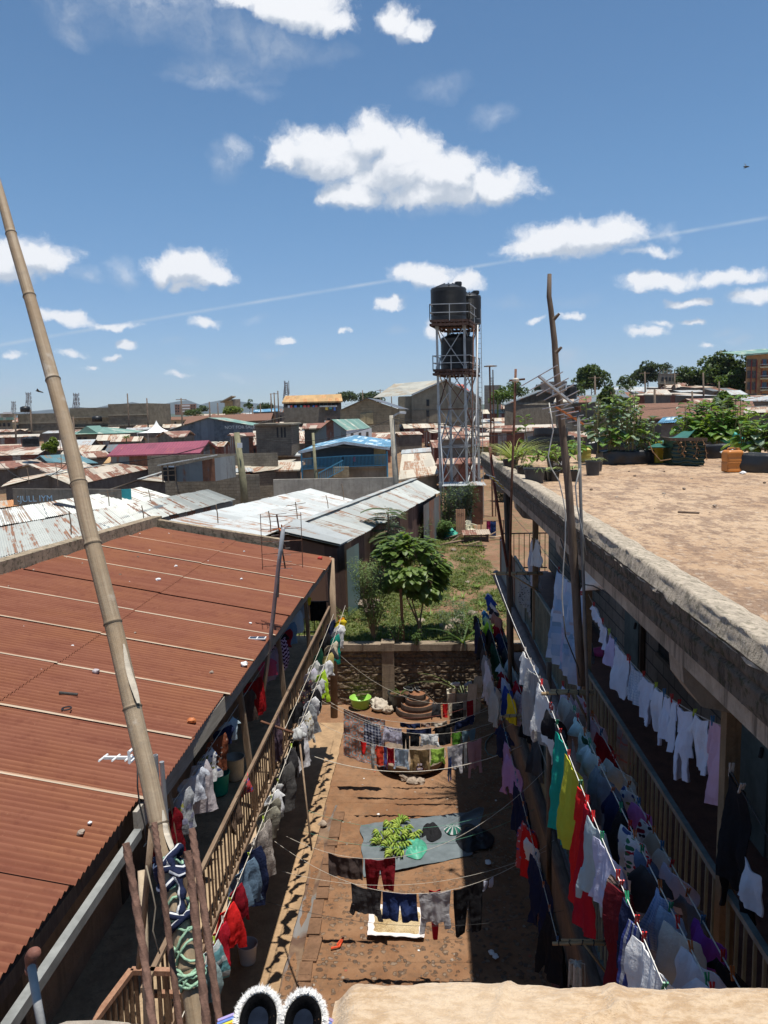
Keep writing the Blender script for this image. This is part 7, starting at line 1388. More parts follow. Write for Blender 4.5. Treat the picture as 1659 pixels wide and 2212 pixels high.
banana('banana plant among shacks left of the crimson roof',272,932,958,95,11,1); banana('tall banana plant at right behind the jerrycan',1562,838,905,42,15,2,LFg); banana('banana plant before the blue roof beyond rooftop plants',1410,885,925,40,9,3,LFg); banana('small banana plant beside the green hip roof house',300,938,950,90,7,4); banana('palm like plant right of water tower skyline',1075,830,870,150,12,5)
p=ony(68,945,75)
tank(V((ony(67,965,70).x,70,ony(67,965,70).z)),.75,ony(67,945,70).z-ony(67,965,70).z,'round black water tank on a roof at the far left')
tank(V((ony(1232,865,62).x,62,ony(1232,862,62).z)),.5,1.0,'small black water tank on a roof uphill behind the pole')
# ------------------------------------------------------------------ rooftop garden on the flat roof
RZ=7.45
def pot(p,r,h,mat,label,name='plant_pot',taper=.8,group=None,fill=True):
    t=thing(name,label,'pot',p,group); MB().lathe(p,[(0,0),(r*taper,0),(r*(taper+(1-taper)*.9),h*.88),(r*1.06,h*.9),(r*1.06,h),(r*.94,h),(r*.9,h*.86)],24).build('pot_body',mat,t,smooth=False)
    if fill: MB().lathe(V(p)+V((0,0,h*.84)),[(r*.9,0),(r*.5,.01),(0,.015)],20).build('soil',plain('potting_soil',(.12,.06,.035),.95,.4,12),t)
    return t
def rp(px,py): return onz(px,py,RZ)
def kale(name,label,p,h,n,L,mat,seed,group=None,spread=.16,stems=1,dry=False):
    """leafy greens on stalks: big crinkled leaves in whorls near the top of each stalk"""
    rn=random.Random(seed); p=V(p); t=thing(name,label,'plant',p,group); sb=MB(); lb=MB()
    for s in range(stems):
        b=p+V((rn.uniform(-spread,spread),rn.uniform(-spread,spread),0)); hh=h*rn.uniform(.7,1.05); tip=b+V((rn.uniform(-.12,.12),rn.uniform(-.12,.12),hh)); mid=b.lerp(tip,.5)+rdir(rn)*.04; sb.tube([b,mid,tip],[.014,.012,.008],6)
        for k in range(n//stems):
            f=rn.uniform(.12,1)**.8; o=(b.lerp(mid,f*2) if f<.5 else mid.lerp(tip,f*2-1)); a=rn.uniform(0,6.28); l=L*rn.uniform(.6,1.15)*(1.15-.45*f); d=V((cos(a),sin(a),rn.uniform(.0,1.1)*f)); e=o+d.normalized()*l*.45; sb.tube([o,e],[.004,.003],4,closed=False)
            dd=d.normalized(); sd=dd.cross(V((0,0,1))).normalized(); nu,nv=5,4; ph=rn.uniform(0,6)
            def f_(u,v,e=e,dd=dd,sd=sd,l=l,ph=ph):
                w=l*.38*sin(PI*min(1,.12+v*.88))**.7*(u-.5)*2; c=e+dd*l*v*.9-V((0,0,.5*l*v*v)); return c+sd*w*(1+.15*sin(9*v+ph))+V((0,0,.06*l*sin(8*u+ph)*v+.18*abs(u-.5)*l))
            lb.grid(f_,nu,nv)
    sb.build('stalks',leafm((.16,.15,.06),(.25,.22,.1),.1),t); lb.build('leaves',mat,t,recalc=False); return t
KL=leafm((.07,.16,.025),(.16,.30,.06),.35,.4); KB=leafm((.14,.20,.13),(.28,.36,.25),.25,.35); KY=leafm((.12,.22,.03),(.26,.36,.07),.35,.45)
m_bag=plain('black_polythene',(.016,.017,.019),.38,.3,7,spec=.5,bump=.4)
# long black troughs of greens: far left row and right row
def trough(p0,p1,w,h,label):
    t=thing('planting_trough',label,'planter',(p0+p1)/2); d=(p1-p0); d.z=0; d.normalize(); n=V((-d.y,d.x,0)); L=(p1-p0).length
    def f(u,v):   # sagging bag walls, closed section
        s=p0+d*L*u; prof=[(-w/2,0),(-w/2*1.06,h*.5),(-w/2,h),(-w/2*.85,h*.93),(w/2*.85,h*.93),(w/2,h),(w/2*1.06,h*.5),(w/2,0)]; a=v*7; i=min(6,int(a)); q=(prof[i][0]+(prof[i+1][0]-prof[i][0])*(a-i),prof[i][1]+(prof[i+1][1]-prof[i][1])*(a-i)); b=.03*mn.noise(V((u*L*4,v*5,p0.x)))
        return s+n*(q[0]+b)+V((0,0,q[1]*(1+.12*mn.noise(V((u*L*2.5,1,p0.x))))))
    MB().grid(f,40,21).build('bag_wall',m_bag,t,smooth=True,recalc=False)
    MB().add([p0-n*w/2,p0+n*w/2,p0+n*w/2+V((0,0,h)),p0-n*w/2+V((0,0,h))],[[0,1,2,3]]).add([p1-n*w/2,p1+n*w/2,p1+n*w/2+V((0,0,h)),p1-n*w/2+V((0,0,h))],[[0,1,2,3]]).build('bag_end',m_bag,t)
    MB().quad(p0-n*w*.42+V((0,0,h*.9)),p1-n*w*.42+V((0,0,h*.9)),p1+n*w*.42+V((0,0,h*.9)),p0+n*w*.42+V((0,0,h*.9))).build('soil',plain('potting_soil',(.12,.06,.035),.95,.4,12),t); return t
a,b=rp(1298,1003),rp(1408,1000); a.y+=.15; b.y+=.15; trough(a,b,.42,.27,'long low black plastic trough of tall greens on the roof')
c,d=rp(1285,984),rp(1400,982); trough(c+V((0,.9,0)),d+V((0,.9,0)),.4,.3,'second black trough behind the long low trough')
rn=random.Random(14); k=0
for row,(p,q,n_) in enumerate(((a,b,13),(c+V((0,.9,0)),d+V((0,.9,0)),12))):
    for i in range(n_):
        o=p.lerp(q,(i+.5)/n_)+V((rn.uniform(-.05,.05),rn.uniform(-.12,.12),.22)); kale('collard_plant','tall stalked collard plant with blue green leaves in the black trough',o,rn.uniform(.75,1.4)+(.2 if row else 0),24,.22,[KB,KL,KB,KY][(i+row)%4],400+k,group='tall collards in the black troughs',stems=2,spread=.08); k+=1
a,b=rp(1478,990),rp(1655,1016); a2,b2=rp(1612,1018),rp(1720,1022); trough(a+V((0,.5,0)),rp(1600,992)+V((0,.5,0)),.45,.3,'black trough of dense leafy greens behind the jerrycan'); trough(a2+V((0,.1,0)),b2+V((0,.1,0)),.5,.32,'thick black trough at the right edge by the jerrycan')
for i in range(15):
    o=rp(1490+i*10.5,985)+V((rn.uniform(-.05,.05),rn.uniform(.2,.9),.25)); kale('spinach_plant','bushy bright green leafy plant behind the green box planter',o,rn.uniform(.45,.95),32,.30,[KL,KY,KL][i%3],500+i,group='dense leafy greens at right of the roof',stems=2,spread=.12)
for i in range(8):
    o=rp(1620+i*11,1008)+V((0,rn.uniform(0,.4),.27)); kale('spinach_plant','bushy bright green leafy plant in the right edge trough',o,rn.uniform(.4,.75),30,.27,[KL,KY,KB][i%3],540+i,group='leafy greens in the right edge trough',stems=3,spread=.14)
for i in range(6):
    o=rp(1530+i*22,985)+V((0,rn.uniform(1.0,1.8),.35)); kale('spinach_plant','tall pale leafed plant rising at the back of the roof greens',o,rn.uniform(.9,1.2),30,.3,[KB,KL][i%2],560+i,group='tall plants at the back of the roof greens',stems=2,spread=.12)
# upright box planter wrapped in dark green sheet
p0,p1=rp(1452,1004),rp(1521,1006); t=thing('box_planter','square planter wrapped in dark green plastic sheet with dried vines','planter',(p0+p1)/2); hgt=(1004-950)*p0.y/F; dpt=.6
def wr(u,v,A,B): q=A.lerp(B,u); return q+V((.02*mn.noise(V((u*3,v*9,1))),.03*sin(v*40+3*mn.noise(V((u*3,v*2,0)))),hgt*v))
P=[p0,p1,p1+V((0,dpt,0)),p0+V((0,dpt,0))]; mb=MB()
for i in range(4): mb.grid(lambda u,v,i=i:wr(u,v,P[i],P[(i+1)%4]),14,26)
mb.build('wrapping',plain('dark_green_sheeting',(.02,.045,.032),.4,.4,6,spec=.5,bump=.5),t,smooth=True,recalc=False); MB().quad(*[q+V((0,0,hgt*.94)) for q in P]).build('soil',plain('potting_soil',(.12,.06,.035),.95,.4,12),t)
mb=MB(); mb.beam(P[0]+V((-.03,-.03,hgt)),P[1]+V((.03,-.03,hgt)),.05,.06); mb.beam(P[0]+V((-.03,-.03,hgt)),P[3]+V((-.03,0,hgt)),.05,.06); mb.build('rim',M['plank'],t)
mb=MB()
for k in range(7):
    x=.12+.13*k; q=p0.lerp(p1,x)+V((0,-.05,hgt)); pts=[q]
    for j in range(7): pts.append(pts[-1]+V((rn.uniform(-.035,.035),rn.uniform(-.012,.008),-rn.uniform(.03,.07))))
    mb.tube(pts,.006,4)
    for j in range(8): leaf(mb,rn.choice(pts),rdir(rn,-1,.2),V((0,0,1)),.05,.04)
q=p0+V((-.05,-.08,.12)); mb.tube([q,q+V((-.2,.02,-.03)),q+V((-.35,.05,.15)),q+V((-.42,.1,.35))],.01,5)
mb.build('dried_vines',plain('dry_vine',(.26,.15,.08),.9,.3,9),t)
kale('spinach_plant','trailing leafy plant left of the green box planter',rp(1425,1000)+V((0,.3,.1)),.45,22,.22,KL,610,stems=3)
# green tarpaulin pitched behind
p=[ony(1428,958,17.4),ony(1505,924,17.4)]; q=[V((p[0].x-.1,16.3,RZ+.0+.12)),V((p[1].x,16.3,RZ+.35))]
mb=MB(); A0,A1,B0,B1=ony(1398,966,16.0),ony(1470,966,16.0),ony(1446,944,18.2),ony(1502,926,18.2); mb.grid(lambda u,v:A0.lerp(A1,u).lerp(B0.lerp(B1,u),v)+V((0,0,.03*sin(9*u)*sin(5*v))),12,8); mb.grid(lambda u,v:A0.lerp(A1,u).lerp(B0.lerp(B1,u),v)+V((0,0,.03*sin(9*u)*sin(5*v)-.015)),12,8); tag(mb.build('shade_sheet',plain('green_tarpaulin',(.035,.13,.10),.5,.2,2),smooth=True,recalc=False),'green tarpaulin sheet sloping between the two groups of roof greens','tarpaulin')
# jerrycans
def jerry(p,w,d,h,mat,label,rot=0.,cap=None):
    t=thing('jerrycan',label,'jerrycan',p); Rm=Matrix.Rotation(rot,3,'Z'); prof=[(.0,.86),(.02,.97),(.06,1.),(.44,1.),(.46,.975),(.50,.975),(.52,1.),(.86,1.),(.93,.95),(.99,.78),(1.0,.5)]
    def f(u,v):
        a=2*PI*u; e=.28; cx=abs(cos(a))**e*(1 if cos(a)>0 else -1); sy=abs(sin(a))**e*(1 if sin(a)>0 else -1); k=v*(len(prof)-1); i=min(len(prof)-2,int(k)); z=prof[i][0]+(prof[i+1][0]-prof[i][0])*(k-i); s=prof[i][1]+(prof[i+1][1]-prof[i][1])*(k-i)
        pan=-.018 if (abs(sin(a))>.6 and .12<z<.40) or (abs(sin(a))>.6 and .56<z<.80) else 0
        return V(p)+Rm@V((cx*w/2*s,(sy*d/2+pan*(1 if sy>0 else -1))*s,z*h))
    MB().grid(f,56,30).build('body',mat,t,smooth=True,recalc=False)
    MB().lathe(V(p)+Rm@V((w*.28,0,h*.97)),[(.035,0),(.035,.045),(0,.045)],16).build('cap',mat,t); MB().tube([V(p)+Rm@V((-w*.34,0,h*.96)),V(p)+Rm@V((-w*.28,0,h*1.07)),V(p)+Rm@V((.02,0,h*1.07)),V(p)+Rm@V((w*.08,0,h*.97))],.014,8).build('handle',mat,t,smooth=True)
    MB().add([V(p)+Rm@V((-w*.4,-d*.4,.002)),V(p)+Rm@V((w*.4,-d*.4,.002)),V(p)+Rm@V((w*.4,d*.4,.002)),V(p)+Rm@V((-w*.4,d*.4,.002))],[[0,1,2,3]]).build('base',mat,t); return t
def jmat(c):
    s=NT('jerry_plastic'); v=s.coord(); f=s.noise(v,3,5); g=s.noise(v,12,5,.7); a=s.mix(s.ramp(f,.3,.7),sc(c,.8),sc(c,1.15)); a=s.mix(s.ramp(g,.55,.7,0,.5),a,sc(c,.4)); return s.fin(a,.45,0,.5)
jp=rp(1588,1020); jerry(jp+V((0,.14,0)),.30,.26,.385,jmat((.55,.20,.035)),'big faded orange jerrycan standing at right on the flat roof',.12)
tag(rock(rp(1597,1021)+V((0,-.15,0)),.05,rn,M['white'],.5).build('stone',M['white']),'small white stone in front of the orange jerrycan','stone')
yj=rp(1263,997); jerry(yj+V((0,.1,0)),.27,.25,.29,jmat((.58,.50,.13)),'cut down yellow jerrycan used as planter beside the wooden pole',.1)
yj2=rp(1437,1003); jerry(yj2+V((0,.5,0)),.2,.2,.4,jmat((.50,.34,.03)),'yellow jerrycan leaning behind the green box planter',.3)
sack(rp(1597,985)+V((0,.35,.28)),.33,plain('turquoise_sack',(.05,.40,.34),.5,.25,9),'turquoise plastic sack stuffed among greens above the orange jerrycan',21,h=.6)
sack(rp(1580,1000)+V((.05,.3,.12)),.14,M['white'],'white plastic bag under the turquoise sack',22,h=.6)
# cluster of pots near the wooden pole
mbk=m_bag; dgp=plain('grey_plastic_pot',(.06,.06,.06),.5,.2,6); yp=plain('pale_yellow_pot',(.5,.45,.13),.6,.2,6)
for i,(x,y,r,h,m,lb) in enumerate([(1158,1045,.17,.24,dgp,'wide grey bowl pot of mixed leaves nearest the roof kerb'),(1197,1040,.11,.17,mbk,'small black pot with pink gravel beside the wide bowl'),(1240,1039,.11,.17,mbk,'small black pot with striped grass leaves by the pipe pole'),(1284,1028,.13,.26,dgp,'dark bucket pot with striped leaves right of yellow planter'),(1292,1018,.11,.25,dgp,'dark bucket pot half hidden behind another bucket pot'),(1182,1038,.09,.16,mbk,'little black pot squeezed between the front pots'),(1135,1032,.14,.2,mbk,'black bag pot at the left end of the front pots'),(1210,1022,.22,.30,mbk,'black rubber tub with white letters behind the small pots'),(1105,1015,.16,.2,mbk,'black pot holding the big tuft of yellow grass')]):
    pot(rp(x,y)+V((0,r,0)),r,h,m,lb)
tx=text('painted_letters','ENIE',.11,rp(1198,1012),(R(90),R(180),0),M['white'],None); par=[o for o in COL.objects if o.get('label','').startswith('black rubber tub')][0]; tx.parent=par; q=rp(1210,1022)+V((-.02,-.008,.19)); tx.location=q-V(par['_o'])
LT=leafm((.30,.36,.10),(.50,.52,.28),.3); 
for i,(x,y,h,n,m,w) in enumerate([(1240,1039,.24,34,LT,.022),(1288,1026,.26,40,LT,.024),(1168,1045,.24,30,leafm((.12,.2,.06),(.3,.33,.12),.3),.022),(1197,1040,.2,24,LT,.02),(1182,1042,.2,26,LT,.02),(1140,1032,.3,40,leafm((.16,.2,.05),(.36,.34,.15),.3),.02)]):
    blade_plant('striped_grass_plant',['cream striped leaf tuft beside the pipe pole','cream striped leaf tuft in the dark buckets','mixed green tuft in the wide grey bowl','small striped tuft over pink gravel','small striped tuft between the front pots','olive tuft in the leftmost front pot'][i],rp(x,y)+V((0,.12,.18+.05*(i==1))),h,n,m,700+i,w,arch=1.1)
blade_plant('lemongrass','big tuft of yellow green lemongrass near the far roof corner',rp(1112,1012)+V((0,.2,.12)),1.25,230,leafm((.26,.30,.06),(.50,.50,.2),.4),720,.02,arch=.8)
for i,(x,y,h,L) in enumerate([(1210,1018,.26,.2),(1235,1010,.32,.2),(1175,1020,.22,.17),(1195,1025,.2,.15),(1258,1000,.3,.2),(1130,1025,.3,.14)]):
    kale('leafy_pot_plant',['low greens growing in the lettered black tub','fresh greens behind the pipe pole','low greens left of the lettered tub','small greens in front of lettered tub','plant growing out of cut yellow jerrycan','thin stalked greens beside the lemongrass'][i],rp(x,y)+V((0,.22,.2)),h,24,L,[KY,KL,KY][i%3],730+i,stems=3)
# stacked round black tiers (tower planter) with papaya-like plant
def tiers(c,rs,h,label,mat,cat='planter'):
    t=thing('tiered_planter',label,cat,c); z=0
    for i,r in enumerate(rs):
        MB().lathe(V(c)+V((0,0,z)),[(r,0),(r*1.02,h*.5),(r,h),(r*.95,h),(r*.95,h*.8)],36).build('tier_band',mat,t); MB().lathe(V(c)+V((0,0,z+h*.8)),[(r*.95,0),(0,.02)],30).build('soil',plain('red_soil',(.22,.10,.05),.95,.4,9),t); z+=h*.8
    return t
tiers(rp(1205,985)+V((0,1.1,0)),[.75,.6,.44],.26,'three tier round black planter on the roof behind the poles',m_bag)
kale('papaya_plant','small papaya plant with bare stem left of the antenna pole',rp(1165,985)+V((0,1.0,0)),1.35,16,.30,KL,760,stems=1); blade_plant('grass_tuft','yellow weeds at the far roof corner',rp(1085,1000)+V((0,.2,0)),.4,60,leafm((.22,.22,.06),(.4,.36,.15),.3),761,.015)
tag(MB().tube([rp(1465,1110)+V((0,0,.02)),rp(1485,1113)+V((0,0,.03)),rp(1510,1112)+V((0,0,.02))],.012,5).build('stick',M['plank']),'short dark stick lying on the bare flat roof','stick')
rn=random.Random(77)
for i in range(60):
    x=rn.uniform(2.1,8); y=rn.uniform(3,16); tag(rock((x,y,7.44),rn.uniform(.008,.028),rn,mst).build('pebble',rn.choice([mst,M['plank']])),'tiny pebble or clod on the earth of flat roof','pebble','pebbles on the flat roof')
# ------------------------------------------------------------------ poles and antennas
def ptube(name,label,cat,pts,r,mat,group=None):
    t=thing(name,label,cat,pts[0],group); MB().tube(pts,r,10).build('shaft',mat,t,smooth=True); return t
# tall crooked wooden pole at the roof edge, and pipe pole beside it
Yp=7.5; px_=[(1257,1480),(1250,1380),(1243,1260),(1236,1160),(1228,1050),(1218,960),(1208,860),(1201,790),(1198,740),(1190,668),(1186,640),(1187,592)]
t=ptube('wooden_pole','tall crooked dark tree trunk pole at the edge of flat roof','pole',[ony(x,y,Yp+.012*i) for i,(x,y) in enumerate(px_)],[.044,.043,.042,.04,.038,.035,.033,.031,.029,.026,.024,.02],M['polewood'])
for (x,y) in ((1196,762),(1191,690)): q=ony(x+5,y,Yp); MB().tube([q,q+V((.05,-.02,.05))],[.02,.012],6).build('branch_stub',M['polewood'],t)
Yq=7.2; t=ptube('pipe_pole','straight grey metal pipe pole standing right of the crooked pole','pole',[ony(1272,1580,Yq),ony(1262,1300,Yq),ony(1255,1100,Yq),ony(1249,890,Yq)],.015,plain('dull_grey_pipe',(.17,.165,.155),.7,.3,5)); MB().tube([ony(1249,890,Yq),ony(1248,878,Yq)],[.025,.03],10).build('elbow',M['rust'],t)
def yagi(label,c,ax,n,L,el,mat,mount=None,tilt=0,color2=None,name='tv_antenna'):
    c=V(c); ax=V(ax).normalized(); s=ax.cross(V((0,0,1))).normalized(); s=(s+V((0,0,tilt))).normalized(); t=thing(name,label,'antenna',c); MB().beam(c-ax*L/2,c+ax*L/2,.006+.03*L if L<.5 else .022,.006+.03*L if L<.5 else .022).build('boom',color2 or mat,t)
    for k in range(n):
        p=c+ax*(L*(k/(n-1)-.5)); w=el*(1-.35*k/n); MB().tube([p-s*w/2,p+s*w/2],.005,6).build('element',mat,t)
    MB().tube([c+ax*(.12*L)-s*.09,c+ax*(.12*L)-s*.09+V((0,0,.05)),c+ax*(.12*L)+s*.09+V((0,0,.05)),c+ax*(.12*L)+s*.09,c+ax*(.12*L)-s*.09],.008,6).build('dipole',color2 or mat,t)
    if mount: MB().beam(c,V(mount),.02,.02).build('arm',mat,t)
    return t
alu=plain('aluminium',(.55,.56,.56),.35,.1,5,metal=.6); orp=plain('orange_plastic',(.5,.16,.05),.5)
q=ony(1205,842,7.45); yagi('grey aluminium television antenna high on the crooked pole',q+V((-.03,-.05,.0)),(.35,.25,-.25),6,.5,.5,alu,q,.35)
q=ony(1215,893,7.3); yagi('aluminium antenna with orange boom between the two poles',q+V((.06,-.02,-.02)),(.5,.2,-.30),6,.35,.44,alu,ony(1220,895,7.4),.1,orp)
q=ony(1098,850,9.6) if False else None
# thin rusty mast with a small antenna, far end of roof edge
Ym=12.7; t=ptube('thin_mast','thin rusty antenna mast at far end of the flat roofed block','mast',[ony(1101,1245,Ym),ony(1105,1050,Ym),ony(1111,900,Ym),ony(1114,797,Ym)],.02,M['rust']); MB().beam(ony(1100,822,Ym),ony(1134,819,Ym),.03).build('cross_bar',M['rust'],t); MB().lathe(ony(1114,822,Ym),[(0,-.04),(.06,-.015),(.06,.02),(0,.05)],8).build('binding',M['rope'],t)
t=ptube('thin_mast','dark red leaning pipe against the lower far gallery','mast',[ony(1096,1225,15.9),ony(1068,1050,15.9),ony(1058,965,15.9)],.03,plain('oxide_pipe',(.14,.05,.04),.7))
q=ony(1080,1048,15.6); yagi('yellow boomed antenna low at the far end of the galleries',q,(.6,.1,-.6),6,.55,.75,alu,None,.0,plain('yellow_plastic',(.6,.42,.04),.5))
for lab,X,y0,y1,Y,c in (('dark thin post rising beside far gallery railing',1.93,0,0,17.0,M['polewood']),('second dark thin post near the far gallery bracket',1.8,0,0,16.2,M['polewood'])):
    tag(MB().tube([(X,Y,2),(X-.03,Y,4.5),(X-.1,Y+.05,6.9)],.045,8).build('post',c,smooth=True),lab,'post')
tag(MB().tube([(1.62,9.9,2.0),(1.60,9.9,5.3)],.035,8).build('post',M['polewood'],smooth=True),'short dark post outside the railing near the bracket','post')
# cables on the tall pole
def cable(label,pts,r,mat): return tag(MB().tube(pts,r,6).build('cable',mat,smooth=True),label,'cable')
cable('white coax cable hanging down the tall crooked pole',[ony(x,y,7.35) for x,y in ((1186,870),(1192,905),(1195,930),(1190,955),(1184,985),(1190,1010),(1208,1040),(1216,1075),(1222,1110),(1221,1170),(1217,1225),(1214,1290),(1217,1330),(1222,1370))],.006,plain('white_cable',(.6,.57,.5),.5))
cable('dark cable hanging off the tall crooked pole down to bracket',[ony(x,y,7.35) for x,y in ((1217,1330),(1222,1375),(1236,1410),(1248,1440),(1252,1465))],.007,M['wire'])
cable('thin grey cable looping from the pipe pole over roof edge',[ony(x,y,7.05) for x,y in ((1252,1012),(1243,1050),(1247,1095),(1258,1150),(1268,1198))],.007,plain('grey_cable',(.3,.3,.28),.6))
cable('black cable running under the roof edge to the far right',[V((1.58,9.0,7.1)),V((1.6,8.2,6.75)),V((1.62,7.4,6.9)),V((1.62,6.0,7.05)),V((1.62,4.0,7.0))],.007,M['wire'])
# antenna mast and bent pipe on the red roof
Yr=11.7; t=ptube('pipe_mast','long grey bent pipe mast tied to the red roof eave','mast',[ony(x,y,Yr-.12*i) for i,(x,y) in enumerate(((569,1492),(578,1430),(590,1330),(602,1220),(612,1140)))],[.035,.034,.033,.032,.030],M['steel'])
q=ony(607,1170,12.0); t2=yagi('rusty grid television antenna beside the grey bent pipe',q,(0.1,.1,-1),9,.9,.55,plain('dull_metal',(.3,.27,.24),.6),None,.15,M['rust']); 
mb=MB(); s=V((1,.2,0)).normalized()
for sg in (-1,1):
    for k in range(5): a=q+V((0,.06,.4-.2*k)); mb.tube([a,a+s*sg*.32],.006,4)
    mb.tube([q+s*sg*.32+V((0,.06,.45)),q+s*sg*.32+V((0,.06,-.45))],.006,4)
mb.build('grid_reflector',M['rust'],t2); q3=ony(603,1142,11.9); yagi('small orange antenna at the top of the red roof mast',q3,(.8,.2,.15),5,.35,.3,orp,ony(610,1150,11.8),.1)
tag(MB().tube([ony(600,1290,11.9),ony(603,1210,11.9),ony(609,1150,11.9)],.02,6).build('post',M['plank']),'dark stick carrying the rusty grid antenna','post')
# white yagi above the near roof end with short pipe
q=atd(278,1637,3.7); tq=yagi('white television antenna close above the near red roof',q,(1,.1,-.05),5,.24,.13,M['white'],None,.2); MB().tube([q+V((.16,0,-.02)),q+V((.17,.02,-.9))],.012,8).build('mast',M['steel'],tq)
q=atd(336,1640,3.5); tag(MB().lathe(q,[(.010,-.25),(.012,0),(.012,.02),(.008,.02),(.008,-.02)],14).build('short_pipe',M['steel']),'short open grey pipe end beside the white antenna','pipe')
# debris on the red roof
rn=random.Random(55)
for i in range(46):
    x=rn.uniform(-7,-2.8); y=rn.uniform(4.5,18); r=rn.uniform(.012,.035); tag(rock((x,y,ZR(x)+.012),r,rn,mst).build('pebble',rn.choice([mst,M['plank'],M['white']])),'small pebble lying on the corrugated red roof','pebble','pebbles on the red roof')
def onroof(px,py):
    lo=onz(px,py,5.3)
    for _ in range(20): lo=onz(px,py,ZR(lo.x)+.02)
    return lo
p=onroof(556,1380); t=thing('solar_panel','tiny white framed solar panel near the red roof eave','solar panel',p); MB().box(p+V((-.13,-.06,0)),p+V((.13,.06,.02))).build('frame',M['white'],t); MB().box(p+V((-.115,-.045,.02)),p+V((-.01,.045,.024))).box(p+V((.01,-.045,.02)),p+V((.115,.045,.024))).build('cells',plain('solar_cells',(.03,.035,.05),.2),t)
for (x,y,r,m,lb) in [(414,1560,.05,orp,'small terracotta brick piece on the red roof'),(528,1437,.05,M['white'],'white crumpled lump on the red roof near eave'),(208,1452,.045,plain('grey_lump',(.45,.4,.4),.9),'grey crumpled lump in the middle of red roof'),(342,1254,.05,M['white'],'white scrap on the red roof upper middle')]:
    p=onroof(x,y); tag(rock(p,r,rn,m).build('debris',m),lb,'debris')
p,q=onroof(128,1500),onroof(168,1504); tag(MB().tube([p+V((0,0,.02)),q+V((0,0,.02))],.018,8).build('pipe_piece',M['darkmetal']),'short black pipe piece lying on the red roof','pipe')
p=onroof(144,1534); tag(MB().tube([p+V((.05*cos(a*.52),.05*sin(a*.52),.02)) for a in range(13)],.008,6).build('rubber_ring',M['black']),'small black rubber ring lying on the red roof','ring')
p=onroof(692,1208-1); tag(rock(p,.06,rn,redb).build('red_scrap',plain('red_plastic_scrap',(.5,.06,.04),.5)),'red plastic scrap near far end of the red roof','scrap')
# ------------------------------------------------------------------ things in the yard
def gp(px,py): return onz(px,py,.0)
# tarpaulin
T0,T1,T2,T3=gp(780,1786),gp(1046,1752),gp(1056,1815),gp(786,1898)
def tarp(u,v):
    top=T0.lerp(T1,u); bot=T3.lerp(gp(1020,1850),u) if u<1 else gp(1020,1850); p=top.lerp(bot,v)
    e=min(u,1-u,v,1-v); rr=1 if e>.04 else .3
    z=.035+.02*mn.noise(p*2.2)+.035*max(0,mn.noise(V((p.x*1.1+p.y*2.1,p.x*.4,2))))*rr+.012*mn.noise(p*9)
    z+=.07*math.exp(-((u*1.2+v-1.15)/.05)**2)*(u>.3)
    p=p+V((.05*mn.noise(V((v*5,u*2,9))),.05*mn.noise(V((u*5,v,5))),0)); p.z=z; return p
mb=MB(); mb.grid(tarp,110,60); mb.grid(lambda u,v:tarp(u,v)-V((0,0,.004)),60,30); tag(mb.build('tarpaulin',plain('grey_tarpaulin',(.13,.155,.165),.42,.2,2.,spec=.5,bump=.25),smooth=True,recalc=False),'grey plastic tarpaulin spread on the yard floor under green bananas','tarpaulin')
# bananas: hands of curved fingers
def hand(c,rot,n,label,seed,tilt=.0):
    rn=random.Random(seed); t=thing('banana_hand',label,'bananas',c,'green banana hands on the tarpaulin'); gm=[plain('green_banana',(.17,.27,.035),.5,.3,9),plain('lime_banana',(.28,.36,.06),.5,.3,9)]
    for k in range(n):
        a=rot+(k-(n-1)/2)*.24; row=k%2; o=V(c)+V((0,0,.03+.03*row)); pts=[]; d=V((cos(a),sin(a),0)); L=.17*rn.uniform(.85,1.1); b_=V((-sin(rot),cos(rot),0))*(k-(n-1)/2)*.012
        for j in range(8):
            f=j/7; pts.append(o+b_+d*L*f*(1-.12*f)+V((0,0,.055*sin(PI*f)+.01*row)))
        MB().tube(pts,[.007,.014,.019,.021,.021,.018,.012,.005],7).build('banana',gm[rn.random()<.5],t,smooth=True)
    MB().lathe(V(c)+V((0,0,.02)),[(0,-.02),(.03,-.01),(.028,.04),(0,.05)],8).build('crown_stub',plain('banana_stub',(.12,.14,.03),.7),t,smooth=True)
rn=random.Random(91); k=0
for (px,py) in [(830,1797),(852,1790),(868,1783),(842,1812),(862,1806),(878,1800),(832,1825),(850,1828),(868,1822),(838,1842),(856,1842),(872,1838),(846,1856),(866,1852),(820,1812),(818,1830),(895,1812),(898,1822),(860,1795),(846,1800),(858,1815),(842,1833),(862,1830),(872,1812)]:
    q=gp(px,py); lv=.05+.10*max(0,1-((px-852)/32)**2)*max(0,1-((py-1820)/34)**2); hand((q.x,q.y,lv),rn.uniform(0,6.28),rn.choice((7,8,9)),'green banana hand in the pile on the grey tarpaulin',800+k); k+=1
def crumple(name,label,cat,pl,mat,seed,hz=.1,res=26,freq=3.2):
    """a crumpled cloth heap filling the pixel polygon box pl=(x0,y0,x1,y1) on the tarpaulin"""
    a=gp(pl[0],pl[3]); b=gp(pl[2],pl[1]); c=(a+b)/2; w,h=abs(b.x-a.x)/2,abs(b.y-a.y)/2; o=V((seed,seed*.3,0))
    def f(u,v,s=0):
        th=2*PI*u; r=v; rad=1+.32*mn.noise(V((cos(th)*1.3,sin(th)*1.3,seed))); x=c.x+w*r*cos(th)*rad; y=c.y+h*r*sin(th)*rad; z=.055+hz*(1-r**3)*(.45+.75*abs(mn.noise(V((x*freq,y*freq,seed))))+.35*abs(mn.noise(V((x*9,y*9,seed)))))
        return V((x,y,z-(.0 if not s else .01)))
    mb=MB(); mb.grid(f,56,res); mb.grid(lambda u,v:V((f(u,v).x,f(u,v).y,.05)),40,3); return tag(mb.build(name,mat,smooth=True,recalc=False),label,cat)
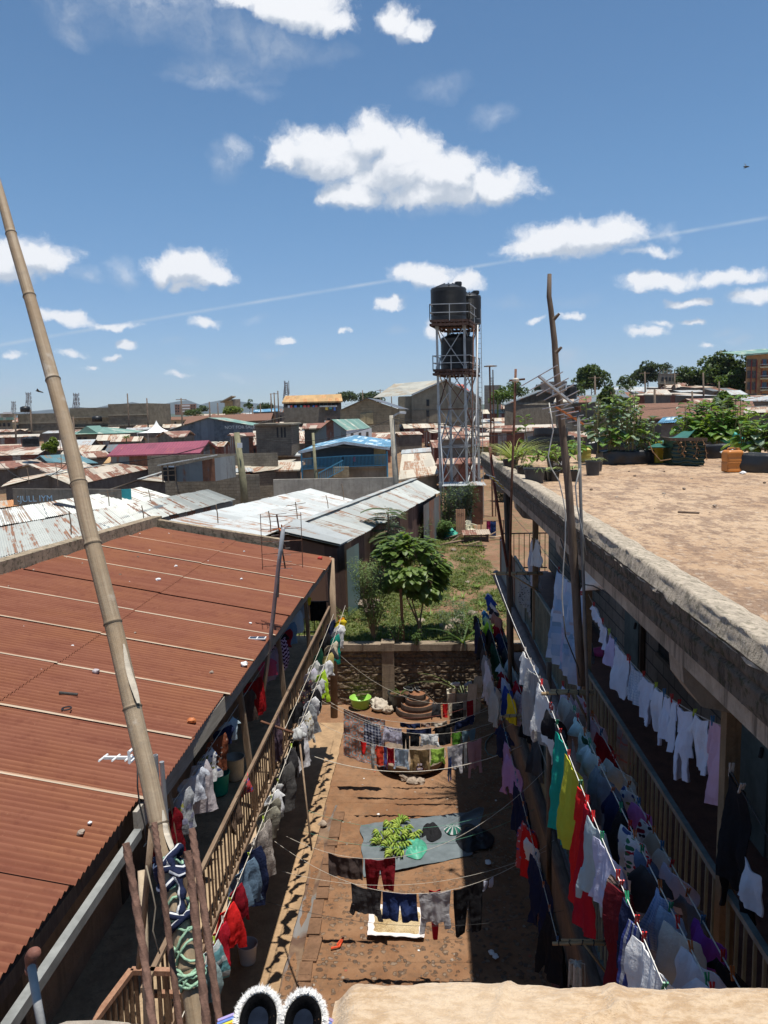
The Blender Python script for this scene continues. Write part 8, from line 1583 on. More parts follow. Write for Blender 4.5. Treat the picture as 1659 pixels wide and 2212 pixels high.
crumple('green_sack','crumpled sea green woven sack beside the banana pile','sack',(862,1816,924,1858),plain('green_woven',(.07,.33,.22),.5,.3,12,spec=.4),3,.16)
crumple('black_bag','crumpled black cloth bag lying on the grey tarpaulin','bag',(908,1786,953,1822),blk,5,.18); crumple('dark_green_shirt','dark green and white shirt crumpled on the tarpaulin','shirt',(958,1786,1000,1808),C((.02,.12,.09),'stripev',(.55,.55,.55),(.01,.03,.03),.1),7,.10)
crumple('black_sheet','black polythene heap at the shaded corner of the tarpaulin','sheet',(985,1788,1056,1848),plain('black_sheet',(.02,.022,.026),.4,.2,4),9,.14)
# cloth with drying grain
def quadpx(ps,fn_z,mat,name,label,cat,nu=30,nv=24,wobble=.03):
    P=[gp(*p) for p in ps]; mb=MB()
    def f(u,v): p=P[0].lerp(P[1],u).lerp(P[3].lerp(P[2],u),v); e=min(u,1-u,v,1-v); return V((p.x+wobble*mn.noise(V((v*4,u*2,1))),p.y+wobble*mn.noise(V((u*4,v,2))),fn_z(u,v,e)))
    mb.grid(f,nu,nv); mb.grid(lambda u,v:f(u,v)-V((0,0,.004)),12,12); return tag(mb.build(name,mat,smooth=True,recalc=False),label,cat)
quadpx(((800,1960),(920,1972),(916,2036),(794,2030)),lambda u,v,e:.05+.06*max(0,1-e/.09)*(.6+.5*mn.noise(V((u*7,v*7,3))))+.01*mn.noise(V((u*6,v*6,0))),plain('white_sheet_cloth',(.68,.62,.60),.85,.08,6),'grain_cloth','white cloth with turned up edges holding drying grain','cloth',44,30)
def grain():
    s=NT('drying_grain'); v=s.coord(); vo=s.n('ShaderNodeTexVoronoi'); s.l(v,vo.inputs['Vector']); vo.inputs['Scale'].default_value=70; a=s.mix(s.ramp(vo.outputs['Distance'],.2,.6),(.62,.47,.25),(.28,.19,.09)); a=s.mix(s.ramp(s.noise(v,3,4),.4,.65,0,.5),a,(.6,.5,.33)); s.bump(vo.outputs['Distance'],.8,.01); return s.fin(a,.85)
quadpx(((810,1966),(909,1976),(906,2024),(806,2019)),lambda u,v,e:.075+.01*mn.noise(V((u*8,v*8,0)))-.03*max(0,1-e/.06),grain(),'drying_grain','pale yellow grain spread to dry on the white cloth','grain',30,20)
COL.objects[-1]['kind']='stuff'
# basin, buckets, pots at the back
def basin(p,r,h,mat,label,name='basin',th=.012,taper=.75,handle=False,cat='basin'):
    t=thing(name,label,cat,p); MB().lathe(p,[(0,0),(r*taper,0),(r*(taper+.02),.01),(r*.98,h*.95),(r*1.05,h),(r*1.05,h+th),(r*.97,h+th*.5),(r*(taper-.02),.015),(0,.015)],40).build('bowl',mat,t,smooth=True)
    if handle: MB().tube([V(p)+V((r*1.02*cos(a),r*.25*sin(a)*0-.0,h*.95-r*.9*sin(a))) if False else V(p)+V((r*1.03*cos(a),-r*.5*sin(a)-.0,h*.96-r*.55*sin(a))) for a in [PI*i/12 for i in range(13)]],.004,5).build('handle',M['steel'],t)
    return t
gp2=lambda px,py,z: onz(px,py,z)
basin(gp(778,1533)+V((0,.15,.02)),.31,.30,plain('lime_plastic',(.26,.50,.08),.4,.06,3,spec=.5),'bright lime green round basin before the stone wall')
wp=onz(532,2088,.06); basin(wp+V((0,.12,0)),.155,.30,plain('greyish_white_plastic',(.46,.42,.42),.5,.08,4),'off white plastic bucket standing below the left balcony edge','bucket',handle=True,taper=.78,cat='bucket')
pot(gp(865,1535)+V((0,.2,0)),.36,.5,M['black'],'large black cut drum pot against the stone wall',taper=.85); MB_b=gp(862,1500); blade_plant('pot_weed','small spiky weed in the large black drum pot',gp(865,1535)+V((0,.2,.42)),.45,16,LFm,900,.03)
tiers(gp(902,1545)+V((0,.25,0)),[.62,.48,.35,.25],.17,'four tier round planter of red soil and metal bands',plain('dark_tin_band',(.10,.075,.06),.6,.3,6))
for i,(x,y,r,c) in enumerate([(822,1535,.24,(.50,.44,.36)),(815,1525,.18,(.55,.5,.42)),(838,1540,.16,(.42,.35,.27))]): sack(gp(x,y),r,C(c),['pale cloth sack of soil left of the black drum pot','white rimmed sack behind the pale soil sack','small tan sack touching the black drum pot'][i],40+i,h=.9)
def shoe(p,rot,mat,label,group=None,sole=M['white'],s=1.):
    t=thing('shoe',label,'shoe',p,group); Rm=Matrix.Rotation(rot,3,'Z'); 
    def f(u,v):
        y=(v-.5)*.28*s; w=.048*s*(1-.5*(abs(v-.42)*2)**3)*(1 if v<.55 else 1-.1*v); a=2*PI*u; hh=(.085 if v<.45 else .085-.06*(v-.45)/.55)*s; return V(p)+Rm@V((w*cos(a),y,.02+max(0,sin(a))*hh))
    MB().grid(f,16,14).build('upper',mat,t,smooth=True,recalc=False); MB().grid(lambda u,v:V(p)+Rm@V((.052*s*(1-.5*(abs(v-.42)*2)**3)*cos(2*PI*u),(v-.5)*.29*s,.012+.012*sin(2*PI*u))),14,12).build('sole',sole,t,smooth=True,recalc=False); return t
for i,(x,y) in enumerate([(889,1506),(902,1505),(880,1508)]): 
    q=gp(x,1540)+V((0,.25,.62)); shoe(q,.4*i,M['black'],'black white soled shoe drying on top of the tiered planter','shoes on the tiered planter')
for i,(x,y) in enumerate([(985,1490),(1012,1498)]): q=gp(x,1545); q.z=.78; shoe(q+V((0,.3,0)),1.2+i,plain('grey_canvas',(.4,.4,.42),.8),'grey canvas shoe propped on a stick by the old basin','grey shoes by the old basin')
for i,(x) in enumerate((985,1012)): q=gp(x,1545)+V((0,.3,0)); tag(MB().tube([q,q+V((.02,0,.78))],.02,6).build('stick',M['postwood']),'short upright stick holding up a grey shoe','stick','sticks under the grey shoes')
# old sink / basin on the right by the wall
q=gp(990,1535)+V((0,.2,0)); t=thing('old_basin','old cream ceramic basin by the stone wall with cane plant','basin',q); mm=plain('stained_ceramic',(.48,.42,.33),.5,.3,4); mb=MB(); mb.box(q+V((-.32,-.18,.0)),q+V((.32,-.12,.5))).box(q+V((-.32,.24,.0)),q+V((.32,.3,.5))).box(q+V((-.32,-.12,0)),q+V((-.26,.24,.5))).box(q+V((.26,-.12,0)),q+V((.32,.24,.5))); mb.build('shell',mm,t); MB().box(q+V((-.26,-.12,.1)),q+V((.26,.24,.38))).build('soil',plain('potting_soil',(.12,.06,.035),.95,.4,12),t)
# wooden leaning boards right of the planters
for i,(x,y) in enumerate([(1016,1560),(1028,1540)]): q=gp(x,y); tag(MB().beam(q,q+V((.1,.3,1.0)),.25,.03).build('board',M['palewood']),['pale board leaning by the right end of the stone wall','second pale board leaning behind the first one'][i],'board')
# half drum / boat shaped trough behind the long line, with stones at its foot
q=gp(890,1672)+V((0,.45,0)); t=thing('water_trough','low round cut tank trough propped on rough stones in yard','trough',q); mtr=plain('weathered_trough',(.20,.15,.11),.7,.4,5); MB().lathe(q,[(0,.02),(.6,.02),(.74,.12),(.82,.30),(.84,.30),(.84,.32),(.80,.32),(.72,.15),(.58,.06),(0,.06)],44).build('bowl',mtr,t,smooth=True)
rn=random.Random(17)
for i in range(9): o=gp(890,1690)+V((rn.uniform(-.22,.22),rn.uniform(-.08,.14),.09*rn.random()*(i>4))); tag(rock(o,rn.uniform(.07,.12),rn,mst).build('stone',mst),'reddish brown stone propping the round trough in yard','stone','stones propping the trough')
# hose coil, leaves, litter in the right shade
hp=[gp(x,y)+V((0,0,.03)) for x,y in ((1075,1580),(1062,1590),(1050,1605),(1048,1620),(1055,1632),(1068,1636),(1082,1632))]; tag(MB().tube(hp,.02,8).build('hose',plain('green_grey_hose',(.12,.15,.13),.5),smooth=True),'curved grey green hose lying in the shaded right of yard','hose')
rn=random.Random(18); lv=MB()
for i in range(900):
    x=rn.uniform(.75,1.8); y=rn.uniform(13.5,21.5); leaf(lv,V((x,y,.02+.02*rn.random())),rdir(rn,-.1,.3),V((0,0,1)),rn.uniform(.04,.1),.03,.3,.1,((0,0),(.5,.5),(1,0)))
tag(lv.build('dry_leaf_litter',leafm((.12,.08,.05),(.3,.24,.17),.05,.9),loc=(0,0,0),recalc=False),'dry leaf litter along the shaded right side of yard','leaf litter',kind='stuff')
# scattered stones on the yard floor
for i in range(150):
    x=rn.uniform(-2.0,1.6); y=rn.uniform(8.5,20.5); r=rn.uniform(.008,.032); 
    if -1.5<x<1.0 and 12.7<y<15: continue
    tag(rock((x,y,yz(x,y)-.004),r,rn,mst,.5).build('pebble',rn.choice([mst,mst,M['plank'],plain('brick_bit',(.35,.12,.07),.9),M['white']])),'small pebble or chip on the trodden yard floor','pebble','pebbles on the yard floor')
p=onz(697,1782,.03); tag(rock(p,.09,rn,mst).build('stone',mst),'pale broken block beside the drain at the left path','stone')
tag(MB().tube([gp(728,2045)+V((0,0,.03)),gp(735,2040)+V((0,0,.06)),gp(742,2030)+V((0,0,.04)),gp(733,2048)+V((0,0,.03)),gp(715,2052)+V((0,0,.03))],.018,6).build('orange_scrap',plain('orange_red_plastic',(.6,.08,.03),.5)),'twisted orange red plastic strip on the yard floor','scrap')
p=gp(1050,1712); 
for i,(x,y) in enumerate([(1062,2064),(1070,2072),(1054,1868)]): q=gp(x,y); tag(crumple('paper_scrap',['white paper scrap in the shaded near yard','second small paper scrap beside the first','little white scrap in shaded middle yard'][i],'paper',(x-6,y-6,x+6,y+6),M['white'],60+i,.03,6),None)
# pink slippers on upper right gallery, buckets on left gallery
for i in range(2):
    q=onz(1284+i*12,1415-4*i,4.22); shoe(q,.9+.2*i,plain('pink_rubber',(.5,.05,.16),.5),'pink rubber clog on the floor of upper right gallery','pink clogs on the gallery floor',plain('pink_rubber',(.5,.05,.16),.5),1.3)
basin(onz(472,1712,3.16),.17,.30,plain('teal_plastic',(.01,.30,.24),.4),'teal plastic bucket on the left gallery floor','bucket',cat='bucket',taper=.8); basin(onz(508,1680,3.16),.15,.33,plain('cream_bucket',(.5,.46,.38),.5),'cream paint bucket on the left gallery floor','bucket',cat='bucket',taper=.85)
basin(onz(1107,1506,1.95)+V((.2,0,0)),.3,.42,M['black'],'black round tub on the lower right gallery','tub',cat='tub'); jerry(V((2.5,17.2,1.93)),.26,.22,.4,jmat((.55,.42,.03)),'yellow jerrycan on the lower right gallery floor',.2)
jerry(V((2.5,18.0,1.93)),.26,.22,.4,jmat((.5,.2,.03)),'orange jerrycan farther back on the lower right gallery',.1)
# ------------------------------------------------------------------ foreground: our own parapet, blanket, slippers, rebar, bamboo
PZ=7.28
m_rub=concrete('broken_concrete',(.40,.34,.27),.5,0,3)
e=onz(1000,2153,PZ); YE=e.y
t=thing('near_parapet','broken concrete parapet of the photographer side building','parapet',(0,YE-.3,6.2)); MB().box((-.42,YE-.42,4.2),(3.0,YE-.06,PZ-.05)).build('wall',m_rub,t)
mb=MB(); 
def stub(u,v):
    a=2*PI*u; c=V((-.78,YE-.05,0)); n=1+.25*mn.noise(V((cos(a)*2,sin(a)*2,v*3))); return V((c.x+.30*cos(a)*n,c.y-.12+.17*sin(a)*n,4.5+(PZ-.10-4.5)*v+.06*mn.noise(V((cos(a)*3,sin(a)*3,0)))))
mb.grid(stub,24,10); mb.grid(lambda u,v:V((-.78,YE-.17,PZ-.06)).lerp(stub(u,1),v)+V((0,0,.05*mn.noise(V((u*9,v*6,2))))),24,8); mb.build('broken_column',m_rub,t,smooth=False,recalc=False)
# blanket
bx0=onz(718,2153,PZ).x; bx1=3.1
def blanket(u,v):
    x=bx0+(bx1-bx0)*u; 
    edge=YE+.008*mn.noise(V((x*5,0,0)))+.003*sin(x*9); 
    if v<.62: f=v/.62; y=edge-.62*(1-f); z=PZ-.0+.012*f-.02*(1-f)**4; y0=y; z0=z
    else: f=(v-.62)/.38; a=f*PI/2*1.02; y0=edge+.07*sin(a)-.0; z0=PZ+.012-.07*(1-cos(a))-max(0,f-.6)*1.6
    z0+=.004*mn.noise(V((x*3,y0*4,0)))+.005*mn.noise(V((x*22,y0*22,0)))+.0022*mn.noise(V((x*90,y0*90,0)))
    for (cx,cy,an,w,h) in ((.22,YE-.13,.42,.008,.016),(.40,YE-.1,1.45,.02,.014),(.12,YE-.11,1.2,.012,.010),(1.3,YE-.1,-.05,.05,.004)):
        d=(x-cx)*sin(an)-(y0-cy)*cos(an); al=(x-cx)*cos(an)+(y0-cy)*sin(an); z0+=h*math.exp(-(d/w)**2)*math.exp(-(al/.28)**4)
    z0-=.05*math.exp(-((x-(bx0+.0))/.03)**2)
    return V((x,y0,z0))
def fleece():
    s=NT('beige_fleece'); v=s.coord(); f=s.noise(v,3,4); g=s.noise(s.coord(scale=(1,2.2,1)),26,6,.7); h=s.noise(v,160,3,.7); a=s.mix(s.ramp(g,.38,.62),(.47,.31,.17),(.64,.47,.30)); a=s.mix(s.ramp(f,.4,.65,0,.35),a,(.68,.54,.38)); s.bump(s.math('ADD',g,s.math('MULTIPLY',h,.7)),.8,.012); s.p.inputs['Sheen Weight'].default_value=.25; return s.fin(a,.95,0,.1)
mb=MB(); mb.grid(blanket,420,110); mb.grid(lambda u,v:blanket(0,u*.62/.62 if False else u)+V((0,0,-.03*v)),60,2); tag(mb.build('blanket',fleece(),smooth=True,recalc=False),'thick beige fleece blanket draped over the near parapet','blanket')
# slippers with fluffy white rims, sole side up
def slipper(cx,cy,label,rot):
    c=atd(cx,cy,1.72); t=thing('fluffy_slipper',label,'slipper',c); n=(V((0,0,H))-c).normalized(); n=(n+V((0,0,.9))).normalized(); r=V((1,rot,0)); r=(r-n*r.dot(n)).normalized(); u=n.cross(r); 
    def out(a,k=1.): # rounded toe outline, open downwards
        return (r*(.042*k*cos(a))+u*(.055*k*sin(a) if sin(a)>0 else .18*k*sin(a)))
    MB().grid(lambda a,v:c+out(2*PI*a,.62*v)+n*(.006),40,6).build('insole',plain('navy_insole',(.008,.012,.022),.9,.3,20,spec=.04),t,recalc=False)
    MB().grid(lambda a,v:c+out(2*PI*a,.52+.49*v)+n*(.006+.024*sin(PI*v)+.005*mn.noise(V((a*60,v*9,0)))),90,8).build('fur_lining',plain('black_fur',(.007,.007,.008),1.,.3,60,spec=.03,bump=.9),t,smooth=True,recalc=False)
    base=MB().grid(lambda a,v:c+out(2*PI*a,.98+.14*sin(PI*v))+n*(.012-.05*v),60,6).build('upper',plain('white_plush',(.72,.70,.66),.95),t,smooth=True,recalc=False)
    fur=MB(); rn=random.Random(int(cx)); 
    for i in range(5200):
        a=rn.uniform(-.25,PI+.25) if rn.random()<.85 else rn.uniform(0,6.28); k=rn.uniform(1.0,1.16); p=c+out(a,k)+n*rn.uniform(-.03,.018); d=(out(a,1).normalized()+rdir(rn)*.6+n*.3).normalized(); L=rn.uniform(.005,.012); s=d.cross(n).normalized()*.0011; fur.add([p-s,p+s,p+d*L+rdir(rn)*.003],[[0,1,2]])
    f_=fur.build('fur_rim',plain('white_fur',(.80,.78,.74),.9,.05),t,recalc=False); f_['kind']='stuff'
    return t,c,r,u,n
s1=slipper(558,2207,'left fluffy slipper with black lining and white fur rim',.05); s2=slipper(655,2212,'right fluffy slipper with black lining and white fur rim',-.02)
def rainbow(t,c,r,u,n,sg,par):
    for k,cc in enumerate(((.5,.03,.02),(.65,.25,.02),(.65,.55,.05),(.12,.2,.5),(.35,.28,.5))):
        o=c+r*sg*.056+u*(-.012+.007*k); MB().beam(o-n*.005,o+r*sg*.035-n*.01-u*.012,.007,.004).build('rainbow_stripe',plain('stripe',cc,.7),t)
rainbow(*s1[:1],*s1[1:],1,None); rainbow(*s2[:1],*s2[1:],1,None); rainbow(*s1[:1],*s1[1:],-1,None)
# rebar
def rebar(label,pts,deps,r):
    P=[atd(x,y,d) for (x,y),d in zip(pts,deps)]; Ls=[]; n=60; path=[]
    def at_(f):
        k=f*(len(P)-1); i=min(len(P)-2,int(k)); return P[i].lerp(P[i+1],k-i)
    ax=(P[-1]-P[0]).normalized(); e=ax.cross(V((1,0,0))).normalized(); e2=ax.cross(e); tot=(P[-1]-P[0]).length; mb=MB(); m=20; vs=[]; N=220; fs=[]
    for i in range(N+1):
        f=i/N; c=at_(f); tw=f*tot/.19*2*PI
        for k in range(m):
            a=2*PI*k/m; q=a+tw; rr=r*.92/max(abs(cos(q)),abs(sin(q)))**.75; vs.append(c+(e*cos(a)+e2*sin(a))*rr)
    for i in range(N):
        for k in range(m): fs.append([i*m+k,i*m+(k+1)%m,(i+1)*m+(k+1)%m,(i+1)*m+k])
    fs.append([k for k in range(m)][::-1]); fs.append([N*m+k for k in range(m)]); mb.add(vs,fs); return tag(mb.build('rebar',plain('rusty_rebar',(.155,.085,.06),.8,.35,40,bump=.3),smooth=True),label,'rebar')
rebar('leftmost twisted rusty rebar in front of the dark wall',((272,1822),(290,1925),(312,2070),(332,2230)),(1.95,1.92,1.85,1.75),.0095)
rebar('short topped twisted rebar just right of the bamboo foot',((405,1838),(415,1920),(432,2080),(450,2240)),(1.9,1.88,1.82,1.75),.0095)
rebar('rightmost twisted rebar crossing behind the others',((414,1790),(425,1860),(450,2030),(478,2240)),(2.05,2.0,1.92,1.82),.0092)
rebar('twisted rebar hidden behind the bamboo pole',((333,1776),(342,1840),(362,2000),(392,2240)),(2.5,2.45,2.4,2.3),.0095)
for k in range(2): pass
# bamboo pole
bp=[(437,2290),(418,2150),(390,2000),(368,1890),(345,1790),(322,1680),(295,1570),(273,1470),(250,1370),(214,1230),(186,1120),(165,1020),(140,915),(113,815),(85,715),(55,610),(28,520),(4,430),(-20,350)]
bd=[2.35+.055*i for i in range(len(bp))]; P=[atd(x,y,d) for (x,y),d in zip(bp,bd)]; wpx=[47,45,43,41,40,39,38,38,37,35,34,33,31,29,27,24,22,19,17]
dense=[];rad=[]
nodes_y=[2085,1782,1530,1345,1175,1045,820,640,505]
def pyat(f):
    k=f*(len(bp)-1); i=min(len(bp)-2,int(k)); return bp[i][1]+(bp[i+1][1]-bp[i][1])*(k-i)
for i in range(521):
    f=i/520; k=f*(len(P)-1); j=min(len(P)-2,int(k)); dense.append(P[j].lerp(P[j+1],k-j)); w=wpx[j]+(wpx[j+1]-wpx[j])*(k-j); d=bd[j]+(bd[j+1]-bd[j])*(k-j); y=pyat(f); m=1.
    for ny in nodes_y:
        q=(y-ny)/4.; m+=.085*math.exp(-q*q)-.05*math.exp(-((y-ny+5)/2.2)**2)
    rad.append(w*d/F/2*m)
# smooth the axis a little
for _ in range(30): dense=[dense[0]]+[(dense[i-1]+dense[i]*2+dense[i+1])/4 for i in range(1,len(dense)-1)]+[dense[-1]]
def bamboo_mat():
    s=NT('weathered_bamboo'); v=s.coord(); uv=s.n('ShaderNodeUVMap'); mp=s.n('ShaderNodeMapping'); s.l(uv.outputs[0],mp.inputs[0]); mp.inputs['Scale'].default_value=(14,1.2,1); st=s.noise(mp.outputs[0],1.5,6,.65); f=s.noise(v,4,6,.65); g=s.noise(v,22,5,.7)
    a=s.mix(s.ramp(st,.3,.7),(.25,.18,.115),(.37,.29,.195)); a=s.mix(s.ramp(f,.4,.65,0,.65),a,(.27,.185,.105)); a=s.mix(s.ramp(g,.52,.7,0,.45),a,(.19,.15,.11)); a=s.mix(s.ramp(s.noise(v,9,4),.6,.7,0,.4),a,(.52,.47,.4)); s.bump(s.math('ADD',st,g),.35,.008); return s.fin(a,.6)
t=thing('bamboo_pole','tall leaning weathered bamboo pole in the left foreground','pole',P[0]); MB().tube(dense,rad,28).build('culm',bamboo_mat(),t,smooth=True)
for ny in nodes_y:
    i=min(range(521),key=lambda i:abs(pyat(i/520)-ny)); d=(dense[min(520,i+3)]-dense[max(0,i-3)]).normalized(); MB().tube([dense[i]-d*.004,dense[i],dense[i]+d*.003],[rad[i]*1.0,rad[i]*1.035,rad[i]*.99],28,closed=False).build('node_ring',plain('dark_node',(.10,.075,.05),.8,.3,20),t,smooth=True)
# peeled flap of sheath
def bi(y): return min(range(521),key=lambda i:abs(pyat(i/520)-y))
for (y0,y1,sd) in ((1520,1390,.9),(1850,1752,1.05)):
    i0,i1=bi(y0),bi(y1); mb=MB(); cam_=V((0,0,H))
    def fl(u,v):
        i=int(i0+(i1-i0)*v); c=dense[i]; n=(cam_-c).normalized(); r=n.cross(V((0,0,-1))).normalized()
        r=RT; a=(u-.5)*.9*(.3+sin(PI*min(1,v*.93+.05)))*.8+.75*sd; off=1.03+.28*max(0,1-v*2.2)+.06*sin(7*v)
        return c+(r*sin(a)+n*cos(a))*rad[i]*off
    mb.grid(fl,8,30); mb.grid(lambda u,v:fl(u,v)+(dense[i0]-cam_).normalized()*.0015,8,30); mb.build('peeling_sheath',plain('pale_sheath',(.52,.45,.35),.8,.2,14),t,smooth=True,recalc=False)
# bindings: navy rag with white stripes and green twine
def wrap(name,label,y0,y1,turns,r,mat,seed,cat,lift=1.0,wild=.3):
    rn=random.Random(seed); pts=[]; n=turns*18; i0,i1=bi(y0),bi(y1); cam_=V((0,0,H))
    for k in range(n+1):
        f=k/n; i=int(i0+(i1-i0)*(f+wild*.12*sin(f*turns*2.1+seed))); i=max(0,min(520,i)); c=dense[i]+RT*.006; d=(dense[min(520,i+4)]-dense[max(0,i-4)]).normalized(); e=d.cross(V((0,1,0))).normalized(); e2=d.cross(e); a=2*PI*turns*f; rr=rad[i]*lift+r*.8+.004*rn.random()
        pts.append(c+(e*cos(a)+e2*sin(a))*rr+d*wild*.03*sin(a*1.5+seed))
    return tag(MB().tube(pts,r,7).build(name,mat,smooth=True,recalc=False),label,cat)
grt=plain('green_twine',(.30,.48,.33),.8,.3,60,bump=.5); nvr=C((.012,.016,.04),'rag',(.6,.6,.6),trans=.02)
wrap('green_twine','frayed green twine bound below the navy rag on bamboo',2130,1990,7,.0042,grt,1,'twine',1.12,.9); wrap('green_twine','green twine loops between the two navy rag knots',1985,1850,4,.0042,grt,2,'twine',1.1,.8); wrap('green_twine','single diagonal loops of green twine at bamboo foot',2120,2080,3,.005,grt,8,'twine',1.15,.4)
wrap('navy_rag','navy white striped rag knotted round the bamboo, upper',1905,1845,3,.013,nvr,3,'rag',1.02,.5); wrap('navy_rag','navy white striped rag knotted round the bamboo, lower',1992,1960,2,.012,nvr,4,'rag',1.02,.5)
i0,i1=bi(1850),bi(1980); cam_=V((0,0,H)); pts=[]
for k in range(24): i=int(i0+(i1-i0)*k/23); c=dense[i]; n=(cam_-c).normalized(); pts.append(c+n*(rad[i]+.012)+RT*(rad[i]*(.1+.75*sin(PI*k/23))))
tag(MB().tube(pts,[.012+.004*sin(k) for k in range(24)],8).build('navy_rag',nvr,smooth=True),'twisted strip of navy striped rag linking the two knots','rag')
q=atd(395,1888,2.35); tag(MB().tube([atd(372,1880,2.3),atd(392,1890,2.28),atd(404,1884,2.27)],[.014,.011,.007],8).build('navy_rag',nvr,smooth=True),'loose end of navy striped rag pointing right','rag')
# grey pipe with rusty elbow, bottom left
t=thing('grey_pipe','grey pipe with rusty elbow at the bottom left corner','pipe',atd(90,2240,1.9)); MB().tube([atd(98,2260,1.85),atd(78,2150,1.9),atd(66,2078,1.93)],.0105,14).build('pipe',plain('chalky_pipe',(.32,.32,.31),.8,.2,9),t,smooth=True)
a,b,c=atd(67,2090,1.93),atd(66,2068,1.93),atd(76,2058,1.86); MB().tube([a,b,(b+c)/2+V((0,0,.004)),c],[.0125,.0145,.0145,.0135],14,closed=True).build('elbow',plain('rusty_fitting',(.20,.085,.06),.7,.3,40),t,smooth=True); MB().tube([a-V((0,0,.012)),a],.0148,14).build('collar',plain('rusty_fitting',(.20,.085,.06),.7,.3,40),t,smooth=True)
# thin bamboo with nodes and dark stick behind the rebars
t=ptube('thin_bamboo','thin bamboo stick rising from the near landing railing','pole',[atd(318,2212,4.6),atd(312,2000,4.7),atd(305,1880,4.8)],.022,M['palewood']); ptube('dark_stick','thin brown stick leaning to the near red roof corner','stick',[atd(300,2090,4.4),atd(318,1900,4.3),atd(328,1790,4.2)],.017,M['postwood'])
cable('thin black wire hanging from white antenna along the bamboo',[atd(x,y,3.9) for x,y in ((297,1650),(297,1700),(302,1740),(312,1780),(316,1820))],.004,M['wire'])
cable('thin loose wire looping between bamboo and rebar',[atd(x,y,3.0) for x,y in ((316,1870),(330,1930),(336,1960),(330,2010),(345,2060))],.003,plain('tan_wire',(.3,.25,.18),.8))
# ------------------------------------------------------------------ small life: child on the blue veranda, insect in the air
def person(label,base,h,shirt,legs,skin=(.08,.04,.025)):
    t=thing('person',label,'person',base); me=bpy.data.meshes.new('body'); s=h/1.0; b=V(base)-V(base)
    J=[(0,0,.50),(0,0,.62),(0,0,.76),(0,0,.84),(0,-.01,.92),(-.06,0,.47),(-.065,-.01,.26),(-.065,0,.03),(.06,0,.47),(.065,-.01,.26),(.065,0,.03),(-.11,0,.78),(-.15,-.02,.64),(-.13,-.10,.54),(.11,0,.78),(.15,-.02,.64),(.13,-.10,.54),(-.065,-.05,.01),(.065,-.05,.01)]
    E=[(0,1),(1,2),(2,3),(3,4),(0,5),(5,6),(6,7),(0,8),(8,9),(9,10),(2,11),(11,12),(12,13),(2,14),(14,15),(15,16),(7,17),(10,18)]; Rr=[.085,.08,.085,.035,.07,.06,.042,.028,.06,.042,.028,.035,.028,.022,.035,.028,.022,.025,.025]
    me.from_pydata([(x*s,y*s,z*s) for x,y,z in J],E,[]); o=bpy.data.objects.new('body',me); COL.objects.link(o); m=o.modifiers.new('skin','SKIN'); 
    for v,r in zip(me.skin_vertices[0].data,Rr): v.radius=(r*s,r*s*.85)
    me.skin_vertices[0].data[0].use_root=True; o.modifiers.new('sub','SUBSURF').levels=1; me.materials.append(plain('dark_skin',skin,.6,.1)); o.parent=t; o.location=(0,0,0)
    mb=MB(); c=V(base); mb.lathe(c,[(.105*s,.40*s),(.10*s,.55*s),(.105*s,.70*s),(.11*s,.78*s),(.05*s,.83*s)],16,sy=.8); mb.build('dress',cloth(shirt),t,smooth=True)
    MB().lathe(c+V((0,.008*s,0)),[(.06*s,.90*s),(.072*s,.95*s),(.05*s,.99*s),(0,1.0*s)],14).build('hair',plain('black_hair',(.01,.01,.01),.9),t,smooth=True)
p=ony(766,1007,57.9); person('child in a pink red dress standing at the light blue veranda railing',V((p.x,57.9,p.z)),.86,(.62,.05,.12),(.1,.1,.1))
p=atd(1611,360,1.6); t=thing('flying_insect','small dark blurred fly in the air at upper right','insect',p); mi_=plain('fly_body',(.02,.022,.02),.4)
MB().tube([p+RT*x*.001+UP*y*.001 for x,y in ((-5,.2),(-3,0),(-.5,-.3),(2,-.2),(4.5,0),(6,.3))],[.0006,.0014,.0019,.0018,.0013,.0005],10).build('body',mi_,t,smooth=True)
MB().tube([p+RT*.0055,p+RT*.0072],[.0011,.0009],8).build('head',plain('fly_eye',(.05,.06,.05),.3),t,smooth=True)
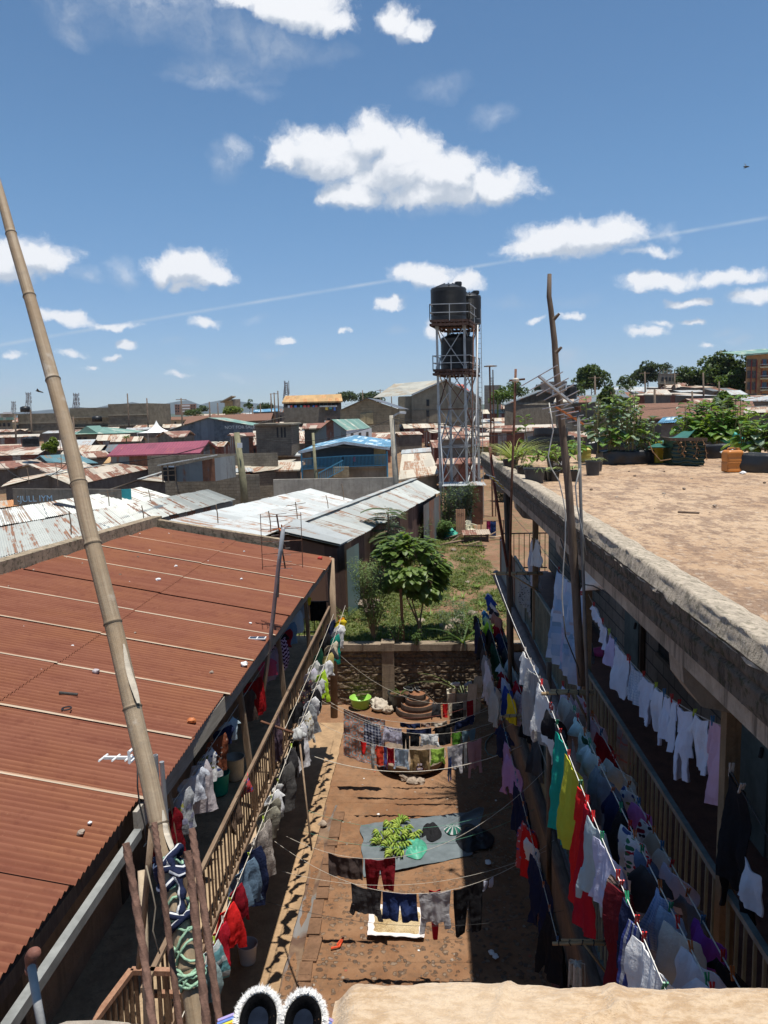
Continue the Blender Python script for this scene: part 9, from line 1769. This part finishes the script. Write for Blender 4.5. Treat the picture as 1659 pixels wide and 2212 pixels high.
for sg in (1,-1):
    w=MB(); o=p+RT*.001+UP*.001*sg; tip=p-RT*.003*(1 if sg>0 else 1.8)+UP*(.0075 if sg>0 else -.005); side=RT*.0022
    w.grid(lambda u,v:o.lerp(tip,u)+side*(v-.5)*sin(PI*min(1,u*.9+.1))*1.2+FW*.0002*u,6,3); w.build('wing',plain('fly_wing',(.25,.28,.3),.2),t,smooth=True)
for k in range(3): 
    for sg in (1,-1): MB().tube([p+RT*(.001*k-.001)-UP*.001,p+RT*(.001*k-.002)-UP*.003+FW*.001*sg],.00015,4).build('leg',mi_,t)
p=ony(84,895-30+676-740+ -0,100) if False else ony(84,845,90); 
p=ony(83,845,90); t=thing('bird','tiny dark bird gliding above the settlement at far left','bird',p)
MB().tube([p+V((-.35,0,.05)),p,p+V((.4,.1,-.12)),p+V((.55,.1,-.2))],[.02,.1,.07,.02],8).build('body',mi_,t,smooth=True)
for sg in (1,-1): MB().add([p+V((-.1,0,0)),p+V((.15,0,0)),p+V((.25*sg-.05,-.6*sg,.35*sg*.6+.1)),p+V((-.1,-.3*sg,.12))],[[0,1,2,3]]).add([p+V((-.1,0,-.02)),p+V((.15,0,-.02)),p+V((.25*sg-.05,-.6*sg,.35*sg*.6+.08)),p+V((-.1,-.3*sg,.10))],[[0,1,2,3]]).build('wing',mi_,t)
# ------------------------------------------------------------------ haze: one closed box of even thin air round everything
HAZE=1
if HAZE:
    mb=MB(); mb.box((-14800,-150,-70),(14800,13500,700)); s,tt=mk('thin_air'); o=tt.nodes.new('ShaderNodeOutputMaterial'); pv=tt.nodes.new('ShaderNodeVolumePrincipled'); pv.inputs['Color'].default_value=(.78,.86,1,1); pv.inputs['Density'].default_value=.000045; pv.inputs['Anisotropy'].default_value=0; tt.links.new(pv.outputs[0],o.inputs[1])
    hz_=tag(mb.build('haze',s,loc=(0,0,0)),'thin blue haze over the far hills','haze',kind='stuff'); s.cycles.homogeneous_volume=True if hasattr(s.cycles,'homogeneous_volume') else None
for o in COL.objects:
    if '_o' in o.keys(): del o['_o']
